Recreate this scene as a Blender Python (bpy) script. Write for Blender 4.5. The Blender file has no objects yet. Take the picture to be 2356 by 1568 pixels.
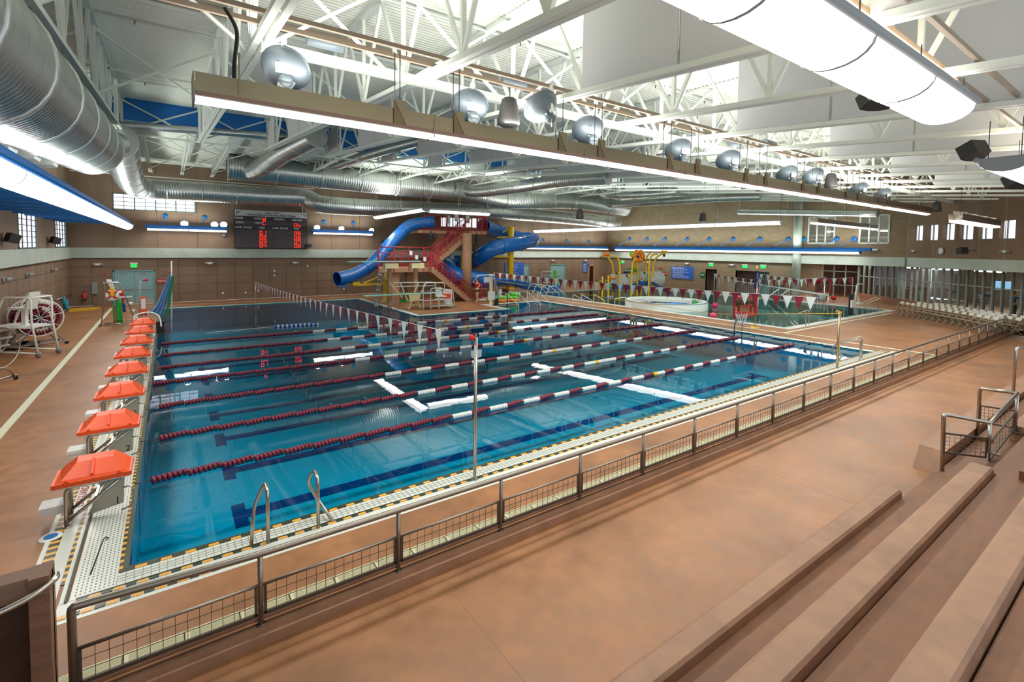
import bpy, math, random
from mathutils import Vector, Matrix
random.seed(7)
C = bpy.context.scene.collection
PI = math.pi
# ---------------------------------------------------------------- camera
CAM = Vector((0.5321, -7.5393, 4.0378))
_yaw, _pit, _rol, FL, SY = 0.9551, 0.0492, 0.0128, 1115.8, -158.3
FW = Vector((math.cos(_yaw)*math.cos(_pit), math.sin(_yaw)*math.cos(_pit), -math.sin(_pit)))
_r = Vector((math.sin(_yaw), -math.cos(_yaw), 0)); _u = _r.cross(FW)
RT = _r*math.cos(_rol) + _u*math.sin(_rol)
UP = -_r*math.sin(_rol) + _u*math.cos(_rol)
cd = bpy.data.cameras.new('camera'); cam = bpy.data.objects.new('camera', cd); C.objects.link(cam)
cam.matrix_world = Matrix(((RT.x, UP.x, -FW.x, CAM.x), (RT.y, UP.y, -FW.y, CAM.y), (RT.z, UP.z, -FW.z, CAM.z), (0, 0, 0, 1)))
cd.sensor_fit = 'HORIZONTAL'; cd.sensor_width = 36.0; cd.lens = FL/2356*36; cd.shift_y = SY/2356
cd.clip_start = 0.05; cd.clip_end = 300
bpy.context.scene.camera = cam
# ---------------------------------------------------------------- world, exposure
sc = bpy.context.scene
sc.view_settings.view_transform = 'Standard'; sc.view_settings.look = 'None'
sc.view_settings.exposure = 0.0; sc.view_settings.gamma = 1.0; sc.view_settings.use_curve_mapping = False
w = bpy.data.worlds.new('world'); sc.world = w; w.use_nodes = True
w.node_tree.nodes['Background'].inputs[0].default_value = (0.86, 0.93, 1.0, 1)
w.node_tree.nodes['Background'].inputs[1].default_value = 1.2
sc.cycles.max_bounces = 8; sc.cycles.diffuse_bounces = 4; sc.cycles.glossy_bounces = 4
sc.cycles.transmission_bounces = 6; sc.cycles.transparent_max_bounces = 12
sc.cycles.caustics_reflective = False; sc.cycles.caustics_refractive = False
sc.cycles.use_denoising = True; sc.cycles.sample_clamp_indirect = 4.0

def area(name, loc, direction, sx, sy, power, col=(1, 0.97, 0.92), spread=180):
    l = bpy.data.lights.new(name, 'AREA'); l.shape = 'RECTANGLE'; l.size = sx; l.size_y = sy
    l.energy = power; l.color = col; l.spread = math.radians(spread)
    o = bpy.data.objects.new(name, l); C.objects.link(o); o.location = loc
    o.rotation_euler = Vector(direction).to_track_quat('-Z', 'Y').to_euler()
    if abs(direction[2]) > 0.99:
        o.rotation_euler = (0, 0, 0) if direction[2] < 0 else (PI, 0, 0)
    return o

# ---------------------------------------------------------------- helpers: where a photo point lies on a plane of the room
def _ray(px, py): return FW + RT*((px-1178)/FL) - UP*((py-784-SY)/FL)
def atz(px, py, z=0.0): d = _ray(px, py); return CAM + d*((z-CAM.z)/d.z)
def aty(px, py, y): d = _ray(px, py); return CAM + d*((y-CAM.y)/d.y)
def atx(px, py, x): d = _ray(px, py); return CAM + d*((x-CAM.x)/d.x)
def atp(px, py, p, n):
    d = _ray(px, py); n = Vector(n); return CAM + d*((Vector(p)-CAM).dot(n)/d.dot(n))

# ---------------------------------------------------------------- materials
def lin(c):
    def f(v): v /= 255.0; return v/12.92 if v <= 0.04045 else ((v+0.055)/1.055)**2.4
    return (f(c[0]), f(c[1]), f(c[2]), 1)
MATS = {}
def mat(name, col, rough=0.5, metal=0.0, noise=0.0, nscale=3.0, emit=0.0, alpha=1.0, bump=0.0, spec=0.5, streak=None, trans=0.0, ecol=None):
    if name in MATS: return MATS[name]
    m = bpy.data.materials.new(name); m.use_nodes = True; MATS[name] = m
    nt = m.node_tree; b = nt.nodes['Principled BSDF']
    b.inputs['Base Color'].default_value = lin(col); b.inputs['Roughness'].default_value = rough
    b.inputs['Metallic'].default_value = metal; b.inputs['Specular IOR Level'].default_value = spec
    if emit:
        b.inputs['Emission Color'].default_value = lin(ecol or col); b.inputs['Emission Strength'].default_value = emit
    if alpha < 1: b.inputs['Alpha'].default_value = alpha
    if trans: b.inputs['Transmission Weight'].default_value = trans
    if noise or bump:
        tc = nt.nodes.new('ShaderNodeTexCoord'); mp = nt.nodes.new('ShaderNodeMapping')
        nt.links.new(tc.outputs['Object'], mp.inputs[0])
        if streak: mp.inputs['Scale'].default_value = streak
        n = nt.nodes.new('ShaderNodeTexNoise'); n.inputs['Scale'].default_value = nscale
        n.inputs['Detail'].default_value = 6; n.inputs['Roughness'].default_value = 0.6
        nt.links.new(mp.outputs[0], n.inputs['Vector'])
        if noise:
            r = nt.nodes.new('ShaderNodeValToRGB')
            a = lin(tuple(max(0, v*(1-noise)) for v in col)); c2 = lin(tuple(min(255, v*(1+noise*0.8)) for v in col))
            r.color_ramp.elements[0].color = a; r.color_ramp.elements[1].color = c2
            r.color_ramp.elements[0].position = 0.3; r.color_ramp.elements[1].position = 0.7
            nt.links.new(n.outputs[0], r.inputs[0]); nt.links.new(r.outputs[0], b.inputs['Base Color'])
        if bump:
            bp = nt.nodes.new('ShaderNodeBump'); bp.inputs['Strength'].default_value = bump; bp.inputs['Distance'].default_value = 0.02
            nt.links.new(n.outputs[0], bp.inputs['Height']); nt.links.new(bp.outputs[0], b.inputs['Normal'])
    return m

deckm = mat('deck_concrete', (156, 108, 71), 0.55, noise=0.15, nscale=0.55, bump=0.05)
def refine_deck(m, rough0, rough1):      # mottled trowelled concrete with finer second noise
    nt = m.node_tree; b = nt.nodes['Principled BSDF']
    tc = nt.nodes.new('ShaderNodeTexCoord'); n = nt.nodes.new('ShaderNodeTexNoise'); n.inputs['Scale'].default_value = 4.0; n.inputs['Detail'].default_value = 8
    nt.links.new(tc.outputs['Object'], n.inputs['Vector'])
    old = b.inputs['Base Color'].links[0].from_socket
    mx = nt.nodes.new('ShaderNodeMix'); mx.data_type = 'RGBA'; mx.blend_type = 'MULTIPLY'; mx.inputs[0].default_value = 0.55
    r = nt.nodes.new('ShaderNodeValToRGB'); r.color_ramp.elements[0].color = (0.72, 0.70, 0.68, 1); r.color_ramp.elements[1].color = (1.12, 1.1, 1.08, 1)
    r.color_ramp.elements[0].position = 0.32; r.color_ramp.elements[1].position = 0.68
    nt.links.new(n.outputs[0], r.inputs[0]); nt.links.new(old, mx.inputs['A']); nt.links.new(r.outputs[0], mx.inputs['B'])
    nt.links.new(mx.outputs['Result'], b.inputs['Base Color'])
    mr = nt.nodes.new('ShaderNodeMapRange'); mr.inputs['To Min'].default_value = rough0; mr.inputs['To Max'].default_value = rough1
    nt.links.new(n.outputs[0], mr.inputs['Value']); nt.links.new(mr.outputs[0], b.inputs['Roughness'])
refine_deck(deckm, 0.28, 0.6)
seatm = mat('bleacher_concrete', (160, 122, 97), 0.6, noise=0.08, nscale=0.9, bump=0.05); refine_deck(seatm, 0.45, 0.7)
treadm = mat('tread_concrete', (128, 88, 62), 0.6, noise=0.12, nscale=1.2, bump=0.05, streak=(.5, 3, 1)); refine_deck(treadm, 0.45, 0.7)
panelm = mat('wall_panel_brown', (132, 109, 90), 0.75, noise=0.10, nscale=0.8, streak=(1, 1, 0.35))
jointm = mat('panel_joint', (172, 148, 118), 0.8)
palem = mat('beam_concrete', (176, 188, 178), 0.7, noise=0.05, nscale=1.2)
whitep = mat('white_steel_paint', (228, 234, 226), 0.45)
deckroof = mat('roof_deck_white', (232, 236, 224), 0.5)
bafflem = mat('acoustic_baffle', (206, 208, 210), 0.8)
bluep = mat('blue_paint', (20, 104, 176), 0.4)
bluefas = mat('fascia_blue', (10, 120, 204), 0.5)
steel = mat('stainless_steel', (186, 180, 172), 0.28, 1.0)
steeld = mat('brushed_steel_dull', (150, 142, 132), 0.38, 0.9)
wirem = mat('wire_grey', (92, 84, 76), 0.5, 0.6)
blackm = mat('black_plastic', (24, 24, 26), 0.5)
greym = mat('grey_paint', (142, 148, 152), 0.5)
doorm = mat('door_teal', (130, 170, 174), 0.45)
tilew = mat('tile_white', (222, 226, 218), 0.3)
tiley = mat('tile_yellow', (232, 172, 70), 0.3)
tileg = mat('tile_dark_green', (52, 62, 44), 0.3)
tilegrey = mat('tile_band_grey', (186, 194, 190), 0.35)
linem = mat('deck_line_paint', (214, 216, 190), 0.6)
orangem = mat('orange_plastic', (236, 84, 30), 0.42)
maroonm = mat('maroon_plastic', (120, 24, 52), 0.35)
maroonc = mat('maroon_cloth', (132, 26, 50), 0.75)
whitec = mat('white_cloth', (224, 232, 230), 0.75)
whitepl = mat('white_plastic', (228, 230, 226), 0.4)
yellowm = mat('yellow_paint', (244, 196, 24), 0.35)
redm = mat('red_paint', (164, 34, 44), 0.45)
redb = mat('red_bright', (206, 30, 40), 0.5)
bluesl = mat('slide_blue', (14, 98, 180), 0.22)
towerm = mat('tower_concrete', (168, 126, 98), 0.65, noise=0.08, nscale=1.5)
mintm = mat('board_mint', (150, 216, 206), 0.45)
creamm = mat('stand_cream', (232, 220, 172), 0.45)
greenm = mat('green_plastic', (30, 160, 60), 0.45)
skinm = mat('skin', (214, 160, 132), 0.6)
hairm = mat('hair_dark', (34, 24, 22), 0.7)
signblue = mat('sign_blue', (44, 96, 186), 0.5)
signred = mat('sign_red', (176, 36, 44), 0.5)
textw = mat('lettering_white', (236, 238, 238), 0.6)
textr = mat('lettering_red', (170, 62, 54), 0.6)
textk = mat('lettering_black', (24, 24, 24), 0.6)
lampm = mat('lamp_diffuser', (255, 252, 246), 0.4, emit=4.0)
lampw = mat('lamp_glow', (255, 250, 240), 0.4, emit=7.0)
winm = mat('daylight_glazing', (226, 230, 240), 0.3, emit=1.35)
ledm = mat('red_led', (255, 44, 20), 0.5, emit=1.4)
exitm = mat('exit_green', (40, 230, 110), 0.5, emit=0.9)
ductm = mat('galvanised_duct', (190, 194, 192), 0.34, 0.90, noise=0.06, nscale=2.0)
yrope = mat('yellow_rope', (242, 190, 30), 0.6)
cabm = mat('cable_dark', (48, 50, 52), 0.5)
grille = mat('drain_grate', (222, 216, 178), 0.5)
cmum = bpy.data.materials.new('block_wall'); cmum.use_nodes = True
nt = cmum.node_tree; b = nt.nodes['Principled BSDF']; b.inputs['Roughness'].default_value = 0.85
tc = nt.nodes.new('ShaderNodeTexCoord'); mp = nt.nodes.new('ShaderNodeMapping'); mp.inputs['Rotation'].default_value = (PI/2, 0, PI/2)
br = nt.nodes.new('ShaderNodeTexBrick'); br.inputs['Color1'].default_value = lin((142, 124, 98)); br.inputs['Color2'].default_value = lin((130, 113, 90))
br.inputs['Mortar'].default_value = lin((118, 103, 84)); br.inputs['Scale'].default_value = 1.0; br.inputs['Mortar Size'].default_value = 0.008
br.inputs['Brick Width'].default_value = 0.4; br.inputs['Row Height'].default_value = 0.2
sx = nt.nodes.new('ShaderNodeSeparateXYZ'); cx = nt.nodes.new('ShaderNodeCombineXYZ')
nt.links.new(tc.outputs['Object'], sx.inputs[0]); nt.links.new(sx.outputs[1], cx.inputs[0]); nt.links.new(sx.outputs[2], cx.inputs[1])
nt.links.new(cx.outputs[0], br.inputs['Vector']); nt.links.new(br.outputs['Color'], b.inputs['Base Color'])
# duct ribs: fine relief along the run of the duct comes from the geometry; here only a soft bump
def glass(name, tint, op=0.18):
    m = bpy.data.materials.new(name); m.use_nodes = True; nt = m.node_tree; nt.nodes.clear()
    o = nt.nodes.new('ShaderNodeOutputMaterial'); t = nt.nodes.new('ShaderNodeBsdfTransparent'); t.inputs[0].default_value = tint
    g = nt.nodes.new('ShaderNodeBsdfGlossy'); g.inputs['Roughness'].default_value = 0.02
    f = nt.nodes.new('ShaderNodeFresnel'); f.inputs[0].default_value = 1.45; mx = nt.nodes.new('ShaderNodeMixShader')
    nt.links.new(f.outputs[0], mx.inputs[0]); nt.links.new(t.outputs[0], mx.inputs[1]); nt.links.new(g.outputs[0], mx.inputs[2]); nt.links.new(mx.outputs[0], o.inputs[0])
    return m
glassm = glass('window_glass', (0.82, 0.86, 0.84, 1))
def water(name, tint):
    m = bpy.data.materials.new(name); m.use_nodes = True; nt = m.node_tree; nt.nodes.clear()
    o = nt.nodes.new('ShaderNodeOutputMaterial'); t = nt.nodes.new('ShaderNodeBsdfTransparent'); t.inputs[0].default_value = tint
    g = nt.nodes.new('ShaderNodeBsdfGlossy'); g.inputs['Roughness'].default_value = 0.015
    f = nt.nodes.new('ShaderNodeFresnel'); f.inputs[0].default_value = 1.40; mx = nt.nodes.new('ShaderNodeMixShader')
    tc = nt.nodes.new('ShaderNodeTexCoord'); n = nt.nodes.new('ShaderNodeTexNoise'); n.inputs['Scale'].default_value = 3.0; n.inputs['Detail'].default_value = 1
    bp = nt.nodes.new('ShaderNodeBump'); bp.inputs['Strength'].default_value = 0.05; bp.inputs['Distance'].default_value = 0.01
    nt.links.new(tc.outputs['Object'], n.inputs['Vector']); nt.links.new(n.outputs[0], bp.inputs['Height'])
    nt.links.new(bp.outputs[0], g.inputs['Normal']); nt.links.new(bp.outputs[0], f.inputs['Normal'])
    nt.links.new(f.outputs[0], mx.inputs[0]); nt.links.new(t.outputs[0], mx.inputs[1]); nt.links.new(g.outputs[0], mx.inputs[2]); nt.links.new(mx.outputs[0], o.inputs[0])
    return m
waterm = water('pool_water', (0.12, 0.90, 0.98, 1)); waterl = water('leisure_water', (0.66, 0.92, 0.92, 1))
basinm = mat('basin_paint', (14, 188, 222), 0.5); lanebl = mat('lane_mark_blue', (14, 60, 128), 0.5)

# ---------------------------------------------------------------- mesh builder
class MB:
    def __init__(s): s.v = []; s.f = []; s.sm = []; s.mi = []; s.cur = 0
    def q(s, pts, smooth=False):
        n = len(s.v); s.v += [tuple(p) for p in pts]; s.f.append(tuple(range(n, n+len(pts)))); s.sm.append(smooth); s.mi.append(s.cur); return s
    def box(s, a, b):
        x0, y0, z0 = a; x1, y1, z1 = b; n = len(s.v)
        if x0 > x1: x0, x1 = x1, x0
        if y0 > y1: y0, y1 = y1, y0
        if z0 > z1: z0, z1 = z1, z0
        s.v += [(x0, y0, z0), (x1, y0, z0), (x1, y1, z0), (x0, y1, z0), (x0, y0, z1), (x1, y0, z1), (x1, y1, z1), (x0, y1, z1)]
        for f in ((0, 3, 2, 1), (4, 5, 6, 7), (0, 1, 5, 4), (1, 2, 6, 5), (2, 3, 7, 6), (3, 0, 4, 7)):
            s.f.append(tuple(n+i for i in f)); s.sm.append(False); s.mi.append(s.cur)
        return s
    def bar(s, p, q, wd, ht, up=(0, 0, 1)):          # rectangular bar from p to q
        p = Vector(p); q = Vector(q); d = (q-p).normalized(); u = Vector(up)
        if abs(d.dot(u)) > 0.98: u = Vector((1, 0, 0))
        sd = d.cross(u).normalized(); u2 = sd.cross(d).normalized(); n = len(s.v)
        for c in (p, q):
            for a, b_ in ((-1, -1), (1, -1), (1, 1), (-1, 1)): s.v.append(tuple(c + sd*(a*wd/2) + u2*(b_*ht/2)))
        for f in ((0, 1, 2, 3), (7, 6, 5, 4), (0, 4, 5, 1), (1, 5, 6, 2), (2, 6, 7, 3), (3, 7, 4, 0)):
            s.f.append(tuple(n+i for i in f)); s.sm.append(False); s.mi.append(s.cur)
        return s
    def tube(s, path, r, n=8, cap=True, closed=False):
        path = [Vector(p) for p in path]; rs = r if isinstance(r, (list, tuple)) else [r]*len(path)
        base = len(s.v); L = len(path); pu = None
        for i, p in enumerate(path):
            if closed: d = path[(i+1) % L]-path[i-1]
            else: d = path[min(i+1, L-1)]-path[max(i-1, 0)]
            if d.length < 1e-9: d = Vector((0, 0, 1))
            d.normalize()
            if pu is None:
                u = Vector((0, 0, 1)) if abs(d.z) < 0.9 else Vector((1, 0, 0))
            else: u = pu
            u = (u - d*u.dot(d)).normalized(); pu = u; sd = d.cross(u)
            for k in range(n):
                a = 2*PI*k/n; s.v.append(tuple(p + (u*math.cos(a) + sd*math.sin(a))*rs[i]))
        for i in range(L if closed else L-1):
            j = (i+1) % L
            for k in range(n):
                k2 = (k+1) % n
                s.f.append((base+i*n+k, base+i*n+k2, base+j*n+k2, base+j*n+k)); s.sm.append(True); s.mi.append(s.cur)
        if cap and not closed:
            s.f.append(tuple(base+k for k in range(n))[::-1]); s.sm.append(False); s.mi.append(s.cur)
            s.f.append(tuple(base+(L-1)*n+k for k in range(n))); s.sm.append(False); s.mi.append(s.cur)
        return s
    def cyl(s, c, r, h, n=16, r2=None):
        c = Vector(c); return s.tube([c, c+Vector((0, 0, h))], [r, r if r2 is None else r2], n)
    def prism(s, poly, z0, z1):                       # polygon in XY extruded in Z
        n = len(s.v); k = len(poly); s.v += [(x, y, z0) for x, y in poly] + [(x, y, z1) for x, y in poly]
        s.f.append(tuple(n+i for i in range(k))[::-1]); s.f.append(tuple(n+k+i for i in range(k)))
        for i in range(k): j = (i+1) % k; s.f.append((n+i, n+j, n+k+j, n+k+i))
        s.sm += [False]*(k+2); s.mi += [s.cur]*(k+2); return s
    def ext(s, poly, vec):                            # 3-D polygon extruded by a vector
        n = len(s.v); k = len(poly); vec = Vector(vec); s.v += [tuple(Vector(p)) for p in poly] + [tuple(Vector(p)+vec) for p in poly]
        s.f.append(tuple(n+i for i in range(k))[::-1]); s.f.append(tuple(n+k+i for i in range(k)))
        for i in range(k): j = (i+1) % k; s.f.append((n+i, n+j, n+k+j, n+k+i))
        s.sm += [False]*(k+2); s.mi += [s.cur]*(k+2); return s
    def sph(s, c, r, n=12, m=8, sc_=(1, 1, 1)):
        c = Vector(c); base = len(s.v)
        for i in range(m+1):
            t = PI*i/m
            for k in range(n):
                a = 2*PI*k/n; s.v.append((c.x+r*sc_[0]*math.sin(t)*math.cos(a), c.y+r*sc_[1]*math.sin(t)*math.sin(a), c.z+r*sc_[2]*math.cos(t)))
        for i in range(m):
            for k in range(n):
                k2 = (k+1) % n; s.f.append((base+i*n+k, base+(i+1)*n+k, base+(i+1)*n+k2, base+i*n+k2)); s.sm.append(True); s.mi.append(s.cur)
        return s
    def lathe(s, prof, c=(0, 0, 0), axis=(0, 0, 1), n=16, cap=False):
        ax = Vector(axis).normalized(); c = Vector(c); u = Vector((0, 0, 1)) if abs(ax.z) < 0.9 else Vector((1, 0, 0))
        u = (u-ax*u.dot(ax)).normalized(); v = ax.cross(u); base = len(s.v)
        for r, h in prof:
            for k in range(n): a = 2*PI*k/n; s.v.append(tuple(c+ax*h+(u*math.cos(a)+v*math.sin(a))*r))
        for i in range(len(prof)-1):
            for k in range(n):
                k2 = (k+1) % n; s.f.append((base+i*n+k, base+i*n+k2, base+(i+1)*n+k2, base+(i+1)*n+k)); s.sm.append(True); s.mi.append(s.cur)
        return s
    def build(s, name, m, parent=None, **kw):
        me = bpy.data.meshes.new(name); off = Vector((0, 0, 0))
        if parent is not None and kw.pop('world', True): off = wloc(parent)
        if off.length > 0: vs = [(x-off.x, y-off.y, z-off.z) for x, y, z in s.v]
        else: vs = s.v
        me.from_pydata(vs, [], s.f); me.polygons.foreach_set('use_smooth', s.sm)
        ms = m if isinstance(m, (list, tuple)) else [m]
        for x in ms: me.materials.append(x)
        if len(ms) > 1: me.polygons.foreach_set('material_index', s.mi)
        me.update()
        o = bpy.data.objects.new(name, me); C.objects.link(o)
        if parent is not None: o.parent = parent
        for k, v in kw.items(): o[k] = v
        return o
def wloc(o):
    l = Vector(o.location); p = o.parent
    while p is not None: l += Vector(p.location); p = p.parent
    return l
def thing(name, label, cat, loc=(0, 0, 0), rz=0.0, group=None):
    o = bpy.data.objects.new(name, None); C.objects.link(o); o.location = loc; o.rotation_euler = (0, 0, rz)
    o.empty_display_size = 0.2; o['label'] = label; o['category'] = cat
    if group: o['group'] = group
    return o
def tag(o, label, cat, group=None):
    o['label'] = label; o['category'] = cat
    if group: o['group'] = group
    return o
def struct(o): o['kind'] = 'structure'; return o
def dup(root, loc, rz=None, label=None, group=None, scale=None):
    def rec(a, par):
        c = a.copy(); C.objects.link(c)
        if par is not None: c.parent = par
        for ch in kids.get(a.name, ()): rec(ch, c)
        return c
    kids = {}
    def coll(a):
        kids[a.name] = list(a.children)
        for ch in a.children: coll(ch)
    coll(root)
    r = rec(root, None); r.location = loc
    if rz is not None: r.rotation_euler = (0, 0, rz)
    if scale is not None: r.scale = scale
    if label: r['label'] = label
    if group: r['group'] = group
    return r
def text(name, s, size, m, loc, rot, parent=None, ext=0.002, align='CENTER', sx=1.0, font_off=0.0):
    c = bpy.data.curves.new(name, 'FONT'); c.body = s; c.size = size; c.extrude = ext; c.align_x = align; c.align_y = 'CENTER'; c.resolution_u = 2
    if font_off: c.offset = font_off
    t = bpy.data.objects.new(name, c); C.objects.link(t)
    bpy.context.view_layer.update()
    me = bpy.data.meshes.new_from_object(t); bpy.data.objects.remove(t)
    me.materials.clear(); me.materials.append(m)
    o = bpy.data.objects.new(name, me); C.objects.link(o)
    L = Vector(loc)
    if parent is not None: L = L-wloc(parent); o.parent = parent
    o.location = L; o.rotation_euler = rot; o.scale = (sx, 1, 1); return o
def bez(pts, n=8):                                    # Catmull-Rom through points
    P = [Vector(p) for p in pts]; out = []
    for i in range(len(P)-1):
        p0 = P[max(i-1, 0)]; p1 = P[i]; p2 = P[i+1]; p3 = P[min(i+2, len(P)-1)]
        for k in range(n):
            t = k/n; out.append(0.5*((2*p1)+(p2-p0)*t+(2*p0-5*p1+4*p2-p3)*t*t+(3*p1-p0-3*p2+p3)*t**3))
    out.append(P[-1]); return out
def round_poly(pts, r=0.06, n=4):                     # polyline with rounded corners (bent pipe)
    P = [Vector(p) for p in pts]; out = [P[0]]
    for i in range(1, len(P)-1):
        a = (P[i-1]-P[i]); b_ = (P[i+1]-P[i]); rr = min(r, a.length*0.45, b_.length*0.45); a = P[i]+a.normalized()*rr; b_ = P[i]+b_.normalized()*rr
        for k in range(n+1):
            t = k/n; out.append(a*(1-t)**2 + P[i]*2*t*(1-t) + b_*t*t)
    out.append(P[-1]); return out
# ================================================================ SETTING
# pool outline on the deck
xs = [-4.6, 0, 12.3, 19.05, 23.8, 27.2, 41.9, 43.5, 56]
ys = [-1.92, 0, 5.0, 18.7, 21.5, 27.0, 29.5, 33.4]
def in_pool(x, y):
    if 0 < x < 23.8 and 0 < y < 18.7: return 1
    if 0 < x < 12.3 and 18.7 < y < 29.5: return 1
    if 19.05 < x < 23.8 and 18.7 < y < 21.5: return 1
    if 27.2 < x < 41.9 and 5 < y < 27: return 2
    return 0
m = MB()
for i in range(len(xs)-1):
    for j in range(len(ys)-1):
        if not in_pool((xs[i]+xs[i+1])/2, (ys[j]+ys[j+1])/2):
            m.q([(xs[i], ys[j], 0), (xs[i+1], ys[j], 0), (xs[i+1], ys[j+1], 0), (xs[i], ys[j+1], 0)])
m.q([(38.5, -14, 0), (60, -14, 0), (60, -1.92, 0), (37.5, -1.92, 0)])
struct(m.build('floor', deckm))
# basins
def basin(name, rects, depth, ring, mt):
    b_ = MB()
    for (x0, y0, x1, y1) in rects: b_.q([(x0, y0, -depth), (x1, y0, -depth), (x1, y1, -depth), (x0, y1, -depth)])
    for k in range(len(ring)):
        (xa, ya), (xb, yb) = ring[k], ring[(k+1) % len(ring)]
        b_.q([(xa, ya, 0), (xb, yb, 0), (xb, yb, -depth), (xa, ya, -depth)])
    return b_.build(name, mt)
ring1 = [(0, 0), (23.8, 0), (23.8, 21.5), (19.05, 21.5), (19.05, 18.7), (12.3, 18.7), (12.3, 29.5), (0, 29.5)]
bs = struct(basin('trim_1', [(0, 0, 23.8, 18.7), (0, 18.7, 12.3, 29.5), (19.05, 18.7, 23.8, 21.5)], 1.5, ring1, basinm))
lm_ = MB()
for k in range(8):                                   # lane marks on the bottom, with their T ends
    y = 1.2+2.35*k
    lm_.q([(1.5, y-.18, -1.495), (22.0, y-.18, -1.495), (22.0, y+.18, -1.495), (1.5, y+.18, -1.495)])
    for x in (1.5, 21.8): lm_.q([(x, y-.5, -1.494), (x+.25, y-.5, -1.494), (x+.25, y+.5, -1.494), (x, y+.5, -1.494)])
    lm_.q([(0.003, y-.13, -.35), (0.003, y+.13, -.35), (0.003, y+.13, -1.3), (0.003, y-.13, -1.3)])
lm_.build('lane_marking', lanebl, bs)
bs2 = struct(basin('trim_2', [(27.2, 5, 41.9, 27)], 0.9, [(27.2, 5), (41.9, 5), (41.9, 27), (27.2, 27)], mat('leisure_basin', (176, 218, 214), 0.5)))
WZ = -0.035
wb = MB()
for (x0, y0, x1, y1) in [(0, 0, 23.8, 18.7), (0, 18.7, 12.3, 29.5), (19.05, 18.7, 23.8, 21.5)]: wb.q([(x0, y0, WZ), (x1, y0, WZ), (x1, y1, WZ), (x0, y1, WZ)])
wo = wb.build('pool_water', waterm); tag(wo, 'still teal water filling the L-shaped lap and diving pool', 'water'); wo['kind'] = 'stuff'
wb = MB().q([(27.2, 5, WZ), (41.9, 5, WZ), (41.9, 27, WZ), (27.2, 27, WZ)])
wo = wb.build('leisure_water', waterl); tag(wo, 'pale green-blue water of the leisure pool under the play structure', 'water'); wo['kind'] = 'stuff'
# ---- coping and gutter tiles
H = 0.006
FC = [0]
def flat(m_, x0, y0, x1, y1, z=H): FC[0] += 1; m_.box((x0, y0, -0.02-.0005*FC[0]), (x1, y1, z-.0004*(FC[0] % 9)))
cop = MB()
flat(cop, -0.10, 29.5, 12.75, 30.0); flat(cop, 12.3, 18.7, 12.75, 30.0); flat(cop, 12.3, 18.7, 19.05, 19.15)
flat(cop, 19.05, 21.5, 24.35, 21.95); flat(cop, 23.8, -0.8, 24.35, 21.95); flat(cop, 18.6, 18.7, 19.05, 21.95)
cop.box((26.75, 4.55, -.02), (42.3, 5.0, .02)); cop.box((26.75, 5.0, -.02), (27.2, 27.0, .02)); cop.box((41.9, 5.0, -.02), (42.3, 27.0, .02)); cop.box((26.75, 27.0, -.02), (42.3, 27.4, .02))
c1 = struct(cop.build('trim_3', tilew))
gl = MB()                                             # gutter lines
gl.box((24.28, -0.4, 0), (24.33, 21.9, .012)); gl.box((12.3, 19.1, 0), (19.0, 19.14, .012)); gl.box((12.70, 19.15, 0), (12.74, 29.9, .0125)); gl.box((0, 29.93, 0), (12.7, 29.97, .012))
gl.box((23.8, 0, -.01), (23.86, 21.5, .010)); gl.build('gutter_slot', mat('gutter_slot_green', (70, 84, 76), 0.6), c1)
# near side: strips running along the lanes
ns = MB()
flat(ns, -0.06, -0.36, 24.6, -0.1); flat(ns, -0.55, -0.77, 24.9, -0.39)
n1 = struct(ns.build('trim_4', tilew))
grid = MB()                                           # joints of the white gutter grating, small and closely set
for k in range(0, 300): x = -0.05+k*0.0825; grid.box((x, -0.345, H), (x+.006, -0.12, H+.003))
for y in (-.175, -.23, -.285): grid.box((-.05, y, H), (24.5, y+.006, H+.002))
g = grid.build('gutter_grating', mat('grating_joint', (150, 158, 150), 0.6), n1); g['kind'] = 'stuff'
dl = MB(); dl.box((-.4, -.39, 0), (24.6, -.37, .012)); dl.build('gutter_slot', tileg, n1)
ty = MB(); tg = MB()
def dash(x0, x1, ya, yb, step, ph=0):
    k = 0; x = x0
    while x < x1:
        (ty if (k+ph) % 2 else tg).box((x+.006, ya, 0), (x+step-.006, yb, H+.006)); x += step; k += 1
dash(-.02, 24.4, -.10, -.045, .13); dash(-.4, 24.6, -.45, -.40, .11); dash(-.55, 24.8, -.70, -.635, .11, 1)
for k in range(300): tg.box((k*.08, -.045, 0), (k*.08+.07, -.003, H+.004))
o = ty.build('yellow_border_tile', tiley, n1); o['kind'] = 'stuff'
o = tg.build('green_border_tile', tileg, n1); o['kind'] = 'stuff'
# block end
be = MB(); be.box((-0.90, 0.0, -.02), (-0.845, 19.4, H)); be.box((-0.735, -.4, -.02), (-0.585, 19.4, H)); be.box((-.545, -.4, -.021), (-.50, 19.4, H+.0004)); be.box((-.46, -.39, -.022), (-.03, 19.4, H+.0008))
b1 = struct(be.build('trim_5', tilew))
ty = MB(); tg = MB()
def dashy(xa, xb, y0, y1, step):
    k = 0; y = y0
    while y < y1: (ty if k % 2 else tg).box((xa, y+.003, 0), (xb, y+step-.003, H+.005)); y += step; k += 1
dashy(-.845, -.735, 0, 19.3, .075); dashy(-.585, -.545, 0, 19.3, .075); dashy(-.045, -.005, -.1, 19.3, .075)
o = ty.build('yellow_border_tile', tiley, b1); o['kind'] = 'stuff'
o = tg.build('green_border_tile', tileg, b1); o['kind'] = 'stuff'
dk = MB(); dk.box((-.50, -.4, 0), (-.475, 19.4, .02)); dk.box((-.004, -.05, -.05), (.05, 19.4, .012)); dk.build('gutter_slot', mat('gutter_dark', (74, 84, 66), 0.5), b1)
dt = MB()
for i in range(9):
    for j in range(330):
        x = -.42+i*.042; y = -.32+j*.06
        if y < 19: dt.box((x, y, H-.004), (x+.014, y+.022, H+.002))
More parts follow.
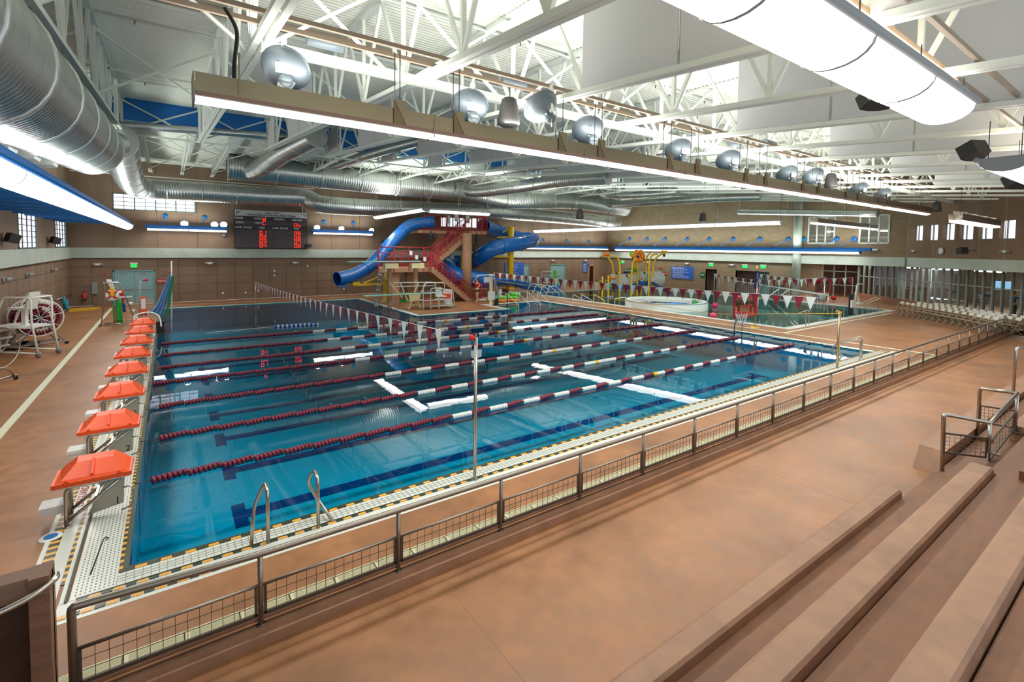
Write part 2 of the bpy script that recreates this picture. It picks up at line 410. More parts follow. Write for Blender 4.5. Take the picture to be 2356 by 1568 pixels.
o = dt.build('mosaic_dot', mat('mosaic_dot_green', (92, 100, 88), 0.5), b1); o['kind'] = 'stuff'
# painted lines on the deck
ln = MB(); ln.box((-2.52, -1.6, 0), (-2.36, 31.3, .003)); ln.box((25.38, -1.6, 0), (25.55, 21.5, .003)); ln.box((25.55, 4.13, 0), (40.2, 4.29, .003)); ln.box((26.2, 21.5, 0), (26.3, 31, .003)); ln.box((-2.52, 31.3, 0), (13, 31.4, .003))
struct(ln.build('trim_6', linem))
# deck joints
dj = MB()
for x in (1.9, 5.5, 9.1, 12.7, 16.3, 19.9, 23.5): dj.box((x, -1.62, -.001), (x+.008, -1.14, .0012))
for y in (3, 6.6, 10.2, 13.8, 17.4, 21): dj.box((-4.5, y, -.001), (-.9, y+.008, .0012))
for x in (3.3, 9.9, 19.8, 29.7): dj.box((x, -4.6, -.21), (x+.006, -2.1, -.1990))
struct(dj.build('trim_7', mat('deck_joint', (152, 108, 78), 0.8)))
# drain grate between deck and rail, in lift-out sections
gr = thing('trench_drain', 'long cream slotted drain grate along the foot of the railing', 'drain', (0, -1.7, 0))
for k in range(52):
    x0 = -.4+k*.5; s_ = MB(); s_.box((x0, -1.78, -.01), (x0+.495, -1.765, .008)); s_.box((x0, -1.635, -.01), (x0+.495, -1.62, .008))
    for q in range(7): y = -1.755+q*.017; s_.box((x0+.01, y, -.01), (x0+.485, y+.010, .007))
    s_.box((x0+.0, -1.77, -.01), (x0+.04, -1.63, .008)); s_.build('grate_section', grille, gr)
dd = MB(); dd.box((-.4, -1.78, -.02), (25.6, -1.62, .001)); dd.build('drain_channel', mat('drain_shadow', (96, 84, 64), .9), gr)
# ---- spectator side: curb, walkway, tiered benches
cu = MB(); cu.box((-1.5, -1.88, -.5), (42, -1.82, .03)); cu.box((-1.5, -1.97, -.5), (42, -1.88, -.04)); cu.box((-1.5, -2.02, -.5), (42, -1.97, -.09))
struct(cu.build('trim_8', seatm))
wk = MB(); FZ = -0.2
wk.box((-5, -5.05, -.6), (42, -2.02, FZ)); st = struct(wk.build('trim_9', deckm))
t1 = MB(); t1.box((-5, -5.95, -.6), (11.9, -4.92, .04)); t1.box((-5, -6.9, -.6), (11.9, -5.75, .34)); t1.box((-5, -8.6, -.6), (36, -6.66, .64))
t1.box((14.9, -5.95, -.6), (36, -4.92, .04)); t1.box((14.9, -6.9, -.6), (36, -5.75, .34))
for k in range(4): t1.box((11.9, -5.3-k*.36-.36, -.6), (14.9, -4.92-k*.36, -.02+.17*k))
struct(t1.build('trim_10', treadm))
def bench(x0, x1, y0, y1, z0, z1, label):
    b_ = MB(); r = .05
    prof = [(y0, z0), (y0+.03, z1-.03), (y0+.06, z1), (y1-r, z1), (y1-.01, z1-.02), (y1, z1-r), (y1, z0)]
    b_.ext([(x0, y, z) for y, z in prof], (x1-x0, 0, 0)); return tag(b_.build('concrete_bench', seatm), label, 'bench', None)
bench(-4.5, 10.25, -4.95, -4.64, -.2, .17, 'lowest long tan concrete spectator bench, ending short of the aisle')
bench(-4.5, 11.75, -5.76, -5.42, .04, .47, 'second long tan concrete bench row, meeting the aisle railing')
bench(-4.5, 33, -6.66, -6.32, .34, .80, 'third long tan concrete bench row at the lower right corner')
b_ = MB(); b_.ext([(12.55, -4.45, -.2), (12.9, -4.45, .17), (12.9, -4.86, .17), (12.55, -4.86, -.2)], (10.2, 0, 0)); tag(b_.build('concrete_bench', seatm), 'tan concrete bench block beyond the aisle railing, lowest row', 'bench')
bench(14.9, 33, -5.76, -5.42, .04, .47, 'tan concrete bench of the second row beyond the aisle railing')
b_ = MB(); b_.box((24.5, -4.86, -.2), (34, -4.5, .2)); tag(b_.build('concrete_bench', seatm), 'far tan concrete bench at the right edge of the picture', 'bench')

# ---- walls
WY = 33.4; WX = -4.6; ZB, ZT = 3.08, 3.74
def panel_wall(name, axis, a0, a1, fixed, out, ztop, up_w=2.35, lo_w=1.175, holes=()):
    """brown precast panels: rows of small ones below the pale beam, large ones above; each a piece with a recessed joint"""
    base = MB(); g_ = .012
    def bx(m_, u0, u1, z0, z1, d0, d1):
        if axis == 'x': m_.box((u0, fixed+d0, z0), (u1, fixed+d1, z1))
        else: m_.box((fixed+d0, u0, z0), (fixed+d1, u1, z1))
    bx(base, a0, a1, 0, ztop, out*.06, out*.25)
    w_ = struct(base.build(name, jointm)); o0 = 0.0
    def free(u0, u1, z0, z1): return not any(h[0] < u1-.02 and h[1] > u0+.02 and h[2] < z1-.02 and h[3] > z0+.02 for h in holes)
    def put(u0, u1, z0, z1):
        if free(u0, u1, z0, z1):
            p = MB(); bx(p, u0+g_, u1-g_, z0+g_*.7, z1-g_*.7, 0, out*.1); p.build('wall_panel', panelm, w_)
        else:                                         # cut the panel round an opening
            h = [h for h in holes if h[0] < u1-.02 and h[1] > u0+.02 and h[2] < z1-.02 and h[3] > z0+.02][0]
            p = MB(); ok = False
            for (c0, c1, e0, e1) in ((u0, min(u1, h[0]), z0, z1), (max(u0, h[1]), u1, z0, z1), (max(u0, h[0]), min(u1, h[1]), z0, h[2]), (max(u0, h[0]), min(u1, h[1]), h[3], z1)):
                if c1-c0 > .05 and e1-e0 > .05: bx(p, c0+g_*(c0 == u0), c1-g_*(c1 == u1), e0, e1-g_*(e1 == z1)*.7, 0, out*.1); ok = True
            if ok: p.build('wall_panel', panelm, w_)
    n = int(round((a1-a0)/up_w)); uw = (a1-a0)/n
    for i in range(n):
        u = a0+i*uw
        put(u, u+uw, ZT, 5.55); put(u, u+uw, 5.55, ztop)
        for j in range(5): put(u, u+uw/2, j*.616, j*.616+.616); put(u+uw/2, u+uw, j*.616, j*.616+.616)
    return w_
win_far = (-2.4, 2.1, 6.25, 7.3)
wfar = panel_wall('wall_back', 'x', WX-.1, 43.6, WY, 1, 9.45, holes=[win_far, (-2.5, -.25, 0, 2.25), (29.6, 31.7, 0, 2.3), (34.6, 36.8, 0, 2.3), (40.35, 41.35, 0, 2.25)])
# left wall openings are found from the photograph on the plane x = WX
lw = []
for (xa, ya, xb, yb) in [(40, 502, 86, 568), (126, 517, 152, 569)]:
    p = atx(xa, (ya+6), WX); q_ = atx(xb, yb, WX); lw.append((p.y, q_.y, ZT+.02, 5.3))
wleft = panel_wall('wall_left', 'y', -14, WY, WX, -1, 11.2, holes=lw)
# pale concrete beam round the room
bm = MB(); bm.box((WX, WY-.22, ZB), (43.3, WY+.05, ZT)); bm.box((WX-.05, -14, ZB), (WX+.22, WY-.2, ZT)); struct(bm.build('trim_11', palem))
bm = MB(); bm.box((43.25, 4.5, ZB), (43.6, WY, ZT)); struct(bm.build('trim_12', palem))
# right side: block wall, then the diagonal wall
BX = 43.5; PA = Vector((43.5, 4.5, 0)); PB = Vector((38.1, -2.1, 0)); DD = (PB-PA).normalized(); DN = Vector((DD.y, -DD.x, 0))
if DN.dot(CAM-PA) < 0: DN = -DN
PE = PA + DD*22
m = MB()
def bw(y0, y1, z0, z1): m.box((BX, y0, z0), (BX+.25, y1, z1))
# two inner windows of the upper wall
iw = []
for (xa, ya, xb, yb) in [(1862, 500, 1919, 559), (1980, 496, 2044, 559)]:
    p = atx(xa, ya, BX); q_ = atx(xb, yb, BX); iw.append((q_.y, p.y, min(q_.z, p.z), max(p.z, q_.z)))
doors_r = []
for (xa, xb) in [(1623, 1649), (1692, 1740), (1743, 1769)]:
    doors_r.append((atx(xb, 640, BX).y, atx(xa, 640, BX).y))
ysegs = sorted([WY, 4.5, 11.7]+[v for a in iw for v in a[:2]]+[v for a in doors_r for v in a])
for y0, y1 in zip(ysegs[:-1], ysegs[1:]):
    yc = (y0+y1)/2
    hit = [a for a in iw if a[0]-.01 < yc < a[1]+.01]
    if hit: bw(y0, y1, ZT, hit[0][2]); bw(y0, y1, hit[0][3], 10.4)
    else: bw(y0, y1, ZT, 10.4)
    if yc > 11.7:
        hd = [a for a in doors_r if a[0] < yc < a[1]]
        bw(y0, y1, 2.25 if hd else 0, ZB)
wr = struct(m.build('wall_right', cmum))
# door recesses with brown lined returns, one blue-grey door
for k, (y0, y1) in enumerate(doors_r):
    d_ = MB(); d_.box((BX+.9, y0-.1, 0), (BX+.95, y1+.1, 2.3)); d_.box((BX+.02, y1, 0), (BX+.9, y1+.05, 2.3)); d_.box((BX+.02, y0-.05, 0), (BX+.9, y0, 2.3)); d_.box((BX+.02, y0, 2.25), (BX+.9, y1, 2.3))
    struct(d_.build('door_%d' % (k+3), [doorm if k == 2 else mat('door_recess', (104, 80, 72), .7)]))
# diagonal upper wall with six small deep windows
def dpt(t, z, off=0): return PA + DD*t + DN*off + Vector((0, 0, z))
TW = []
for (xa, ya, xb, yb) in [(2102, 520, 2122, 553), (2134, 518, 2157, 553), (2171, 515, 2195, 551), (2209, 511, 2238, 551), (2252, 510, 2283, 549), (2301, 505, 2335, 548)]:
    a = atp(xa, ya, PA, DN); b_ = atp(xb, yb, PA, DN); TW.append(((a-PA).dot(DD), (b_-PA).dot(DD), b_.z, a.z))
zlo = sum(t[2] for t in TW)/6; zhi = sum(t[3] for t in TW)/6
m = MB(); jn = MB()
def dwall(m_, t0, t1, z0, z1, o0=-.3, o1=0): m_.ext([dpt(t0, z0, o0), dpt(t1, z0, o0), dpt(t1, z1, o0), dpt(t0, z1, o0)], DN*(o1-o0))
edges = [0.0]
for t in TW: edges += [t[0], t[1]]
edges.append(24.0)
wd_ = struct(MB().box((0, 0, 0), (0.01, 0.01, 0.01)).build('wall_diagonal', panelm)); wd_.data.clear_geometry()
dwall(m, 0, 24, ZT, zlo); dwall(m, 0, 24, zhi, 10.4)
for i in range(0, len(edges)-1, 2): dwall(m, edges[i], edges[i+1], zlo, zhi)
wd_.data = m.build('wall_diagonal_mesh', panelm).data; bpy.data.objects.remove(bpy.data.objects['wall_diagonal_mesh'])
for t in (0, 2.4, 4.1, 5.8, 7.4, 9.6, 12, 14.4, 17, 19.5): jn.ext([dpt(t, ZT, .004), dpt(t+.035, ZT, .004), dpt(t+.035, 10, .004), dpt(t, 10, .004)], DN*.008)
jn.build('panel_joint', jointm, wd_)
for i, t in enumerate(TW):
    f_ = MB(); e = .04
    f_.bar(dpt(t[0], zlo, -.22), dpt(t[0], zhi, -.22), .05, .05, DN); f_.bar(dpt(t[1], zlo, -.22), dpt(t[1], zhi, -.22), .05, .05, DN); f_.bar(dpt(t[0], zlo, -.22), dpt(t[1], zlo, -.22), .05, .05, DN); f_.bar(dpt(t[0], zhi, -.22), dpt(t[1], zhi, -.22), .05, .05, DN)
    f_.bar(dpt(t[0]*.72+t[1]*.28, zlo, -.22), dpt(t[0]*.72+t[1]*.28, zhi, -.22), .06, .05, DN)
    wo = struct(f_.build('window_%d' % (i+1), greym)); g = MB(); g.ext([dpt(t[0], zlo, -.27), dpt(t[1], zlo, -.27), dpt(t[1], zhi, -.27), dpt(t[0], zhi, -.27)], DN*.02); g.build('pane', winm, wo)
# pale beam over the glass, and the soffit behind it
m = MB(); dwall(m, 0, 24, ZB, ZT, -.25, .05)
m.ext([dpt(0, ZB, -.25), dpt(24, ZB, -.25), dpt(24, ZB, -.25)-DN*9, Vector((58, 13, ZB)), Vector((43.4, 12.2, ZB))], (0, 0, .2)); struct(m.build('trim_13', palem))
# white round columns
for k, (x, y, r, z1) in enumerate([(43.2, 11.75, .32, 10.2), (47.6, 5.9, .30, ZB)]):
    struct(MB().cyl((x, y, 0), r, z1, 20).build('column_%d' % (k+1), palem))
# glass curtain wall at the lobby, each mullion and pane a piece
GA = Vector((50.6, 10.0, 0)); GB = Vector((39.6, -2.6, 0)); GD = (GB-GA).normalized(); GN = Vector((GD.y, -GD.x, 0))
if GN.dot(CAM-GA) < 0: GN = -GN
gw = struct(MB().bar(GA+Vector((0, 0, .25)), GA+GD*28+Vector((0, 0, .25)), .25, .5).build('window_7', mat('low_wall_tan', (150, 108, 80), .8)))
mull = [atp(x, 650, GA, GN) for x in (1976, 1988, 2000, 2012, 2026, 2040, 2055, 2069, 2080, 2097, 2109, 2123, 2138, 2153, 2170, 2188, 2207, 2226, 2246, 2264, 2286, 2308, 2331, 2354)]
mull += [mull[-1]+GD*1.0*k for k in range(1, 14)]
for i, p in enumerate(mull):
    p = Vector((p.x, p.y, 0)); MB().bar(p+Vector((0, 0, .45)), p+Vector((0, 0, ZB)), .07, .16, GN).build('mullion', mat('mullion_alu', (150, 160, 152), .4), gw)
    if i < len(mull)-1:
        q_ = Vector((mull[i+1].x, mull[i+1].y, 0))
        MB().bar(p+Vector((0, 0, 2.0)), q_+Vector((0, 0, 2.0)), .06, .06).build('transom', MATS['mullion_alu'], gw)
        MB().q([p+Vector((0, 0, .5)), q_+Vector((0, 0, .5)), q_+Vector((0, 0, ZB)), p+Vector((0, 0, ZB))]).build('pane', glassm, gw)
# room behind the glass
m = MB(); m.ext([GA-GN*8+Vector((2, 2, 0)), GA-GN*8+GD*30, GA-GN*8+GD*30+Vector((0, 0, ZB)), GA-GN*8+Vector((2, 2, ZB))], GN*-.2)
struct(m.build('wall_fitness', mat('fitness_wall', (98, 80, 60), .8)))
m = MB(); m.q([GA+Vector((0, 0, .005)), GA+GD*30+Vector((0, 0, .005)), GA-GN*8+GD*30+Vector((0, 0, .005)), GA-GN*8+Vector((0, 0, .005))]); struct(m.build('floor_fitness', mat('fitness_floor', (120, 92, 70), .5)))
# lobby: tan wall with a lit transom and an aluminium framed glass door
LX = 50.8
lob = MB(); ya, yb = atx(1838, 640, LX).y, atx(1893, 640, LX).y; lob.box((LX, yb, 0), (LX+.2, ya+3, ZB)); struct(lob.build('wall_lobby', cmum))
lg = MB(); ye = atx(1974, 640, LX).y
for y in [yb+(ye-yb)*t for t in (0, .33, .66, 1)]: lg.box((LX-.05, y-.04, 0), (LX+.05, y+.04, ZB))
for z in (1.05, 2.3): lg.box((LX-.05, ye, z-.03), (LX+.05, yb, z+.03))
dw = struct(lg.build('door_6', MATS['mullion_alu'])); MB().q([(LX, ye, 0), (LX, yb, 0), (LX, yb, ZB), (LX, ye, ZB)]).build('pane', glassm, dw)
m = MB(); m.box((LX+4, ye-4, 0), (LX+4.2, ya+4, ZB)); struct(m.build('wall_corridor', mat('corridor_wall', (128, 84, 62), .8)))

# ---- roof
def zchord(y): return 8.86-0.08*(20-y)
def zroof(y): return 10.45-0.035*(20-y)
def corr(x0, x1, y0, y1, zf, pitch=.16, dep=.05):
    m_ = MB(); y = y0; prof = []
    while y < y1:
        prof += [(y, 0), (y+pitch*.32, 0), (y+pitch*.5, dep), (y+pitch*.82, dep)]; y += pitch
    for a, b_ in zip(prof[:-1], prof[1:]): m_.q([(x0, a[0], zf(a[0])+a[1]), (x1, a[0], zf(a[0])+a[1]), (x1, b_[0], zf(b_[0])+b_[1]), (x0, b_[0], zf(b_[0])+b_[1])])
    return m_
rf = struct(corr(WX-.2, 60, -14, 20.3, zroof).build('ceiling', deckroof))
rl = struct(corr(WX-.2, 60, 20.3, WY+.2, lambda y: 9.46, .3, .04).build('ceiling_low', deckroof))
fs = MB(); fs.box((WX-.1, 20.2, 9.5), (60, 20.32, 10.52)); fo = struct(fs.build('trim_14', bluefas))
fs = MB(); fs.box((WX-.1, 20.12, 9.38), (60, 20.34, 9.5)); fs.build('fascia_edge', mat('fascia_edge', (150, 196, 224), .4), fo)
# ---- windows of the back and left walls
def grid_window(name, axis, u0, u1, z0, z1, fixed, cols, rows, majors):
    d = .10
    def bx(m_, a0, a1, b0, b1, f0, f1):
        if axis == 'x': m_.box((a0, fixed+f0, b0), (a1, fixed+f1, b1))
        else: m_.box((fixed-f0, a0, b0), (fixed-f1, a1, b1))
    m_ = MB(); e = .05
    bx(m_, u0, u1, z0, z0+e, 0, d); bx(m_, u0, u1, z1-e, z1, 0, d); bx(m_, u0, u0+e, z0, z1, 0, d); bx(m_, u1-e, u1, z0, z1, 0, d)
    for k in range(1, majors): u = u0+(u1-u0)*k/majors; bx(m_, u-.035, u+.035, z0, z1, 0, d)
    w_ = struct(m_.build(name, mat('window_frame_green', (96, 122, 112), .5)))
    m_ = MB()
    for k in range(1, cols): u = u0+(u1-u0)*k/cols; bx(m_, u-.014, u+.014, z0, z1, .04, .08)
    for k in range(1, rows): z = z0+(z1-z0)*k/rows; bx(m_, u0, u1, z-.014, z+.014, .04, .08)
    m_.build('muntin', mat('muntin_dark', (84, 84, 92), .5), w_)
    cw = (u1-u0)/cols; rh = (z1-z0)/rows
    for i in range(cols):
        for j in range(rows):
            p = MB(); bx(p, u0+i*cw+.012, u0+(i+1)*cw-.012, z0+j*rh+.012, z0+(j+1)*rh-.012, .085, .1); p.build('pane', winm, w_)
grid_window('window_8', 'x', win_far[0], win_far[1], win_far[2], win_far[3], WY-.03, 8, 4, 4)
for i, h in enumerate(lw):
    grid_window('window_%d' % (9+i), 'y', h[0], h[1], h[2], h[3], WX+.03, 4, 6, 1)
for i, h in enumerate(iw):                           # inner windows of the block wall, looking into lit rooms
    f_ = MB()
    for y in [h[0]+(h[1]-h[0])*t for t in (0, .333, .667, 1)]: f_.box((BX-.04, y-.05, h[2]), (BX+.06, y+.05, h[3]))
    for z in (h[2], h[3]): f_.box((BX-.04, h[0], z-.05), (BX+.06, h[1], z+.05))
    w_ = struct(f_.build('window_%d' % (11+i), mat('frame_pale', (196, 206, 202), .5)))
    for k in range(3):
        y0 = h[0]+(h[1]-h[0])*k/3; y1 = h[0]+(h[1]-h[0])*(k+1)/3; MB().q([(BX+.03, y0, h[2]), (BX+.03, y1, h[2]), (BX+.03, y1, h[3]), (BX+.03, y0, h[3])]).build('pane', glassm, w_)
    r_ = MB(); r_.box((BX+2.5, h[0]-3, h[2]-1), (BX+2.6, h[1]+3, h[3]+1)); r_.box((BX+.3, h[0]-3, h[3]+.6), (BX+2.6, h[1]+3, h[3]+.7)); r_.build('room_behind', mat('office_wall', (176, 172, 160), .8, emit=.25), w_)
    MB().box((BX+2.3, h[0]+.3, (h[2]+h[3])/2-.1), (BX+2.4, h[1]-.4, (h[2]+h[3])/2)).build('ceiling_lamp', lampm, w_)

fc_ = GA-GN*4+GD*9; area('fitness_light', (fc_.x, fc_.y, 2.95), (0, 0, -1), 7, 7, 420)
for k in range(4):
    p = GA-GN*(2.2+.5*k)+GD*(2+k*3.2)+Vector((0, 0, 2.85)); tag(MB().bar(p, p+GD*2.2, .25, .08).build('strip_lamp', lampm), 'glowing strip lamp on the ceiling behind the glass, %s from the left' % ['first', 'second', 'third', 'fourth'][k], 'lamp')
m = MB(); m.q([Vector((LX-1.5, yb-.4, 2.75)), Vector((LX-1.5, yb+2.6, 2.75)), Vector((LX-1.5, yb+2.6, 2.65)), Vector((LX-1.5, yb-.4, 2.65))]); area('lobby_light', (LX-2.5, (ye+yb)/2, 2.9), (0, 0, -1), 3, 6, 160)
# ================================================================ ROOF STEEL, BAFFLES
chord_g = 'roof trusses of the main hall'
TX = [-1.05+2.88*k for k in range(16)]
def make_truss():
    t = thing('roof_truss', 'white steel roof truss nearest the left wall, double-angle bottom chord', 'truss', (0, 0, 0), 0, chord_g)
    # built local: x = 0
    Y0 = -13.5
    for s in (-1, 1): MB().bar((s*.075, Y0, zchord(Y0)), (s*.075, 20, zchord(20)), .10, .10).build('bottom_chord', whitep, t)
    MB().bar((0, Y0, zroof(Y0)-.06), (0, 20.1, zroof(20.1)-.06), .2, .1).build('top_chord', whitep, t)
    ys_ = [20, 17.4, 14.3, 12.2, 10.3, 7.7, 5.1, 2.5, -.1, -2.4, -4.8, -7.2, -9.6, -12]
    for i, y in enumerate(ys_):
        MB().bar((0, y, zchord(y)), (0, y, zroof(y)-.08), .08, .08, (1, 0, 0)).build('web_post', whitep, t)
        if i < len(ys_)-1:
            y2 = ys_[i+1]; ym = (y+y2)/2
            MB().bar((0, y, zchord(y)+.05), (0, ym, zroof(ym)-.1), .07, .07, (1, 0, 0)).build('web_diagonal', whitep, t)
            MB().bar((0, y2, zchord(y2)+.05), (0, ym, zroof(ym)-.1), .07, .07, (1, 0, 0)).build('web_diagonal', whitep, t)
    return t
tr0 = make_truss(); tr0.location = (TX[0], 0, 0)
ordn = ['second', 'third', 'fourth', 'fifth', 'sixth', 'seventh', 'eighth', 'ninth', 'tenth', 'eleventh', 'twelfth', 'thirteenth', 'fourteenth', 'fifteenth', 'sixteenth']
for k, x in enumerate(TX[1:]): dup(tr0, (x, 0, 0), label='white steel roof truss, %s in line from the left wall' % ordn[k])
t = dup(tr0, (TX[0]-2.88, 0, 0), label='white steel roof truss above the large duct, close to the left wall')
# cross bracing between trusses near the blue fascia, at mid run, plus struts along the building
def brace(x0, x1, y, lab):
    t = thing('cross_brace', lab, 'brace', (x0, y, zchord(y)), 0, 'crossed struts between the roof trusses')
    za, zb_ = zchord(y)+.08, zroof(y)-.15
    MB().bar((x0, y, za), (x1, y, zb_), .06, .06).build('strut', whitep, t); MB().bar((x0, y+.065, zb_), (x1, y+.065, za), .06, .06).build('strut', whitep, t)
for k in range(len(TX)-1):
    for y in (19.8, 10.3, 2.6):
        if k > 9 and y != 19.8: continue
        brace(TX[k], TX[k+1], y, 'crossed white struts between the %s and %s roof trusses, %s row' % ((['first']+ordn)[k], (['first']+ordn)[k+1], {19.8: 'far', 10.3: 'middle', 2.6: 'near'}[y]))
brace(TX[0]-2.88, TX[0], 19.8, 'crossed white struts over the huge left duct, by the blue fascia'); brace(TX[0]-2.88, TX[0], 10.3, 'crossed white struts over the huge left duct, halfway along')
for y, z, lab in [(20.0, zchord(20), 'long white edge strut joining the ends of the roof trusses'), (14.3, zroof(14.3)-.25, 'long white strut under the roof deck behind the lamp row'), (7.0, zroof(7)-.3, 'long white strut under the roof deck, middle of the hall')]:
    tag(MB().bar((-4.4, y, z), (43.4, y, z), .08, .08).build('roof_strut', whitep), lab, 'strut')
# baffles: grey-white acoustic boards in the plane of each truss
def baffle(x, ya, yb, zl, lab):
    m_ = MB(); m_.ext([(x-.10, ya, zchord(ya)+.06), (x-.10, yb, zchord(yb)+.06), (x-.10, yb, zroof(yb)-zl), (x-.10, ya, zroof(ya)-zl)], (.04, 0, 0))
    tag(m_.build('acoustic_baffle', bafflem), lab, 'baffle', 'white acoustic baffles in the roof')
for k, x in enumerate(TX):
    w_ = ordn[k-1] if k else 'first'
    baffle(x, 17.5, 19.3, .35, 'narrow pale baffle at the far end of the %s truss' % w_)
    baffle(x, 12.23, 14.3, .3, 'pale baffle, far half of the pair, on the %s truss' % w_)
    baffle(x, 10.3, 12.17, .3, 'pale baffle, near half of the pair, on the %s truss' % w_)
    if k % 2 == 1 and 3 <= k < 13:
        baffle(x, -2.37, -.1, .12, 'big grey-white baffle over the spectators, far piece, %s truss' % w_)
        baffle(x, -7.2, -2.43, .12, 'big grey-white baffle over the spectators, near piece, %s truss' % w_)
# low roof beyond the blue fascia: small trusses and bracing
LT = [-3.2, -.37, 1.35, 3.1] + [5.4+2.88*k for k in range(14)]
lt0 = thing('low_truss', 'slim white truss of the low roof', 'truss', (0, 0, 0), 0, 'slim trusses of the low roof')
for s in (-1, 1): MB().bar((s*.06, 20.3, 8.84), (s*.06, 33.3, 8.84), .08, .08).build('bottom_chord', whitep, lt0)
for i in range(7):
    y = 20.3+i*1.857; MB().bar((0, y, 8.86), (0, y+.93, 9.44), .05, .05, (1, 0, 0)).build('web_diagonal', whitep, lt0); MB().bar((0, y+1.857, 8.86), (0, y+.93, 9.44), .05, .05, (1, 0, 0)).build('web_diagonal', whitep, lt0)
lt0.location = (LT[0], 0, 0); lt0['label'] = 'slim white low-roof truss, seen beyond the blue fascia'
for k, x in enumerate(LT[1:]): dup(lt0, (x, 0, 0), label='slim white low-roof truss, %s from the left wall' % (ordn+['seventeenth', 'eighteenth', 'nineteenth'])[k])
for k, (a, b_) in enumerate(zip(LT[:-1], LT[1:])):
    for y in (24.0, 30.0):
        t = thing('cross_brace', 'thin crossed struts under the low roof, %s bay from the left, %s row' % ((['first']+ordn+['seventeenth', 'eighteenth'])[k], 'near' if y < 25 else 'far'), 'brace', (a, y, 8.84), 0, 'thin crossed struts under the low roof')
        MB().bar((a, y-2.5, 8.95), (b_, y+2.5, 9.35), .035, .035).build('strut', whitep, t); MB().bar((a, y+2.5, 8.99), (b_, y-2.5, 9.39), .035, .035).build('strut', whitep, t)
tag(MB().bar((-4.4, 33.0, 8.5), (10, 33.0, 8.5), .06, .06).build('roof_strut', whitep), 'white strut along the top of the back wall', 'strut')

# ---- lighting rows
def strut_pair(x0, x1, y, z, lab):
    t = thing('lamp_support', lab, 'support rail', (x0, y, z))
    for s in (0, .42): MB().bar((x0, y+s, z), (x1, y+s, z), .06, .07).build('channel', mat('channel_tan', (150, 134, 116), .5), t)
strut_pair(-1.5, 39, .45, 7.42, 'pair of tan channels that carry the long row lamp')
strut_pair(-1.5, 42, 6.2, zroof(6.2)-.3, 'pair of tan channels under the roof deck, middle of the hall')
strut_pair(2, 34, -5.5, zchord(-5.5)+.12, 'pair of channels carrying the big lamp over the spectators')
# long steel trough lamp: sections, each with two side plates, glowing underside and end plates
LYY, LZZ = 0.73, 6.14
tl = thing('trough_lamp', 'long brushed-steel trough lamp hung over the near pool edge, open to above', 'lamp', (0, LYY, LZZ))
sec = 3.68; X0_ = .575
X0_ = aty(446, 208, LYY).x
jx = [X0_] + [aty(px, py, LYY).x for px, py in [(985, 297), (1328, 353), (1560, 391), (1725, 419), (1851, 440), (1947, 457), (2020, 471), (2132, 491)]]
trough = mat('trough_steel', (156, 144, 120), .3, 1.0)
for a, b_ in zip(jx[:-1], jx[1:]):
    a2, b2 = a+.01, b_-.01
    s_ = MB(); s_.box((a2, LYY-.24, LZZ), (b2, LYY-.225, LZZ+.26)); s_.build('side_plate', trough, tl)
    s_ = MB(); s_.box((a2, LYY+.225, LZZ), (b2, LYY+.24, LZZ+.26)); s_.build('side_plate', trough, tl)
    s_ = MB(); s_.box((a2, LYY-.26, LZZ-.06), (b2, LYY-.20, LZZ)); s_.build('lower_rail', mat('trough_lip', (150, 120, 104), .5), tl)
    s_ = MB(); n = 6; pr = [(LYY-.21+.42*i/n, LZZ-.03-.09*math.sin(PI*i/n)) for i in range(n+1)]
    for p, q_ in zip(pr[:-1], pr[1:]): s_.q([(a2, p[0], p[1]), (b2, p[0], p[1]), (b2, q_[0], q_[1]), (a2, q_[0], q_[1])], True)
    s_.build('diffuser', lampw, tl)
    s_ = MB(); s_.box((a-.015, LYY-.27, LZZ-.13), (a+.005, LYY+.27, LZZ+.02)); s_.build('joint_band', steeld, tl)
    area('row_down', ((a+b_)/2, LYY, LZZ-.16), (0, 0, -1), b_-a, .42, 26*(b_-a)); area('row_up', ((a+b_)/2, LYY, LZZ+.5), (0, 0, 1), b_-a, .42, 14*(b_-a))
s_ = MB(); s_.box((jx[0]-.02, LYY-.24, LZZ-.02), (jx[0], LYY+.24, LZZ+.26)); s_.build('end_plate', trough, tl)
# uplight shields: triangular steel plates and the rods that hang them
for i, (a, b_) in enumerate(zip(jx[:-1], jx[1:])):
    for q_ in ([.82, 1.14] if i < 7 else [.7]):
        x = a+(b_-a)*q_
        if x > jx[-1]: continue
        s_ = MB(); s_.box((x-.11, LYY-.262, LZZ), (x+.11, LYY-.245, LZZ+.40)); s_.build('shield_plate', mat('shield_steel', (128, 112, 88), .4, .7), tl); s_ = MB(); s_.ext([(x-.11, LYY-.27, LZZ+.40), (x+.11, LYY-.27, LZZ), (x+.11, LYY-.27, LZZ+.40)], (0, .01, 0)); s_.build('shield_fold', trough, tl)
        for sy_ in (-.25, -.02): MB().bar((x, LYY+sy_, LZZ+.3), (x, LYY+sy_, 7.42), .012, .012).build('hanger_rod', cabm, tl)
c_ = aty(535, 200, LYY)
pth = bez([(c_.x, LYY-.2, LZZ+.12), (c_.x+.01, LYY-.2, LZZ+.5), (c_.x+.05, LYY-.15, LZZ+.95), (c_.x-.08, LYY, LZZ+1.3)], 6)
MB().tube(pth, .028, 8).build('flex_conduit', blackm, tl); MB().bar((c_.x+.06, LYY-.25, LZZ+.05), (c_.x+.06, LYY-.25, LZZ+.62), .05, .02).build('hanger_plate', trough, tl)
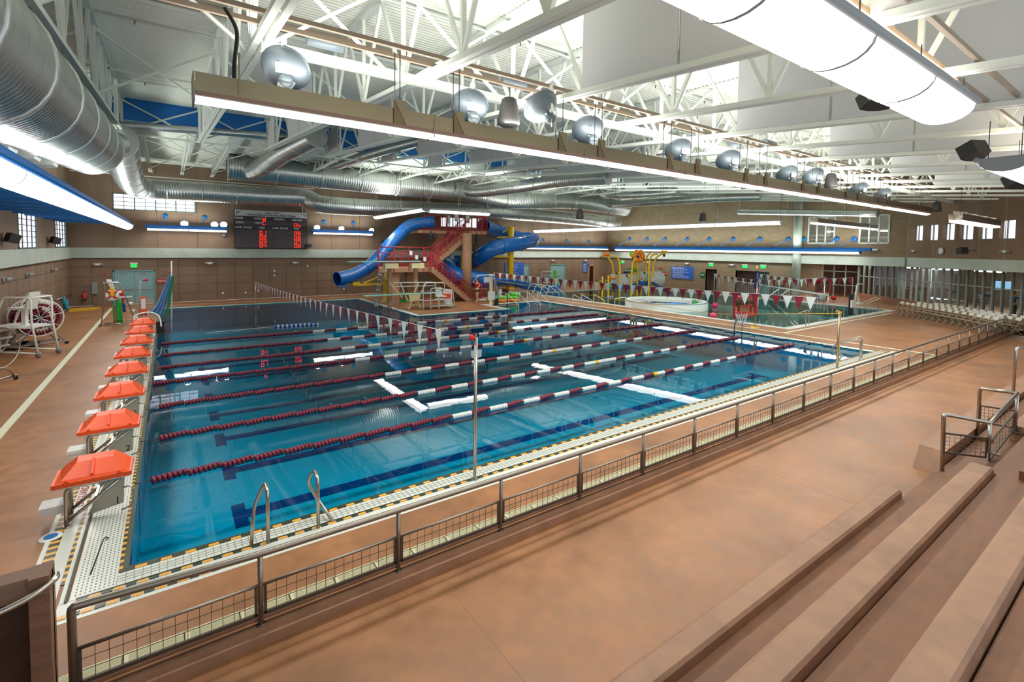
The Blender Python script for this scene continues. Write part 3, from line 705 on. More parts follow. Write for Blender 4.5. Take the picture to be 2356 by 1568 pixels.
# curved-diffuser lamps
def tube_lamp(name, label, a, b_, r, nsec, rods=None, power=30, flat_=.62, upl=True, top_z=None, housing=greym, group=None, up=30):
    a = Vector(a); b_ = Vector(b_); t = thing(name, label, 'lamp', tuple(a), 0, group); d = (b_-a); L = d.length; d.normalize()
    sd = d.cross(Vector((0, 0, 1))).normalized()
    for i in range(nsec):
        p = a+d*(L*i/nsec+.015); q_ = a+d*(L*(i+1)/nsec-.015); n = 10
        s_ = MB(); pr = [(math.cos(PI+PI*k/n)*r, math.sin(PI+PI*k/n)*r*flat_) for k in range(n+1)]
        for u, v in zip(pr[:-1], pr[1:]):
            s_.q([p+sd*u[0]+Vector((0, 0, u[1])), q_+sd*u[0]+Vector((0, 0, u[1])), q_+sd*v[0]+Vector((0, 0, v[1])), p+sd*v[0]+Vector((0, 0, v[1]))], True)
        s_.build('diffuser', lampm, t)
        s_ = MB(); pr2 = [(x*1.05, z*1.05) for x, z in pr]
        for u, v in zip(pr2[:-1], pr2[1:]):
            s_.q([p-d*.045+sd*u[0]+Vector((0, 0, u[1])), p+sd*u[0]+Vector((0, 0, u[1])), p+sd*v[0]+Vector((0, 0, v[1])), p-d*.045+sd*v[0]+Vector((0, 0, v[1]))], True)
        s_.build('joint_band', housing, t)
    for s in (-1, 1):
        MB().tube([a+sd*s*(r+.02)+Vector((0, 0, .04)), b_+sd*s*(r+.02)+Vector((0, 0, .04))], .055 if r > .3 else .03, 8).build('side_rail', housing, t)
    for e in (a, b_):
        s_ = MB(); s_.ext([e+sd*math.cos(PI+PI*k/8)*r+Vector((0, 0, math.sin(PI+PI*k/8)*r*flat_)) for k in range(9)]+[e+sd*r+Vector((0, 0, .06)), e-sd*r+Vector((0, 0, .06))], d*.012); s_.build('end_cap', housing, t)
    if top_z:
        for i in range(nsec+1):
            p = a+d*(L*i/nsec)
            for s in (-.6, .6): MB().bar(p+sd*s*r+Vector((0, 0, .05)), Vector(((p+sd*s*r).x, (p+sd*s*r).y, top_z)), .014, .014).build('hanger_rod', cabm, t)
    mid = (a+b_)/2; l = area(name+'_down', mid-Vector((0, 0, r*flat_+.06)), (0, 0, -1), L, 2*r, power*L)
    l.rotation_euler = (0, 0, math.atan2(d.y, d.x))
    if up:
        l = area(name+'_up', mid+Vector((0, 0, .45)), (0, 0, 1), L, 1.4*r, up*L, col=((1, .72, .42) if abs(a.y-BY) < .3 else (.93, 1, .93))); l.rotation_euler = (PI, 0, math.atan2(d.y, d.x))  # added roof fill above the lamp; warm tint stands in for floor bounce
    return t
BY = -4.95
tube_lamp('pendant_lamp', 'large half-round pendant lamp over the spectators, its glowing underside facing down', (2.75, BY, 6.44), (11.2, BY, 6.46), .40, 4, top_z=zchord(-5.5)+.1, power=16, up=9)
p1 = aty(2295, 378, BY); tube_lamp('pendant_lamp', 'half-round pendant lamp cut by the right edge of the picture', (p1.x, BY-.1, p1.z+.1), (p1.x+9, BY-.1, p1.z+.15), .42, 3, top_z=zchord(-5.5)+.1, power=14, up=9)
def pl(px, py, z): return atz(px, py, z)
tube_lamp('pendant_lamp', 'half-round pendant lamp in front of the slide tower, left of the pair', pl(866, 499, 6.3), pl(979, 480, 6.42), .26, 2, power=22, top_z=9.5)
tube_lamp('pendant_lamp', 'half-round pendant lamp in front of the slide tower, right of the pair', pl(986, 483, 6.42), pl(1124, 491, 6.4), .26, 2, power=22, top_z=9.5)
tube_lamp('pendant_lamp', 'long half-round pendant lamp running over the leisure pool', pl(1232, 530, 5.5), pl(1797, 509, 5.75), .30, 5, power=22, top_z=8.6)
tube_lamp('pendant_lamp', 'short stub of a pendant lamp in front of the back ducts', (27.3, 27.0, aty(1195, 470, 27).z), (28.6, 27.6, aty(1222, 472, 27).z), .22, 1, power=20, top_z=9.4)
# far steel trough lamps right of the column
for (pa, pb, z, lab) in [((1872, 514), (2091, 536), 5.85, 'trough lamp with upright shield plates in front of the inner windows'), ((2205, 523), (2288, 522), 5.7, 'short trough lamp hanging by the small square windows')]:
    a = atz(pa[0], pa[1], z) if pa[0] < 2000 else aty(2198, 510, -1.7); b_ = atz(pb[0], pb[1], z) if pa[0] < 2000 else aty(2288, 523, -1.7)
    t = thing('trough_lamp', lab, 'lamp', tuple(a)); d = (b_-a); L = d.length; d.normalize(); sd = d.cross(Vector((0, 0, 1))).normalized()
    for s in (-1, 1): MB().bar(a+sd*.22*s+Vector((0, 0, .2)), b_+sd*.22*s+Vector((0, 0, .2)), .015, .28).build('side_plate', steeld, t)
    MB().bar(a+Vector((0, 0, .02)), b_+Vector((0, 0, .02)), .4, .08).build('diffuser', lampw, t)
    n = 9 if pa[0] < 2000 else 4
    for k in range(n): p = a+d*(L*(k+.4)/n); MB().ext([p-sd*.24, p-sd*.24+Vector((0, 0, .5)), p+sd*.24+Vector((0, 0, .4))], d*.02).build('shield_plate', steeld, t); MB().bar(p+Vector((0, 0, .3)), p+Vector((0, 0, 1.4)), .012, .012).build('hanger_rod', cabm, t)
# wall-arm lamps with blue brackets
def bracket_lamp(label, a, b_, wall_dir, wall_d, nsec, arms, r=.24, power=24, fl=.62):
    a = Vector(a); b_ = Vector(b_); t = tube_lamp('bracket_lamp', label, a, b_, r, nsec, power=power, housing=bluep, flat_=fl, up=26)
    d = (b_-a).normalized(); wd2 = Vector(wall_dir)
    MB().bar(a+Vector((.12, 0, .14)), b_+Vector((.12, 0, .14)), .10, .22).build('beam', bluep, t)
    for k in range(arms):
        p = a+d*((b_-a).length*(k+.5)/arms)
        MB().bar(p+Vector((0, 0, .16)), p+wd2*wall_d+Vector((0, 0, .16)), .14, .24).build('arm', bluep, t)
    return t
lx = -1.55
bracket_lamp('long lamp on blue beams along the left wall, receding to the back wall', (lx, 1.0, 5.16), (lx, 31.3, 5.16), (-1, 0, 0), 3.05, 14, 15, r=.27, power=14, fl=1.0)
for y_, z_, lb in ((3.6, zroof(3.6)-.12, 'thin white sprinkler pipe under the roof deck, nearer the camera'), (9.0, zroof(9)-.12, 'thin white sprinkler pipe under the roof deck, middle one'), (16.0, zroof(16)-.12, 'thin white sprinkler pipe under the roof deck, near the blue fascia'), (-3.0, zroof(-3)-.14, 'thin white sprinkler pipe over the spectators')):
    t = thing('sprinkler_pipe', lb, 'pipe', (-4.5, y_, z_)); MB().tube([(-4.5, y_, z_), (38 if y_ > 0 else 33, y_, z_)], .028, 8).build('pipe', whitep, t)
    for k in range(14): x = -3+k*2.9; MB().cyl((x, y_, z_-.12), .02, .1, 6).build('sprinkler_head', steeld, t)
def wall_lamp(label, pa, pb, y, arms, nsec=2):
    a = aty(pa[0], pa[1], y); b_ = aty(pb[0], pb[1], y); z = (a.z+b_.z)/2; t = tube_lamp('bracket_lamp', label, (a.x, y, z), (b_.x, y, z), .2, nsec, power=9, housing=bluep, up=22)
    MB().box((a.x-.1, y-.12, z+.06), (b_.x+.1, y+.12, z+.26)).build('beam', bluep, t)
    for k in range(arms):
        x = a.x+(b_.x-a.x)*(k+.35)/arms; MB().bar((x, y, z+.26), (x+.2, WY-.02, z+.9), .03, .03).build('stay_rod', bluep, t); MB().lathe([(.0, 0), (.16, 0), (.16, .05), (0, .05)], (x+.2, WY-.06, z+.9), (0, 1, 0), 12).build('anchor_disc', bluep, t)
    return t
wall_lamp('blue-beamed lamp under the high window of the back wall', (338, 524), (521, 531), 32.6, 2)
wall_lamp('blue-beamed lamp right of the scoreboard', (719, 533), (856, 539), 32.6, 2)
wall_lamp('blue-beamed lamp on the back wall behind the yellow slide column', (1180, 572), (1397, 570), 32.3, 4, 4)
# the long one in front of the block wall
a = atx(1418, 573, 42.4); b_ = atx(1979, 576, 42.4)
t = tube_lamp('bracket_lamp', 'longest blue-beamed lamp, in front of the block wall', (42.4, a.y, a.z), (42.4, b_.y, a.z), .26, 9, power=9, housing=bluep, up=24)
MB().bar((42.4, a.y+.4, a.z+.2), (42.4, b_.y-.7, a.z+.2), .3, .26).build('beam', bluep, t)
for px in (1448, 1488, 1530, 1581, 1631, 1686, 1747, 1813, 1849, 1924, 1965):
    p = atx(px, 550, BX-.06); MB().lathe([(0, 0), (.2, 0), (.2, .06), (0, .06)], (BX-.08, p.y, p.z), (1, 0, 0), 12).build('anchor_disc', bluep, t)
    MB().bar((42.4, p.y+.9, a.z+.3), (BX-.05, p.y, p.z), .03, .03).build('stay_rod', bluep, t)
# ---- bowl floodlights under the white beam
tag(MB().bar((1.83, 1.55, 7.32), (43, 1.55, 7.32), .16, .16).build('light_beam', whitep), 'long square white beam carrying the bowl lights', 'beam')
dish = thing('bowl_light', 'large grey bowl light, nearest the camera, on a white arm', 'light fixture', (0, 0, 0), 0, 'bowl lights under the white beam')
ax = Vector((.35, .55, .75)).normalized()
MB().lathe([(.02, -.05), (.14, -.04), (.25, .0), (.33, .07), (.375, .16), (.38, .2), (.39, .2), (.39, .22), (.36, .22)], (0, 0, -.12), ax, 22).build('bowl', mat('bowl_alu', (112, 124, 132), .45, .3), dish)
MB().lathe([(0, .19), (.36, .2)], (0, 0, -.12), ax, 22).build('lens', lampm, dish)
g = MB()
for k in range(4): g.bar(ax*-.02+Vector((-.10+.05*k, -.15, -.30+.03*k)), ax*-.02+Vector((.1+.02*k, -.12, -.36+.03*k)), .02, .06)
g.build('cooling_fin', mat('fin_grey', (196, 202, 204), .4, .4), dish)
MB().sph((.02, -.12, -.25), .12, 12, 8).build('ballast', MATS['bowl_alu'], dish)
MB().box((-.04, -.16, -.12), (.04, -.10, .42)).build('arm', whitep, dish); MB().box((-.13, -.18, -.14), (.13, -.15, .02)).build('mount_plate', whitep, dish)
dpx = [(650, 155), (1080, 243), (1355, 298), (1565, 345), (1680, 368), (1815, 400), (1875, 405), (1980, 435), (2035, 447)]
for k, (px, py) in enumerate(dpx):
    p = atz(px, py, 6.92)
    if k == 0: dish.location = p; o = dish
    else: o = dup(dish, p, label='grey bowl light, %s in line along the trough lamp' % ordn[k-1])
    area('bowl_up', (p.x+.25, p.y+.5, p.z+.55), (.35, .55, .75), .6, .6, 75, spread=170)
p = atz(1240, 250, 7.0); dd_ = dup(dish, (p.x, p.y-.2, p.z), rz=.7, label='bowl light facing the other way, just beyond the black hanging speaker')
# ballast cylinders on the beam
for k, (px, py) in enumerate([(748, 98), (1180, 190), (1690, 330), (1770, 330)]):
    p = atz(px, py, 7.5); tag(MB().tube([(p.x-.3, p.y, p.z), (p.x+.3, p.y, p.z)], .11, 14).build('ballast_can', mat('ballast_blue_grey', (120, 132, 140), .4)), ['grey cylindrical ballast can beside the first bowl light', 'grey ballast can above the black speaker', 'small grey ballast can farther along the beam', 'smallest grey ballast can on the beam'][k], 'ballast')
# hanging speakers
spk = thing('hanging_speaker', 'black bell-shaped speaker hanging in the middle, largest', 'speaker', (0, 0, 0), 0, 'bell-shaped hanging speakers')
MB().lathe([(0, .30), (.10, .30), (.155, .26), (.19, .12), (.235, -.18), (.24, -.24), (.2, -.28), (0, -.28)], (0, 0, 0), (0, 0, 1), 20).build('housing', mat('speaker_grey', (70, 68, 68), .55), spk)
MB().tube([(0, 0, .3), (.02, 0, .4), (0, 0, .62)], .008, 6).build('hanger', cabm, spk)
for k, (px, py, z) in enumerate([(1171, 258, 6.75), (1912, 416, 6.75), (2155, 476, 6.75), (1617, 500, 6.4), (1334, 492, 6.4)]):
    p = atz(px, py, z)
    if k < 3: p = Vector(aty(px, py, [1.05, 1.05, 1.3][k]))
    else: p = Vector(aty(px, py, [20, 24][k-3]))
    if k == 0: spk.location = p
    else: dup(spk, p, label=['', 'black bell-shaped speaker above the right half of the trough lamp', 'black bell-shaped speaker past the far end of the trough lamp', 'small bell-shaped speaker under the far ducts, right one', 'small bell-shaped speaker under the far ducts, left one'][k], scale=(1.0 if k < 3 else 1.5,)*3)
def box_speaker(label, p, s, rz, tilt=.35, arm=(0, 0, .3)):
    t = thing('box_speaker', label, 'speaker', tuple(p)); c_, s_ = math.cos(rz), math.sin(rz)
    def R(x, y, z):
        y2 = y*math.cos(tilt)-z*math.sin(tilt); z2 = y*math.sin(tilt)+z*math.cos(tilt); return Vector(p)+Vector((x*c_-y2*s_, x*s_+y2*c_, z2))*s
    m_ = MB(); fr = [(-.5, -.3, -.35), (-.2, -.38, -.38), (.2, -.38, -.38), (.5, -.3, -.35)]
    bot = [R(-.5, -.3, -.3), R(-.2, -.38, -.3), (R(.2, -.38, -.3)), R(.5, -.3, -.3), R(.32, .3, -.3), R(-.32, .3, -.3)]
    top = [R(-.5, -.3, .3), R(-.2, -.38, .3), (R(.2, -.38, .3)), R(.5, -.3, .3), R(.32, .3, .3), R(-.32, .3, .3)]
    n = len(m_.v); m_.q(bot[::-1]); m_.q(top)
    for i in range(6): j = (i+1) % 6; m_.q([bot[i], bot[j], top[j], top[i]])
    m_.build('cabinet', blackm, t); MB().bar(Vector(p), Vector(p)+Vector(arm), .03*s+.01, .03*s+.01).build('bracket', blackm, t)
    if arm[2] > .5: e = Vector(p)+Vector(arm); MB().bar(e-Vector((1.6, 0, 0)), e+Vector((1.6, 0, 0)), .05, .05).build('hanger_bar', blackm, t)
    return t
p = aty(2243, 345, -4.0); box_speaker('black wedge speaker tilted under the roof at the upper right', p, .62, 2.6, .5, (0, 0, 6.97-p.z))
p = aty(2010, 228, -4.6); box_speaker('black speaker half hidden behind the large pendant lamp', p+Vector((.1, 0, .05)), .42, 2.4, .6, (0, 0, 6.97-p.z))
p = aty(2345, 412, -4.0); box_speaker('black speaker cut by the right picture edge', p, .7, 2.4, .6, (0, 0, 6.97-p.z))
p = atx(30, 548, WX+.3); box_speaker('black wall speaker between the two left windows, nearer the camera', p, .55, -1.1, -.3, (-.3, 0, 0))
p = atx(128, 553, WX+.3); box_speaker('black wall speaker by the farther left window', p, .55, -1.1, -.3, (-.3, 0, 0))
p = aty(709, 565, WY-.3); box_speaker('small black speaker at the foot of the scoreboard', p, .45, 0, 0, (0, .25, 0))
p = aty(884, 557, WY-.3); box_speaker('small black speaker behind the slide on the back wall', p, .5, 0, 0, (0, .32, 0))
p = atp(2216, 576, PA+DN*.75, DN); box_speaker('black speaker on the diagonal wall under the square windows', p, .55, 2.2, .3, tuple(-DN*.75))
# ---- ducts
def duct(name, label, pts, r, rib=.0, part='duct_run', step=.9, bands=True, n=20, smooth=2):
    P = [Vector(p) for p in pts]; t = thing(name, label, 'duct', tuple(P[0]))
    path = bez(P, 10) if smooth and len(P) > 2 else [P[0]+(P[-1]-P[0])*k/40 for k in range(41)]
    # resample evenly and give every second ring a slight rib
    L = [0.0]
    for a, b_ in zip(path[:-1], path[1:]): L.append(L[-1]+(b_-a).length)
    tot = L[-1]; m_ = int(tot/.04); out = []; rs = []; j = 0
    for k in range(m_+1):
        s = tot*k/m_
        while j < len(L)-2 and L[j+1] < s: j += 1
        f = (s-L[j])/max(1e-6, L[j+1]-L[j]); out.append(path[j].lerp(path[j+1], f)); rs.append(r*(1.0 if k % 4 < 2 else 1.016))
    MB().tube(out, rs, n).build(part, ductm, t)
    if bands:
        bb = max(2, int(tot/step))
        for k in range(bb+1):
            i = min(len(out)-2, int((len(out)-2)*k/bb)); d = (out[i+1]-out[i]).normalized()
            MB().lathe([(r*1.0, -.03), (r*1.05, -.03), (r*1.05, .03), (r*1.0, .03)], out[i], d, n)  .build('clamp_ring', ductm, t)
            if k % 2 == 0:
                q_ = out[i]; zt = 9.47 if q_.y > 20.3 else zroof(q_.y)
                if zt > q_.z+r: MB().bar((q_.x, q_.y, q_.z+r*.95), (q_.x, q_.y, zt+.02), .025, .008).build('hanger_strap', whitep, t)
    return t
# big left duct
q1 = atx(215, 335, -2.75)
e0 = aty(205, 335, 14.5); n0_ = atx(55, 224, e0.x)
duct('air_duct', 'huge ribbed silver duct at the upper left, over the left wall', [e0+(n0_-e0)*2.2, (n0_+e0)/2, e0], .92, step=2.4, smooth=0, n=28)
bt_ = [o for o in bpy.data.objects if o.name == 'air_duct'][0]
for f_ in (.12, .40, .68):
    c_ = e0.lerp(n0_, f_)+Vector((-.62, 0, -.62)); s_ = MB(); s_.ext([c_+Vector((0, -.5, .25)), c_+Vector((0, .5, .25)), c_+Vector((-.1, .38, -.22)), c_+Vector((-.1, -.38, -.22))], (-.45, 0, -.05)); s_.build('outlet_boot', ductm, bt_)
tp = thing('duct_cap', 'flat silver transition piece at the end of the huge left duct', 'duct', (e0.x, 14.5, e0.z)); s_ = MB()
a_ = aty(300, 340, 19.0)
s_.lathe([(.92, 0), (.55, 1.6), (.5, 2.2)], (e0.x, 14.5, e0.z), (Vector((a_.x, 18.0, a_.z))-Vector((e0.x, 14.5, e0.z))).normalized(), 24); s_.build('cone', ductm, tp)
w1 = [aty(272, 325, 18.0), aty(283, 368, 22), aty(297, 408, 26.5), aty(318, 430, 30.2), aty(370, 437, 31.2), aty(450, 441, 31.2), aty(600, 450, 31.2), aty(700, 455, 31.2), aty(740, 470, 30.6), aty(860, 478, 30.8), aty(1000, 482, 31), aty(1200, 492, 31), aty(1420, 512, 31)]
duct('air_duct', 'silver duct that comes down at the left and runs along the back wall', w1, .66, step=2.0)
w2 = [aty(524, 383, 26.5), aty(700, 397, 26.5), aty(900, 418, 26.5), aty(1060, 440, 26.5)]
duct('air_duct', 'wide silver duct in front of the back wall duct, mirroring the pool', w2, .78, step=2.6, smooth=0)
w3 = [aty(1040, 436, 26.3), aty(1150, 458, 26.3), aty(1235, 461, 26), aty(1330, 463, 26), aty(1440, 480, 26)]
duct('air_duct', 'wide silver duct with mitred bends, continuing to the right', w3, .72, step=2.2)
duct('air_duct', 'big capped branch duct pointing at the camera, left of centre', [aty(578, 392, 26.0), aty(603, 384, 24.0), aty(650, 352, 19.6), aty(728, 311, 15.4)], .50, step=1.7)
duct('air_duct', 'slim branch duct beside the big capped one', [aty(745, 378, 25.5), aty(775, 380, 24.0), aty(860, 352, 18.5), aty(960, 325, 14.8), aty(1100, 290, 11.0)], .27, step=1.8)
duct('air_duct', 'slim branch duct rising to the right in the middle of the roof', [aty(1010, 395, 26), aty(1035, 408, 24.5), aty(1120, 396, 20), aty(1260, 380, 15), aty(1420, 372, 10.5)], .27, step=1.8)
duct('air_duct', 'thick branch duct leaving the elbow at the centre', [aty(1070, 438, 26), aty(1110, 440, 24), aty(1200, 428, 20), aty(1300, 415, 16.2), aty(1400, 409, 13)], .42, step=1.8)
duct('air_duct', 'branch duct on the right rising from the far bend', [aty(1370, 450, 27), aty(1400, 470, 25.5), aty(1500, 465, 20), aty(1650, 455, 14), aty(1750, 452, 11)], .30, step=2)
duct('air_duct', 'upper short branch duct on the right', [aty(1375, 432, 24), aty(1400, 448, 22.5), aty(1480, 447, 19), aty(1560, 440, 16)], .26, step=1.6)
duct('air_duct', 'short capped duct on the far right of the roof', [aty(1540, 478, 26), aty(1585, 492, 24), aty(1680, 479, 19)], .34, step=2)
duct('air_duct', 'long slim duct above the block wall', [(BX-1.0, 16.5, atx(1700, 487, BX-1).z), (BX-1.0, 6, atx(2050, 490, BX-1).z)], .26, step=2, smooth=0)
duct('air_duct', 'silver duct far left of the blue fascia', [aty(250, 285, 19.4), aty(500, 298, 19.4), aty(700, 318, 19.4)], .16, step=3, smooth=0)
# ================================================================ POOL EQUIPMENT
# ---- starting blocks
def make_block():
    t = thing('starting_block', 'orange-covered starting block', 'starting block', (0, 0, 0), 0, 'orange-covered starting blocks')
    # local: x -.86..0 over the gutter, centred on y=0
    m_ = MB(); a, b_ = -.86, 0.02; y0, y1 = -.30, .30; z = .68
    m_.box((a, y0, z-.06), (b_, y1, z))
    base = [(a+.03, y0+.02, z), (b_-.03, y0+.02, z), (b_-.03, y1-.02, z), (a+.03, y1-.02, z)]
    mid = [(a+.10, y0+.05, z+.03), (b_-.10, y0+.05, z+.03), (b_-.08, y1-.04, z+.06), (a+.08, y1-.04, z+.06)]
    top = [(a+.24, y0+.30, z+.17), (b_-.22, y0+.30, z+.17), (b_-.22, y1-.12, z+.20), (a+.24, y1-.12, z+.20)]
    for A, B in ((base, mid), (mid, top)):
        for i in range(4): j = (i+1) % 4; m_.q([A[i], A[j], B[j], B[i]])
    m_.q(top)
    m_.build('cover', orangem, t)
    r_ = MB(); r_.bar((-.43, y0+.05, z+.045), (-.43, y0+.31, z+.185), .035, .03); r_.build('centre_rib', orangem, t)
    r_ = MB(); r_.ext([(-.74, y0-.002, z), (-.70, y0-.002, z+.035), (-.66, y0-.002, z)], (0, .2, 0)); r_.build('corner_rib', orangem, t)
    r_ = MB(); r_.ext([(-.16, y0-.002, z), (-.12, y0-.002, z+.035), (-.08, y0-.002, z)], (0, .2, 0)); r_.build('corner_rib', orangem, t)
    MB().box((a+.02, y0+.02, z-.08), (b_-.02, y1-.02, z-.06)).build('platform', whitepl, t)
    for s in (-.2, .2):
        MB().tube(round_poly([(-.72, s, 0), (-.72, s, z-.10), (-.1, s, z-.10)], .1), .027, 10).build('leg', steel, t)
        MB().tube([(-.70, s, .10), (-.12, s, z-.12)], .024, 10).build('brace', steel, t)
        MB().cyl((-.72, s, 0), .045, .03, 10).build('foot', steel, t)
    MB().bar((-.4, -.2, .36), (-.4, .2, .36), .03, .02).build('cross_rod', steel, t)
    MB().ext([(-.52, .0, .03), (-.10, .0, .10), (-.08, 0, .50), (-.25, 0, .58)], (0, .012, 0)).build('number_plate', mat('plate_steel', (176, 172, 158), .4, .6), t)
    MB().tube(round_poly([(-.10, -.16, .40), (.02, -.16, .40), (.02, -.16, .10), (-.12, -.16, .06)], .07), .013, 8).build('hand_grip', steel, t)
    st = MB(); st.box((-1.02, -.14, .26), (-.76, .16, .32)); st.box((-1.0, -.12, .19), (-.76, .14, .26)); st.build('step', whitepl, t)
    return t
bp_ = make_block(); BYS = [1.73, 4.04, 6.38, 8.72, 11.06, 13.4, 15.75, 18.1]
names_b = ['nearest orange-covered starting block, numbered 1, beside the bare gutter', 'orange-covered starting block numbered 2, second from the near corner', 'orange-covered starting block numbered 3, third from the near corner', 'orange-covered starting block numbered 4, fourth from the near corner', 'fifth orange-covered starting block from the near corner', 'sixth orange-covered starting block from the near corner', 'seventh orange-covered starting block, second from the blue cover', 'farthest orange-covered starting block, beside the blue cover']
for i, y in enumerate(BYS):
    o = bp_ if i == 0 else dup(bp_, (0, y, 0), label=names_b[i])
    if i == 0: o.location = (0, y, 0); o['label'] = names_b[0]
for i, y in enumerate(BYS[:4]):
    o = [q for q in bpy.data.objects if q.name.startswith('starting_block') and abs(q.location.y-y) < .01 and q.parent is None][0]
    tx = text('lane_number', str(i+1), .16, textk, (-.17, y-.004, .15), (PI/2, 0, 0), o)
# drain disc
t = thing('floor_inlet', 'white ring with blue disc on the deck beside block 1', 'drain cover', (-.86, 1.35, 0)); MB().lathe([(0, .012), (.12, .012), (.13, 0)], (-.86, 1.35, 0.004), n=24).build('ring', whitepl, t); MB().lathe([(0, .018), (.075, .018)], (-.86, 1.35, .004), n=20).build('disc', bluep, t)
text('depth_marking', 'LIFEGUARD', .15, textr, (-.66, 2.55, .009), (0, 0, PI/2), None)
o = [q for q in bpy.data.objects if q.name == 'depth_marking'][0]; struct(o)
t = thing('hook_rod', 'thin dark rod with an eye lying in the near corner gutter', 'rod', (-.3, .2, .02)); MB().tube([(-.31, -.02, .05), (-.22, .38, .25), (-.20, .41, .26), (-.17, .39, .25), (-.19, .36, .24)], .008, 6).build('shaft', cabm, t)
# ---- lane ropes
def disc_band(L, r=.066, pitch=.075):
    m_ = MB(); n = max(1, int(L/pitch))
    for k in range(n):
        x = k*pitch+.004; m_.lathe([(.03, 0), (r, .008), (r, pitch-.016), (.03, pitch-.006)], (x, 0, 0), (1, 0, 0), 7)
    return m_
bl_ = .525
band_me = {}
for key, mt in (('m', maroonm), ('w', whitepl), ('y', yellowm)):
    o = disc_band(bl_ if key != 'y' else .15).build('tmp', mt); band_me[key] = o.data; bpy.data.objects.remove(o)
left_px = [(347, 1105), (367, 1008), (366, 935), (352, 883), (370, 846), (374, 817), (372, 791)]
right_px = [(1831, 792), (1708, 774), (1608, 759), (1527, 744), (1451, 731), (1384, 722), (1323, 713)]
anch_px = [(1852, 786), (1734, 768), (1633, 753), (1547, 741), (1470, 729), (1404, 719), (1345, 710)]
wall_px = [(309, 1112), (319, 1015), (333, 942), (345, 888), (352, 850), (358, 822), (363, 795)]
for i in range(7):
    a = atz(*left_px[i], .0); b_ = atz(*right_px[i], .0); d = b_-a; L = d.length; ang = math.atan2(d.y, d.x)
    t = thing('lane_rope', 'maroon and white lane rope, %s' % ['nearest the railing', 'second from the railing', 'third from the railing', 'fourth, middle of the lap pool', 'third from the diving boards', 'second from the diving boards', 'farthest, nearest the diving boards'][i], 'lane rope', (a.x, a.y, 0), ang, 'lane ropes across the lap pool')
    n = int(L/bl_)
    for k in range(n):
        x = k*bl_; f = x/L
        if f < .22 or f > .78: key = 'm'
        else: key = 'w' if k % 2 else 'm'
        if k == int(n*.59): key = 'y'
        o = bpy.data.objects.new('float_band', band_me[key]); C.objects.link(o); o.parent = t; o.location = (x, 0, 0)
        if key == 'y':
            o = bpy.data.objects.new('float_band', band_me['w']); C.objects.link(o); o.parent = t; o.location = (x+.15, 0, 0); o.scale = (.7, 1, 1)
    MB().tube([(-.02, 0, 0), (L+.02, 0, 0)], .01, 5).build('cable', cabm, t, world=False)
    wa = atz(*anch_px[i], .02); wl = atz(*wall_px[i], .03)
    c_ = MB(); c_.tube([b_, wa], .008, 5); c_.build('end_cable', steeld, t, world=True)
    c2 = [q for q in t.children][-1]
    # the root is rotated: express both cables in its frame
    M = Matrix.Rotation(-ang, 4, 'Z'); c2.data.transform(M)
    c_ = MB(); c_.tube([wl, (a+wl)/2+Vector((0, 0, -.01)), a], .008, 5); c_.build('end_cable', cabm, t, world=True); t.children[-1].data.transform(M)
    ap = Vector((wa.x, wa.y, 0)); s_ = MB(); s_.lathe([(0, .02), (.05, .02), (.06, 0)], (ap.x, ap.y, .006), n=10); s_.build('anchor_cup', blackm, t, world=True); t.children[-1].data.transform(M)
    pc = MB(); 
t = thing('float_line', 'short blue and white float line in the diving pool', 'float line', tuple(atz(630, 752)))
a = atz(632, 751); b_ = atz(733, 745)
for k in range(20):
    p = a.lerp(b_, (k+.5)/20); MB().tube([p-(b_-a)*.022, p+(b_-a)*.022], .09 if k % 2 == 0 else .075, 8).build('float', mat('float_blue', (20, 70, 180), .4) if k % 2 == 0 else whitepl, t)
MB().tube([atz(475, 765), a, b_], .012, 5).build('cable', whitepl, t)
# ---- pennant lines
def pennants(label, A, B, n, w_, h, sag, first='w', m0=maroonc):
    A = Vector(A); B = Vector(B); t = thing('pennant_line', label, 'pennant string', tuple(A)); L = (B-A).length
    path = [A.lerp(B, k/24)-Vector((0, 0, sag*4*(k/24)*(1-k/24))) for k in range(25)]
    MB().tube(path, .006, 4).build('cord', whitec, t); d = (B-A).normalized(); out = Vector((-d.y, d.x, 0))
    for k in range(n):
        f = (k+.5)/n; p = A.lerp(B, f)-Vector((0, 0, sag*4*f*(1-f))); m_ = MB(); s = random.uniform(-.03, .03)
        p0, p1, p2 = p-d*w_/2, p+d*w_/2, p+out*s+Vector((0, 0, -h)); mid = (p0+p1)/2*.5+p2*.5+out*.015
        m_.q([p0, p, mid, p2]); m_.q([p, p1, p2, mid]); m_.build('pennant', whitec if (k % 2 == 0) == (first == 'w') else m0, t)
    return t
def pole(label, p, h, r=.024, m_=steel, cap=True):
    t = thing('stanchion_pole', label, 'pole', tuple(p)); MB().tube([p, Vector(p)+Vector((0, 0, h))], r, 12).build('tube', m_, t); MB().cyl(p, r*2.1, .02, 14).build('base_ring', m_, t)
    return t
P1 = atz(1092, 1102); h1 = aty(1090, 776, P1.y).z; pl_ = pole('tall steel pole between the nearest railing bays and the pool, holding the pennant line', P1, h1, .030)
MB().tube([(P1.x, P1.y, h1), (P1.x, P1.y, h1+.05)], .012, 6).build('hook', steel, pl_); MB().lathe([(0, -.02), (.05, -.02), (.05, .02), (0, .02)], (P1.x-.08, P1.y, h1), (0, 1, 0), 12).build('reel', redb, pl_)
P2 = atz(590, 699); h2 = aty(606, 645, P2.y).z; pole('thin far pole where the first pennant line ends, before the back wall', (P2.x, P2.y+.3, 0), h2-.05, .03)
top = Vector((P1.x-.1, P1.y, h1)); fe = Vector((P2.x, P2.y+.3, h2-.1)); st_ = atz(1048, 776, 0); s1 = top.lerp(fe, .035)
pennants('line of maroon and white pennants crossing the lap pool near the blocks', s1, fe, 66, .30, .42, .12)
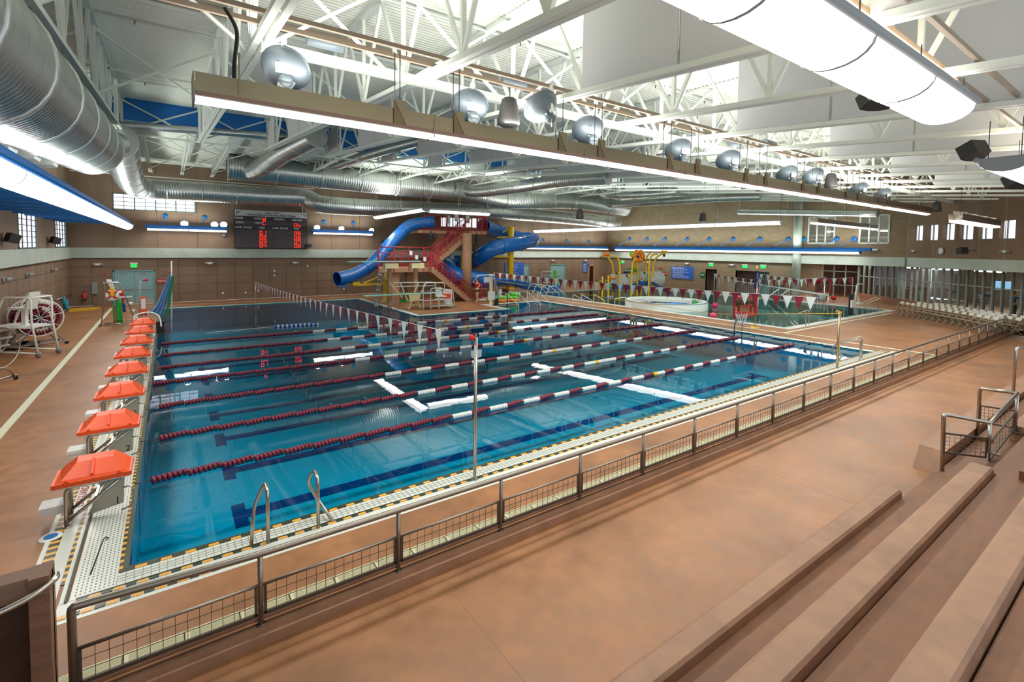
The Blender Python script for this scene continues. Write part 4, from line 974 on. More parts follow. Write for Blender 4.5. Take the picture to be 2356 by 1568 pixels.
P3 = atz(1925, 847); h3 = aty(1925, 716, P3.y).z; pole('tall steel pole with a yellow rope tied round it, near the right pool corner', P3, h3, .03)
t = thing('tied_rope', 'yellow rope tied round the steel pole and stretched to the left', 'rope', tuple(P3)); zr = aty(1925, 721, P3.y).z
pth = [P3+Vector((.03, -.03, .1)), P3+Vector((.035, -.035, zr-.1)), P3+Vector((0, -.05, zr)), P3+Vector((-.16, -.02, zr+.1)), P3+Vector((-.25, 0, zr+.06)), P3+Vector((-.12, 0, zr-.01)), P3+Vector((0, .04, zr-.02))]
MB().tube(bez(pth, 6), .016, 6).build('knot', yrope, t)
far_ = aty(1140, 645, 21.0); MB().tube([P3+Vector((0, .03, zr-.02)), aty(1640, 722, 9.0), far_], .014, 6).build('stretched_rope', yrope, t)
A3 = Vector((19.45, -.4, aty(1862, 684, 1.2).z)); A3 = aty(1880, 684, .6); B3 = aty(1139, 627, 21.6)
pennants('line of maroon and white pennants crossing the far end of the lap pool', A3, B3, 50, .36, .50, .10, first='w')
pole('slim grey pole by the white pool lift, end of the far pennant line', (B3.x-.05, B3.y, 0), B3.z+.05, .03, greym)
# ---- pool ladders
def rail_loop(label, pts, r=.021, name='grab_rail'):
    return tag(MB().tube(round_poly(pts, .14, 6), r, 10).build(name, steel), label, 'grab rail')
def ladder(label, x, y, dirv, side, h=.86, out_=.62, gap=.5, steps=True):
    """pair of bent grab rails; dirv points to the water"""
    d = Vector((dirv[0], dirv[1], 0)).normalized(); s = Vector((-d.y, d.x, 0)); t = thing('pool_ladder', label, 'pool ladder', (x, y, 0)); o = Vector((x, y, 0))
    for k in (-.5, .5):
        q = o+s*gap*k; pts = [q, q+Vector((0, 0, h*.93)), q+d*.10+Vector((0, 0, h)), q+d*out_*.85+Vector((0, 0, h*.62)), q+d*out_+Vector((0, 0, h*.42)), q+d*out_*.95+Vector((0, 0, .15)), q+d*out_*.55+Vector((0, 0, -.10)), q+d*out_*.55+Vector((0, 0, -1.1))]
        MB().tube(round_poly(pts, .16, 6), .021, 10).build('grab_rail', steel, t); MB().cyl(q, .045, .02, 12).build('escutcheon', steel, t)
    if steps:
        for z in (-.3, -.6, -.9): p = o+d*out_*.55; MB().bar(p-s*gap/2+Vector((0, 0, z)), p+s*gap/2+Vector((0, 0, z)), .09, .03).build('tread', whitepl, t)
    return t
# the near-left pair: two separate hoops seen end-on
def hoop(label, xa, xb, ya, h, leanx):
    a = atz(*xa); b_ = atz(*xb); top_ = aty(*h, (a.y+b_.y)/2+leanx)
    t = thing('grab_rail', label, 'grab rail', tuple(a)); return t, a, b_, top_
A_ = atz(617, 1249); Bq = atz(578, 1257)
t = thing('grab_rail', 'bent steel grab rail at the near pool edge, left of the pair', 'grab rail', tuple(A_))
tp1 = aty(611, 1106, -.2); ms = aty(584, 1165, -.28)
MB().tube(round_poly([A_, (A_.x, A_.y, tp1.z-.06), tp1, ms, Bq], .10, 6), .024, 12).build('rail', steel, t)
A_ = atz(732, 1214); Bq = atz(768, 1200)
t = thing('grab_rail', 'bent steel grab rail at the near pool edge, right of the pair', 'grab rail', tuple(A_))
tp1 = aty(725, 1079, -.2); ms = aty(706, 1105, -.1); ms2 = aty(730, 1148, -.1)
MB().tube(round_poly([A_, (A_.x, A_.y, tp1.z-.05), tp1, ms, ms2, Bq], .10, 6), .024, 12).build('rail', steel, t)
q1 = atz(1994, 826); ladder('steel pool ladder at the right end of the near pool edge', q1.x-.15, -.30, (-.25, 1), 1, .80, .9, .62)
q1 = atz(1834, 745); ladder('steel ladder at the near corner of the leisure pool', q1.x, 4.75, (-.2, 1), 1, .8, .8, .7)
q1 = atz(2008, 712); ladder('steel ladder at the far right corner of the leisure pool', 41.2, 5.2, (-.6, 1), 1, .9, .9, .9)
# rails at the diving pool edge and stairs in the nook
for k, (x, y) in enumerate([(12.6, 22.6), (12.6, 24.2)]): ladder(['low steel ladder on the diving pool edge, nearer', 'low steel ladder on the diving pool edge, farther'][k], x, y, (-1, 0), 1, .5, .5, .5)
t = thing('stair_rail', 'group of white handrails over the steps into the lap pool nook', 'handrail', (20.5, 20.5, 0))
for k in range(4):
    x = 20.0+k*.95; MB().tube(round_poly([(x, 21.7, 0), (x, 21.7, .85), (x, 20.6, .85), (x+.1, 19.3, .15), (x+.1, 19.3, -.6)], .1), .022, 8).build('rail', whitep, t); MB().tube([(x, 20.7, .84), (x, 20.7, -.5)], .02, 8).build('post', whitep, t)
# ---- guard railing along the curb
RY, RBZ = -1.90, -.05
rl_ = thing('guard_railing', 'long steel guard railing with wire-mesh panels between the pool deck and the spectators', 'railing', (0, RY, 0))
RT_ = .74; MR = .40; BR = .075
rx = [-.235]+[1.27+1.553*k for k in range(26)]
MB().tube(round_poly([(rx[0], RY, RBZ), (rx[0], RY, RT_+.06), (rx[1], RY, RT_)], .03, 3)+[Vector((rx[-1], RY, RT_))], .034, 12).build('top_rail', steeld, rl_)
for k, x in enumerate(rx):
    if k: MB().tube([(x, RY, RBZ), (x, RY, RT_)], .027, 12).build('post', steeld, rl_)
    MB().cyl((x, RY, -.045), .045, .022, 12).build('post_foot', steeld, rl_)
def wires(m_, x0, x1, y, z0, z1, sp=.10, r=.0025):
    n = max(1, int((x1-x0)/sp)); 
    for i in range(1, n): x = x0+(x1-x0)*i/n; m_.bar((x, y, z0), (x, y, z1), r*2, r*2)
    k = max(1, int((z1-z0)/sp))
    for i in range(1, k): z = z0+(z1-z0)*i/k; m_.bar((x0, y, z), (x1, y, z), r*2, r*2)
for a, b_ in zip(rx[:-1], rx[1:]):
    m_ = MB(); m_.tube([(a+.02, RY, MR), (b_-.02, RY, MR)], .017, 8); m_.build('mid_rail', steeld, rl_)
    MB().box((a+.03, RY-.012, BR-.02), (b_-.03, RY+.012, BR+.02)).build('bottom_rail', wirem, rl_)
    for x in (a+.045, b_-.045): MB().box((x-.014, RY-.012, BR), (x+.014, RY+.012, MR)).build('frame_upright', wirem, rl_)
    m_ = MB(); wires(m_, a+.05, b_-.05, RY, BR, MR); w_ = m_.build('wire_mesh', wirem, rl_); w_['kind'] = 'stuff'
# ---- framed end wall with handrail at the lower left
t = thing('stair_wall', 'brown capped stair wall with recessed dark face at the lower left corner', 'wall', (-.4, -1.98, -.2))
ZW = 1.26; X1 = -.335; Yc = -1.98
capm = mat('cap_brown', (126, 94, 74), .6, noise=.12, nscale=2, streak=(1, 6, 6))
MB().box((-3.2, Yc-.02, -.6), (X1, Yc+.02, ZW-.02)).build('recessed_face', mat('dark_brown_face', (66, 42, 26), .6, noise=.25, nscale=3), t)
MB().ext([(-3.2, Yc-.16, ZW-.14), (-3.2, Yc-.10, ZW), (-3.2, Yc+.08, ZW), (-3.2, Yc+.08, ZW-.14)], (3.2+X1+.0, 0, 0)).build('top_cap', capm, t)
MB().box((X1-.13, Yc-.14, -.6), (X1, Yc+.09, ZW+.002)).build('end_cap', capm, t)
hr = aty(115, 1352, Yc-.2); MB().tube(bez([(-2.5, Yc-.42, hr.z-.20), (-1.2, Yc-.36, hr.z-.10), (hr.x-.22, Yc-.26, hr.z-.035), (hr.x, Yc-.12, hr.z+.01), (hr.x+.01, Yc-.02, hr.z+.01)], 6), .026, 12).build('handrail', steel, t)
# ---- aisle railing on the benches
t = thing('aisle_railing', 'steel aisle railing loop with mesh panels on the spectator benches', 'railing', (12.5, -5, -.2))
g0 = Vector((12.15, -5.0, -.2)); 
def AP(px, py, z): return atz(px, py, z)
pA = AP(2167, 1103, -.2); zt = .0
pAt = aty(2171, 952, pA.y); H1 = pAt.z
pB = aty(2278, 972, -5.45); pC = aty(2341, 904, -5.5); pD = aty(2255, 893, -4.9)
pDb = Vector((pD.x, pD.y, .02))
MB().tube(round_poly([pA, pAt, pB, pC], .07, 5), .034, 12).build('top_rail', steel, t)
MB().tube(round_poly([pDb, pD, pC], .07, 5), .034, 12).build('top_rail', steel, t)
pBb = Vector((pB.x, pB.y, .34)); pCb = Vector((pC.x, pC.y, .34)); 
for p, q_ in ((pB, pBb), (pC, pCb)): MB().tube([p, q_], .03, 10).build('post', steel, t); MB().box((q_.x-.05, q_.y-.16, .34), (q_.x+.05, q_.y+.08, .37)).build('foot_plate', steeld, t)
def mpan(p, q_, z0a, z0b, dz, t):
    a0 = Vector((p.x, p.y, z0a)); b0 = Vector((q_.x, q_.y, z0b)); a1 = a0+Vector((0, 0, dz)); b1 = b0+Vector((0, 0, dz)); f_ = MB()
    for u, v in ((a0, b0), (a1, b1), (a0, a1), (b0, b1)): f_.bar(u, v, .025, .03)
    f_.build('panel_frame', wirem, t); m_ = MB()
    for k in range(1, 8): m_.bar(a0.lerp(b0, k/8), a1.lerp(b1, k/8), .005, .005)
    for k in range(1, 5): m_.bar(a0.lerp(a1, k/5), b0.lerp(b1, k/5), .005, .005)
    o = m_.build('wire_mesh', wirem, t); o['kind'] = 'stuff'
dA = (pB-pAt)*.04; zA = pAt.z-.42
mpan(pAt+(pB-pAt)*.05, pAt+(pB-pAt)*.95, zA-.30, zA-.30+(pB.z-pAt.z)*.6, .36, t)
mpan(pB+(pC-pB)*.05, pB+(pC-pB)*.95, pB.z-.74, pC.z-.74, .36, t)
mpan(pD+(pC-pD)*.05, pD+(pC-pD)*.95, pD.z-.74, pC.z-.74, .36, t)
p = aty(2336, 830, -4.8); q2 = Vector((p.x+1.6, p.y-.5, p.z)); t = thing('aisle_railing', 'second steel aisle rail cut by the right edge of the picture', 'railing', (p.x, p.y, -.2))
MB().tube(round_poly([(p.x, p.y, -.2), (p.x, p.y, aty(2338, 800, p.y).z), (q2.x, q2.y, aty(2338, 800, p.y).z)], .1), .034, 10).build('top_rail', steel, t)
# ---- texts on the coping
def decktext(s, px, py, size, rz, z=.012):
    p = atz(px, py); o = text('depth_marking', s, size, textr, (p.x, p.y, z), (0, 0, rz)); return struct(o)
for px, py in [(1565, 741), (1320, 706), (1440, 722)]: decktext('4 FT-0 IN', px, py, .28, -PI/2)
decktext('4 FT-0 IN', 1881, 790, .34, -PI/2); decktext('NO DIVING', 1655, 757, .30, -PI/2); decktext('NO DIVING', 1447, 727, .26, -PI/2)
decktext('12 FT-0 IN', 503, 697, .26, 0); decktext('12 FT-0 IN', 719, 688, .26, 0)
for px, py in [(1024, 717), (1085, 713), (1128, 710)]: decktext('9 FT-0 IN' if px < 1100 else '5 FT-0 IN', px, py, .26, 0)
decktext('5 FT-0 IN   NO DIVING', 1190, 697, .2, 0)
sm = MB()
for px, py in [(1323, 704), (1372, 712), (1441, 722), (1513, 735), (1598, 750), (1678, 762), (1790, 778), (1915, 796)]:
    p = atz(px, py); sm.box((p.x-.08, p.y-.30, 0), (p.x+.16, p.y+.30, .012))
struct(sm.build('trim_15', mat('tile_slate', (90, 100, 124), .4)))
# ================================================================ LEFT DECK
def lifeguard_chair(label, o, rz, scale=1.0, frame=whitep):
    t = thing('lifeguard_chair', label, 'lifeguard chair', tuple(o), rz, None); W_, H_ = .38, 1.72
    for s in (-W_, W_):
        MB().tube(round_poly([(-1.05, s, .12), (-.35, s, H_), (.45, s, H_), (.45, s, 1.0), (.62, s, .10)], .12), .03, 10).build('side_frame', frame, t, world=False)
        MB().tube([(-.95, s, .16), (.6, s, .12)], .025, 8).build('lower_rail', frame, t, world=False)
        MB().tube([(-.7, s, .85), (.5, s, .85)], .022, 8).build('platform_rail', frame, t, world=False)
        MB().lathe([(0, -.02), (.09, -.02), (.09, .02), (0, .02)], (.62, s, .09), (0, 1, 0), 14).build('wheel', greym, t, world=False)
    MB().box((-.70, -.36, .84), (.42, .36, .90)).build('platform', whitepl, t, world=False)
    MB().box((-.12, -.06, .90), (0, .06, 1.35)).build('seat_post', whitepl, t, world=False)
    MB().box((-.38, -.22, 1.35), (.14, .22, 1.41)).build('seat', whitepl, t, world=False)
    MB().ext([(.10, -.2, 1.38), (.16, -.2, 1.38), (.28, -.2, 1.86), (.22, -.2, 1.86)], (0, .4, 0)).build('backrest', whitepl, t, world=False)
    for k in range(3): z = .22+k*.24; x = -1.05+z*.43; MB().box((x-.07, -.38, z), (x+.09, .38, z+.04)).build('step', whitepl, t, world=False)
    MB().tube([(.45, -W_, H_), (.45, W_, H_)], .025, 8).build('cross_rail', frame, t, world=False)
    return t
a = atz(113, 818); lg_ = lifeguard_chair('pale green-white lifeguard chair on wheels in front of the maroon rope reel', (a.x-.62, a.y+.5, 0), -.62); lg_.scale = (1.2, 1.0, 1.22)
# rope reel
def reel(label, c, r, rz, wheels=True):
    t = thing('rope_reel', label, 'rope reel', (c[0], c[1], 0), rz); cz = r+.42
    for s in (-.42, .42):
        MB().tube([(r*math.cos(2*PI*k/32), s, cz+r*math.sin(2*PI*k/32)) for k in range(32)], .022, 6, closed=True).build('rim', whitep, t, world=False)
        MB().tube([(r*.62*math.cos(2*PI*k/24), s, cz+r*.62*math.sin(2*PI*k/24)) for k in range(24)], .014, 5, closed=True).build('inner_ring', whitep, t, world=False)
        for k in range(8): a = 2*PI*k/8+.2; MB().tube([(0, s, cz), (r*math.cos(a), s, cz+r*math.sin(a))], .014, 5).build('spoke', whitep, t, world=False)
        for u in (-.7, .7): MB().tube([(u, s*1.1, .1), (0, s*1.1, cz)], .025, 6).build('stand_leg', greym, t, world=False)
        MB().tube([(-.8, s*1.1, .12), (.8, s*1.1, .12)], .03, 6).build('base_rail', greym, t, world=False)
        for u in (-.75, .75): MB().lathe([(0, -.02), (.07, -.02), (.07, .02), (0, .02)], (u, s*1.1, .07), (0, 1, 0), 10).build('caster', blackm, t, world=False)
    MB().tube([(0, -.5, cz), (0, .5, cz)], .04, 8).build('axle', greym, t, world=False)
    random.seed(3); mm = MB(); wm_ = MB()
    for ring, rr in enumerate([.35, .52, .69, .86]):
        n = int(2*PI*rr*r/.09)
        for k in range(n):
            a = 2*PI*k/n
            for y in (-.3, -.1, .1, .3):
                white = (int(k/6)+ring*3+int(y*10)) % 7 == 0
                (wm_ if white else mm).lathe([(.02, -.04), (.085, -.03), (.085, .03), (.02, .04)], (rr*r*math.cos(a), y, cz+rr*r*math.sin(a)), (-math.sin(a), random.uniform(-.2, .2), math.cos(a)), 6)
    o = mm.build('wound_maroon_floats', maroonm, t, world=False); o['kind'] = 'stuff'; o = wm_.build('wound_white_floats', whitepl, t, world=False); o['kind'] = 'stuff'
    return t
c_ = atz(96, 802); reel('rope reel wound with maroon and white lane floats by the left wall', (-3.75, 18.5), .70, .45)
c_ = atz(10, 880); t = thing('rope_reel', 'empty steel hose reel cut by the left picture edge', 'rope reel', (c_.x-.35, c_.y+.1, 0), .9)
for s in (-.3, .3): MB().tube([(.62*math.cos(2*PI*k/28), s, 1.02+.62*math.sin(2*PI*k/28)) for k in range(28)], .02, 6, closed=True).build('rim', steel, t, world=False); MB().tube(round_poly([(-.5, s, .1), (0, s, .45), (.25, s, .4), (.45, s, .12)], .1), .025, 6).build('leg', steel, t, world=False); MB().tube([(-.6, s, .12), (.5, s, .12)], .03, 6).build('base_rail', steel, t, world=False); MB().lathe([(0, -.02), (.06, -.02), (.06, .02), (0, .02)], (.48, s, .06), (0, 1, 0), 10).build('caster', blackm, t, world=False)
# caster dollies lying by the wall
for k, (px, py) in enumerate([(42, 800), (66, 797)]): p = atz(px, py); t = thing('dolly', ['flat grey caster dolly behind the lifeguard chair, left one', 'flat grey caster dolly behind the lifeguard chair, right one'][k], 'dolly', tuple(p)); MB().box((p.x-.25, p.y-.5, .12), (p.x+.25, p.y+.5, .17)).build('frame', steeld, t); [MB().lathe([(0, -.02), (.06, -.02), (.06, .02), (0, .02)], (p.x+u, p.y+v, .06), (0, 1, 0), 10).build('caster', blackm, t) for u in (-.2, .2) for v in (-.45, .45)]
# second lifeguard chair, seen from behind, hung with rescue gear
cb = atz(262, 748); ry = cb.y
t = thing('lifeguard_chair', 'steel lifeguard chair hung with ring buoy, rescue board and shirts, seen from behind', 'lifeguard chair', (cb.x, cb.y, 0))
def S(px, py, dy=0): return aty(px, py, ry+dy)
for dy in (0, .75):
    MB().tube(round_poly([S(232, 752, dy), S(240, 695, dy), S(239, 650, dy), S(275, 649, dy), S(310, 734, dy)], .12), .028, 10).build('side_frame', steel, t)
MB().tube([S(240, 748), S(300, 741)], .026, 8).build('lower_rail', steel, t); MB().tube([S(240, 744, .75), S(306, 736, .75)], .026, 8).build('lower_rail', steel, t)
MB().tube([S(239, 650), S(239, 650, .75)], .026, 8).build('cross_rail', steel, t)
for px, py in ((232, 755), (311, 735)): p = S(px, py); MB().lathe([(0, -.02), (.07, -.02), (.07, .02), (0, .02)], (p.x, p.y, .07), (0, 1, 0), 12).build('wheel', greym, t)
s0 = S(262, 668); MB().box((s0.x-.15, ry+.1, s0.z-.15), (s0.x+.28, ry+.6, s0.z-.08)).build('seat', whitepl, t); q_ = S(247, 644); MB().ext([(q_.x-.05, ry+.1, q_.z), (q_.x+.12, ry+.1, q_.z-.02), (q_.x+.24, ry+.1, q_.z-.45), (q_.x+.12, ry+.1, q_.z-.45)], (0, .45, 0)).build('backrest', whitepl, t)
for px, py in ((299, 699), (305, 716), (311, 732)): p = S(px, py); MB().box((p.x-.08, ry+.05, p.z-.02), (p.x+.08, ry+.7, p.z+.03)).build('step', whitepl, t)
p = S(290, 683); MB().box((p.x-.35, ry-.02, p.z-.02), (p.x+.25, ry+.05, p.z+.04)).build('crossboard', whitepl, t)
c_ = S(258, 678, -.12); tt = thing('ring_buoy', 'white ring buoy hanging on the back of the chair', 'ring buoy', tuple(c_)); R_ = (S(272, 678).x-S(244, 678).x)/2*.82
MB().tube([(c_.x+R_*math.cos(2*PI*k/28), c_.y, c_.z+R_*math.sin(2*PI*k/28)) for k in range(28)], .075, 10, closed=True).build('ring', whitepl, tt)
for a in (.8, 2.3, 3.9, 5.5): MB().lathe([(.079, -.05), (.082, -.05), (.082, .05), (.079, .05)], (c_.x+R_*math.cos(a), c_.y, c_.z+R_*math.sin(a)), (-math.sin(a), 0, math.cos(a)), 10).build('band', redb, tt)
MB().tube([(c_.x+R_*1.25*math.cos(2*PI*k/20+.4), c_.y-.05, c_.z-.04+R_*1.25*math.sin(2*PI*k/20+.4)) for k in range(20)], .012, 5, closed=True).build('grab_line', whitec, tt)
def sheet(name, label, cat, pts, th, m_, y):      # soft hanging article with real thickness, rounded in depth
    P = [aty(px, py, y) for px, py in pts]; cx_ = sum((p for p in P), Vector())/len(P); m2 = MB()
    fr = [p.lerp(cx_, .25)+Vector((0, -th, 0)) for p in P]; bk = [p.lerp(cx_, .25)+Vector((0, th, 0)) for p in P]; n = len(P)
    for i in range(n): j = (i+1) % n; m2.q([P[i], P[j], fr[j], fr[i]], True); m2.q([P[j], P[i], bk[i], bk[j]], True)
    m2.q(fr, True); m2.q(bk[::-1], True); return tag(m2.build(name, m_), label, cat)
sheet('life_vest', 'yellow vest stuffed through the ring buoy', 'vest', [(253, 662), (258, 657), (263, 664), (264, 680), (259, 685), (253, 680)], .10, mat('vest_yellow', (240, 176, 30), .7), ry-.2)
sheet('rescue_board', 'green rescue board standing under the chair', 'rescue board', [(266, 690), (280, 688), (281, 741), (267, 742)], .06, greenm, ry+.05)
sheet('rescue_tube', 'narrow green rescue tube left of the green board', 'rescue tube', [(258, 700), (263, 700), (266, 741), (261, 742)], .05, greenm, ry+.12)
sheet('rescue_tube', 'thin green rescue tube right of the green board', 'rescue tube', [(281, 686), (283, 742), (279, 742), (277, 700)], .04, greenm, ry-.06)
sheet('board_strap', 'red strap on the green board', 'strap', [(264, 702), (266, 702), (265, 742), (263, 742)], .02, redb, ry-.04)
sheet('shirt', 'red lifeguard shirt hanging on the chair', 'shirt', [(271, 668), (281, 667), (288, 682), (284, 699), (281, 699), (278, 682)], .12, redb, ry+.35)
sheet('shorts', 'blue shorts hanging below the red shirt', 'shorts', [(281, 699), (288, 699), (290, 717), (283, 718)], .08, mat('cloth_blue', (36, 60, 160), .8), ry+.4)
sheet('towel', 'tan towel hanging lowest on the chair', 'towel', [(285, 718), (289, 718), (293, 739), (290, 739)], .04, skinm, ry+.4)
# clipboard stand with red top, tall hook pole
pb = atz(330, 716); t = thing('sign_stand', 'orange-framed rules board standing behind the farthest block', 'sign', (pb.x, pb.y, 0)); yy = 20.6
a = aty(322, 683, yy); b_ = aty(338, 720, yy); MB().box((a.x, yy, b_.z-.1), (b_.x, yy+.06, a.z)).build('frame', orangem, t); a2 = aty(323, 687, yy); b2 = aty(337, 710, yy); MB().box((a2.x+.02, yy-.012, b2.z), (b2.x-.02, yy, a2.z)).build('sheet', whitec, t)
for x in (a.x+.05, b_.x-.05): MB().box((x-.02, yy, 0), (x+.02, yy+.05, b_.z)).build('leg', greym, t)
g0 = Vector((aty(318, 727, 20.9).x, 20.9, 0)); t = thing('shepherd_pole', 'tall thin pole with a red tip beside the rules board', 'pole', tuple(g0)); tz = aty(322, 645, 20.9).z
MB().tube([g0, g0+Vector((.12, 0, tz))], .028, 8).build('shaft', greym, t); MB().sph(g0+Vector((.3, 0, tz+.02)), .07, 10, 8, (1.6, .6, .8)).build('tip', redb, t); MB().bar(g0+Vector((.12, 0, tz)), g0+Vector((.26, 0, tz+.02)), .02, .02).build('arm', greym, t)
# blue cover hanging from a pole at the far corner of the blocks
cy = 19.6
pc_ = Vector((aty(394, 730, cy).x, cy, 0)); t = thing('stanchion_pole', 'white pole that holds up the blue draped cover', 'pole', tuple(pc_)); tz = aty(395, 600, cy).z; tx_ = aty(395, 600, cy).x
MB().tube([pc_, (tx_, cy, tz)], .03, 8).build('tube', whitep, t); MB().sph((tx_-.08, cy, aty(392, 625, cy).z), .05, 8, 6).build('knob', redb, t)
t = thing('draped_cover', 'blue-grey draped cover falling from the pole beside the farthest block', 'cover', (-.2, 19.6, .4)); m_ = MB()
E_l = [(392, 627), (384, 645), (374, 668), (360, 700), (346, 716), (338, 720)]; E_r = [(397, 625), (394, 645), (390, 668), (383, 700), (377, 716), (373, 729)]
rows = []
for (l, r_) in zip(E_l, E_r):
    A = aty(*l, cy); B = aty(*r_, cy); rows.append([A.lerp(B, k/12)+Vector((0, .10*math.sin(k*1.7+A.z)*(A-B).length, 0)) for k in range(13)])
for i in range(len(rows)-1):
    for k in range(12): m_.q([rows[i][k], rows[i+1][k], rows[i+1][k+1], rows[i][k+1]], True)
for i in range(len(rows)-1):
    for k in range(12): o_ = Vector((0, .05, 0)); m_.q([rows[i][k]+o_, rows[i][k+1]+o_, rows[i+1][k+1]+o_, rows[i+1][k]+o_], True)
m_.build('cloth', mat('cover_blue', (96, 138, 190), .8), t)
m_ = MB(); G = [(397, 635), (396, 655), (391, 675), (388, 700), (380, 729)]
for u, v in zip(G[:-1], G[1:]): m_.bar(aty(*u, cy-.05), aty(*v, cy-.05), .06, .10)
m_.build('green_edge', mat('cover_green', (16, 120, 60), .8), t); m_ = MB()
m_.tube([aty(320, 721, cy-.3), aty(345, 717, cy-.3), aty(362, 727, cy-.2), aty(368, 735, cy-.3)], .03, 8); m_.build('frame_tube', steel, t)
t = thing('cover_reel', 'white curved reel frame over the farthest block', 'reel', (-.5, 19.2, 0)); MB().tube(bez([(-.75, 19.1, .9), (-.3, 19.2, 1.0), (.1, 19.0, .85), (.2, 18.6, .4)], 5), .03, 8).build('hoop', whitep, t); MB().tube([(-.75, 19.1, .9), (-.75, 19.1, 0)], .03, 8).build('leg', whitep, t); MB().box((0.0, 19.25, 0), (.3, 19.5, .55)).build('motor_box', blackm, t)
# wall things on the left
def wall_light(label, p, n, w_=.32):
    t = thing('wall_light', label, 'wall light', tuple(p), 0, 'twin-head emergency wall lights'); n = Vector(n); s = Vector((-n.y, n.x, 0))
    MB().bar(Vector(p)-s*w_/2, Vector(p)+s*w_/2, .10, .13).build('case', whitepl, t)
    for k in (-.5, .5): MB().sph(Vector(p)+s*w_*k+n*.07, .08, 10, 7).build('head', greym, t)
for k, (px, py) in enumerate([(14, 642), (66, 631), (123, 620), (172, 611)]): wall_light('twin-head wall light on the left wall, %s from the picture edge' % ['first', 'second', 'third', 'fourth'][k], atx(px, py, WX+.08), (1, 0, 0))
for k, (px, py) in enumerate([(225, 608), (482, 605), (679, 604), (1180, 599), (1272, 599), (1346, 599)]): wall_light('twin-head wall light on the back wall, %s from the left corner' % ['first', 'second', 'third', 'fourth', 'fifth', 'sixth'][k], aty(px, py, WY-.08), (0, -1, 0), .4)
def wbox(name, label, cat, a, b_, y, d, m_, parts=()):
    A = aty(*a, y); B = aty(*b_, y); return tag(MB().box((A.x, y-d, B.z), (B.x, y, A.z)).build(name, m_), label, cat)
wbox('wall_cabinet', 'grey steel cabinet on the back wall left of the double door', 'cabinet', (211, 649), (225, 675), WY-.02, .12, greym)
p = atz(196, 702); t = thing('fire_extinguisher', 'red fire extinguisher standing in the far left corner', 'extinguisher', (-3.9, 33.0, 0)); MB().lathe([(0, .42), (.04, .42), (.09, .36), (.09, 0)], (-3.9, 33.0, .5), n=12).build('cylinder', redb, t); MB().box((-3.95, 32.95, .94), (-3.85, 33.05, 1.0)).build('valve', blackm, t); MB().box((-4.0, 32.95, .45), (-3.8, WY-.0, .5)).build('wall_hook', blackm, t)
tag(MB().box((-2.95, 33.36, 2.0), (-2.85, WY, 2.1)).build('fire_alarm', redb), 'small red alarm button left of the double door', 'alarm')
# bags and tubs on the left wall
for k, (px, py, s) in enumerate([(154, 708, .8), (148, 690, .6)]):
    p = atx(px, py, WX+.15); p = Vector((WX+.13, p.y, max(p.z, .28*s*1.6)))
    tag(MB().sph(p, .28*s, 10, 8, (.5, .7, 1.5)).build('mesh_bag', mat('bag_turquoise', (40, 150, 180), .6)), ['turquoise bag standing on the deck by the left wall', 'turquoise bag hanging from the pole on the left wall'][k], 'bag')
a = atx(130, 690, WX+.06); b_ = atx(183, 668, WX+.06); tag(MB().tube([a, b_], .035, 8).build('rescue_pole', steel), 'long pole mounted slantwise along the left wall', 'pole')
tag(MB().ext([(-4.3, 30.2, 0), (-3.2, 30.6, 0), (-3.0, 31.6, 0), (-4.3, 31.2, 0)], (0, 0, .10)).build('folded_tarp', mat('tarp_yellow', (214, 164, 40), .7)), 'yellow folded tarp on the deck in the far left corner', 'tarp')
# ---- doors, signs, scoreboard on the back wall
def door(n, x0, x1, z1, leaves, label=None, kick=True):
    f_ = MB(); y = WY-.02; f_.box((x0, y-.03, 0), (x0+.08, y+.12, z1)); f_.box((x1-.08, y-.03, 0), (x1, y+.12, z1)); f_.box((x0, y-.03, z1-.08), (x1, y+.12, z1)); d_ = struct(f_.build('door_%d' % n, mat('door_frame_teal', (108, 160, 160), .5)))
    w_ = (x1-x0-.16)/leaves
    for k in range(leaves):
        a = x0+.08+k*w_; MB().box((a+.01, y+.02, 0.02), (a+w_-.01, y+.09, z1-.09)).build('door_leaf', doorm, d_)
        if kick: MB().box((a+.05, y+.005, .05), (a+w_-.05, y+.02, .30)).build('kick_plate', steel, d_); MB().bar((a+.08, y-.04, 1.0), (a+w_-.08, y-.04, 1.0), .05, .05).build('push_bar', steel, d_); MB().box((a+w_*.3, y-.03, z1-.22), (a+w_*.6, y+.02, z1-.15)).build('door_closer', greym, d_)
        else: MB().sph((a+(w_-.1 if k == 0 else .1), y-.02, 1.0), .04, 8, 6).build('door_knob', steel, d_)
    return d_
door(7, -2.5, -.25, 2.25, 2)
A = aty(1207, 607, WY); B = aty(1240, 660, WY); door(8, 29.6, 31.7, 2.3, 2, kick=False)
door(9, 34.6, 36.8, 2.3, 2, kick=False)
f_ = MB(); f_.box((40.35, WY-.05, 0), (40.5, WY+.1, 2.25)); f_.box((41.2, WY-.05, 0), (41.35, WY+.1, 2.25)); f_.box((40.35, WY-.05, 2.1), (41.35, WY+.1, 2.25)); dd_ = struct(f_.build('door_10', mat('door_frame_tan', (190, 140, 96), .6))); MB().box((40.5, WY+.02, 0), (41.2, WY+.08, 2.1)).build('door_leaf', mat('sauna_glass_dark', (40, 34, 30), .2), dd_)
def exit_sign(label, p, n, s=.34):
    t = thing('exit_sign', label, 'exit sign', tuple(p)); n = Vector(n); sd = Vector((-n.y, n.x, 0)); p = Vector(p); MB().bar(p-sd*s*.6+Vector((0, 0, .17)), p+sd*s*.6+Vector((0, 0, .17)), .10, .08).build('lamp_head', whitepl, t); MB().bar(p-sd*s/2, p+sd*s/2, .03, .22).build('face', exitm, t)
    rz = math.atan2(n.y, n.x)+PI/2; text('lettering', 'EXIT', .16, mat('exit_letter', (10, 120, 60), .5), p+n*.02, (PI/2, 0, rz), t)
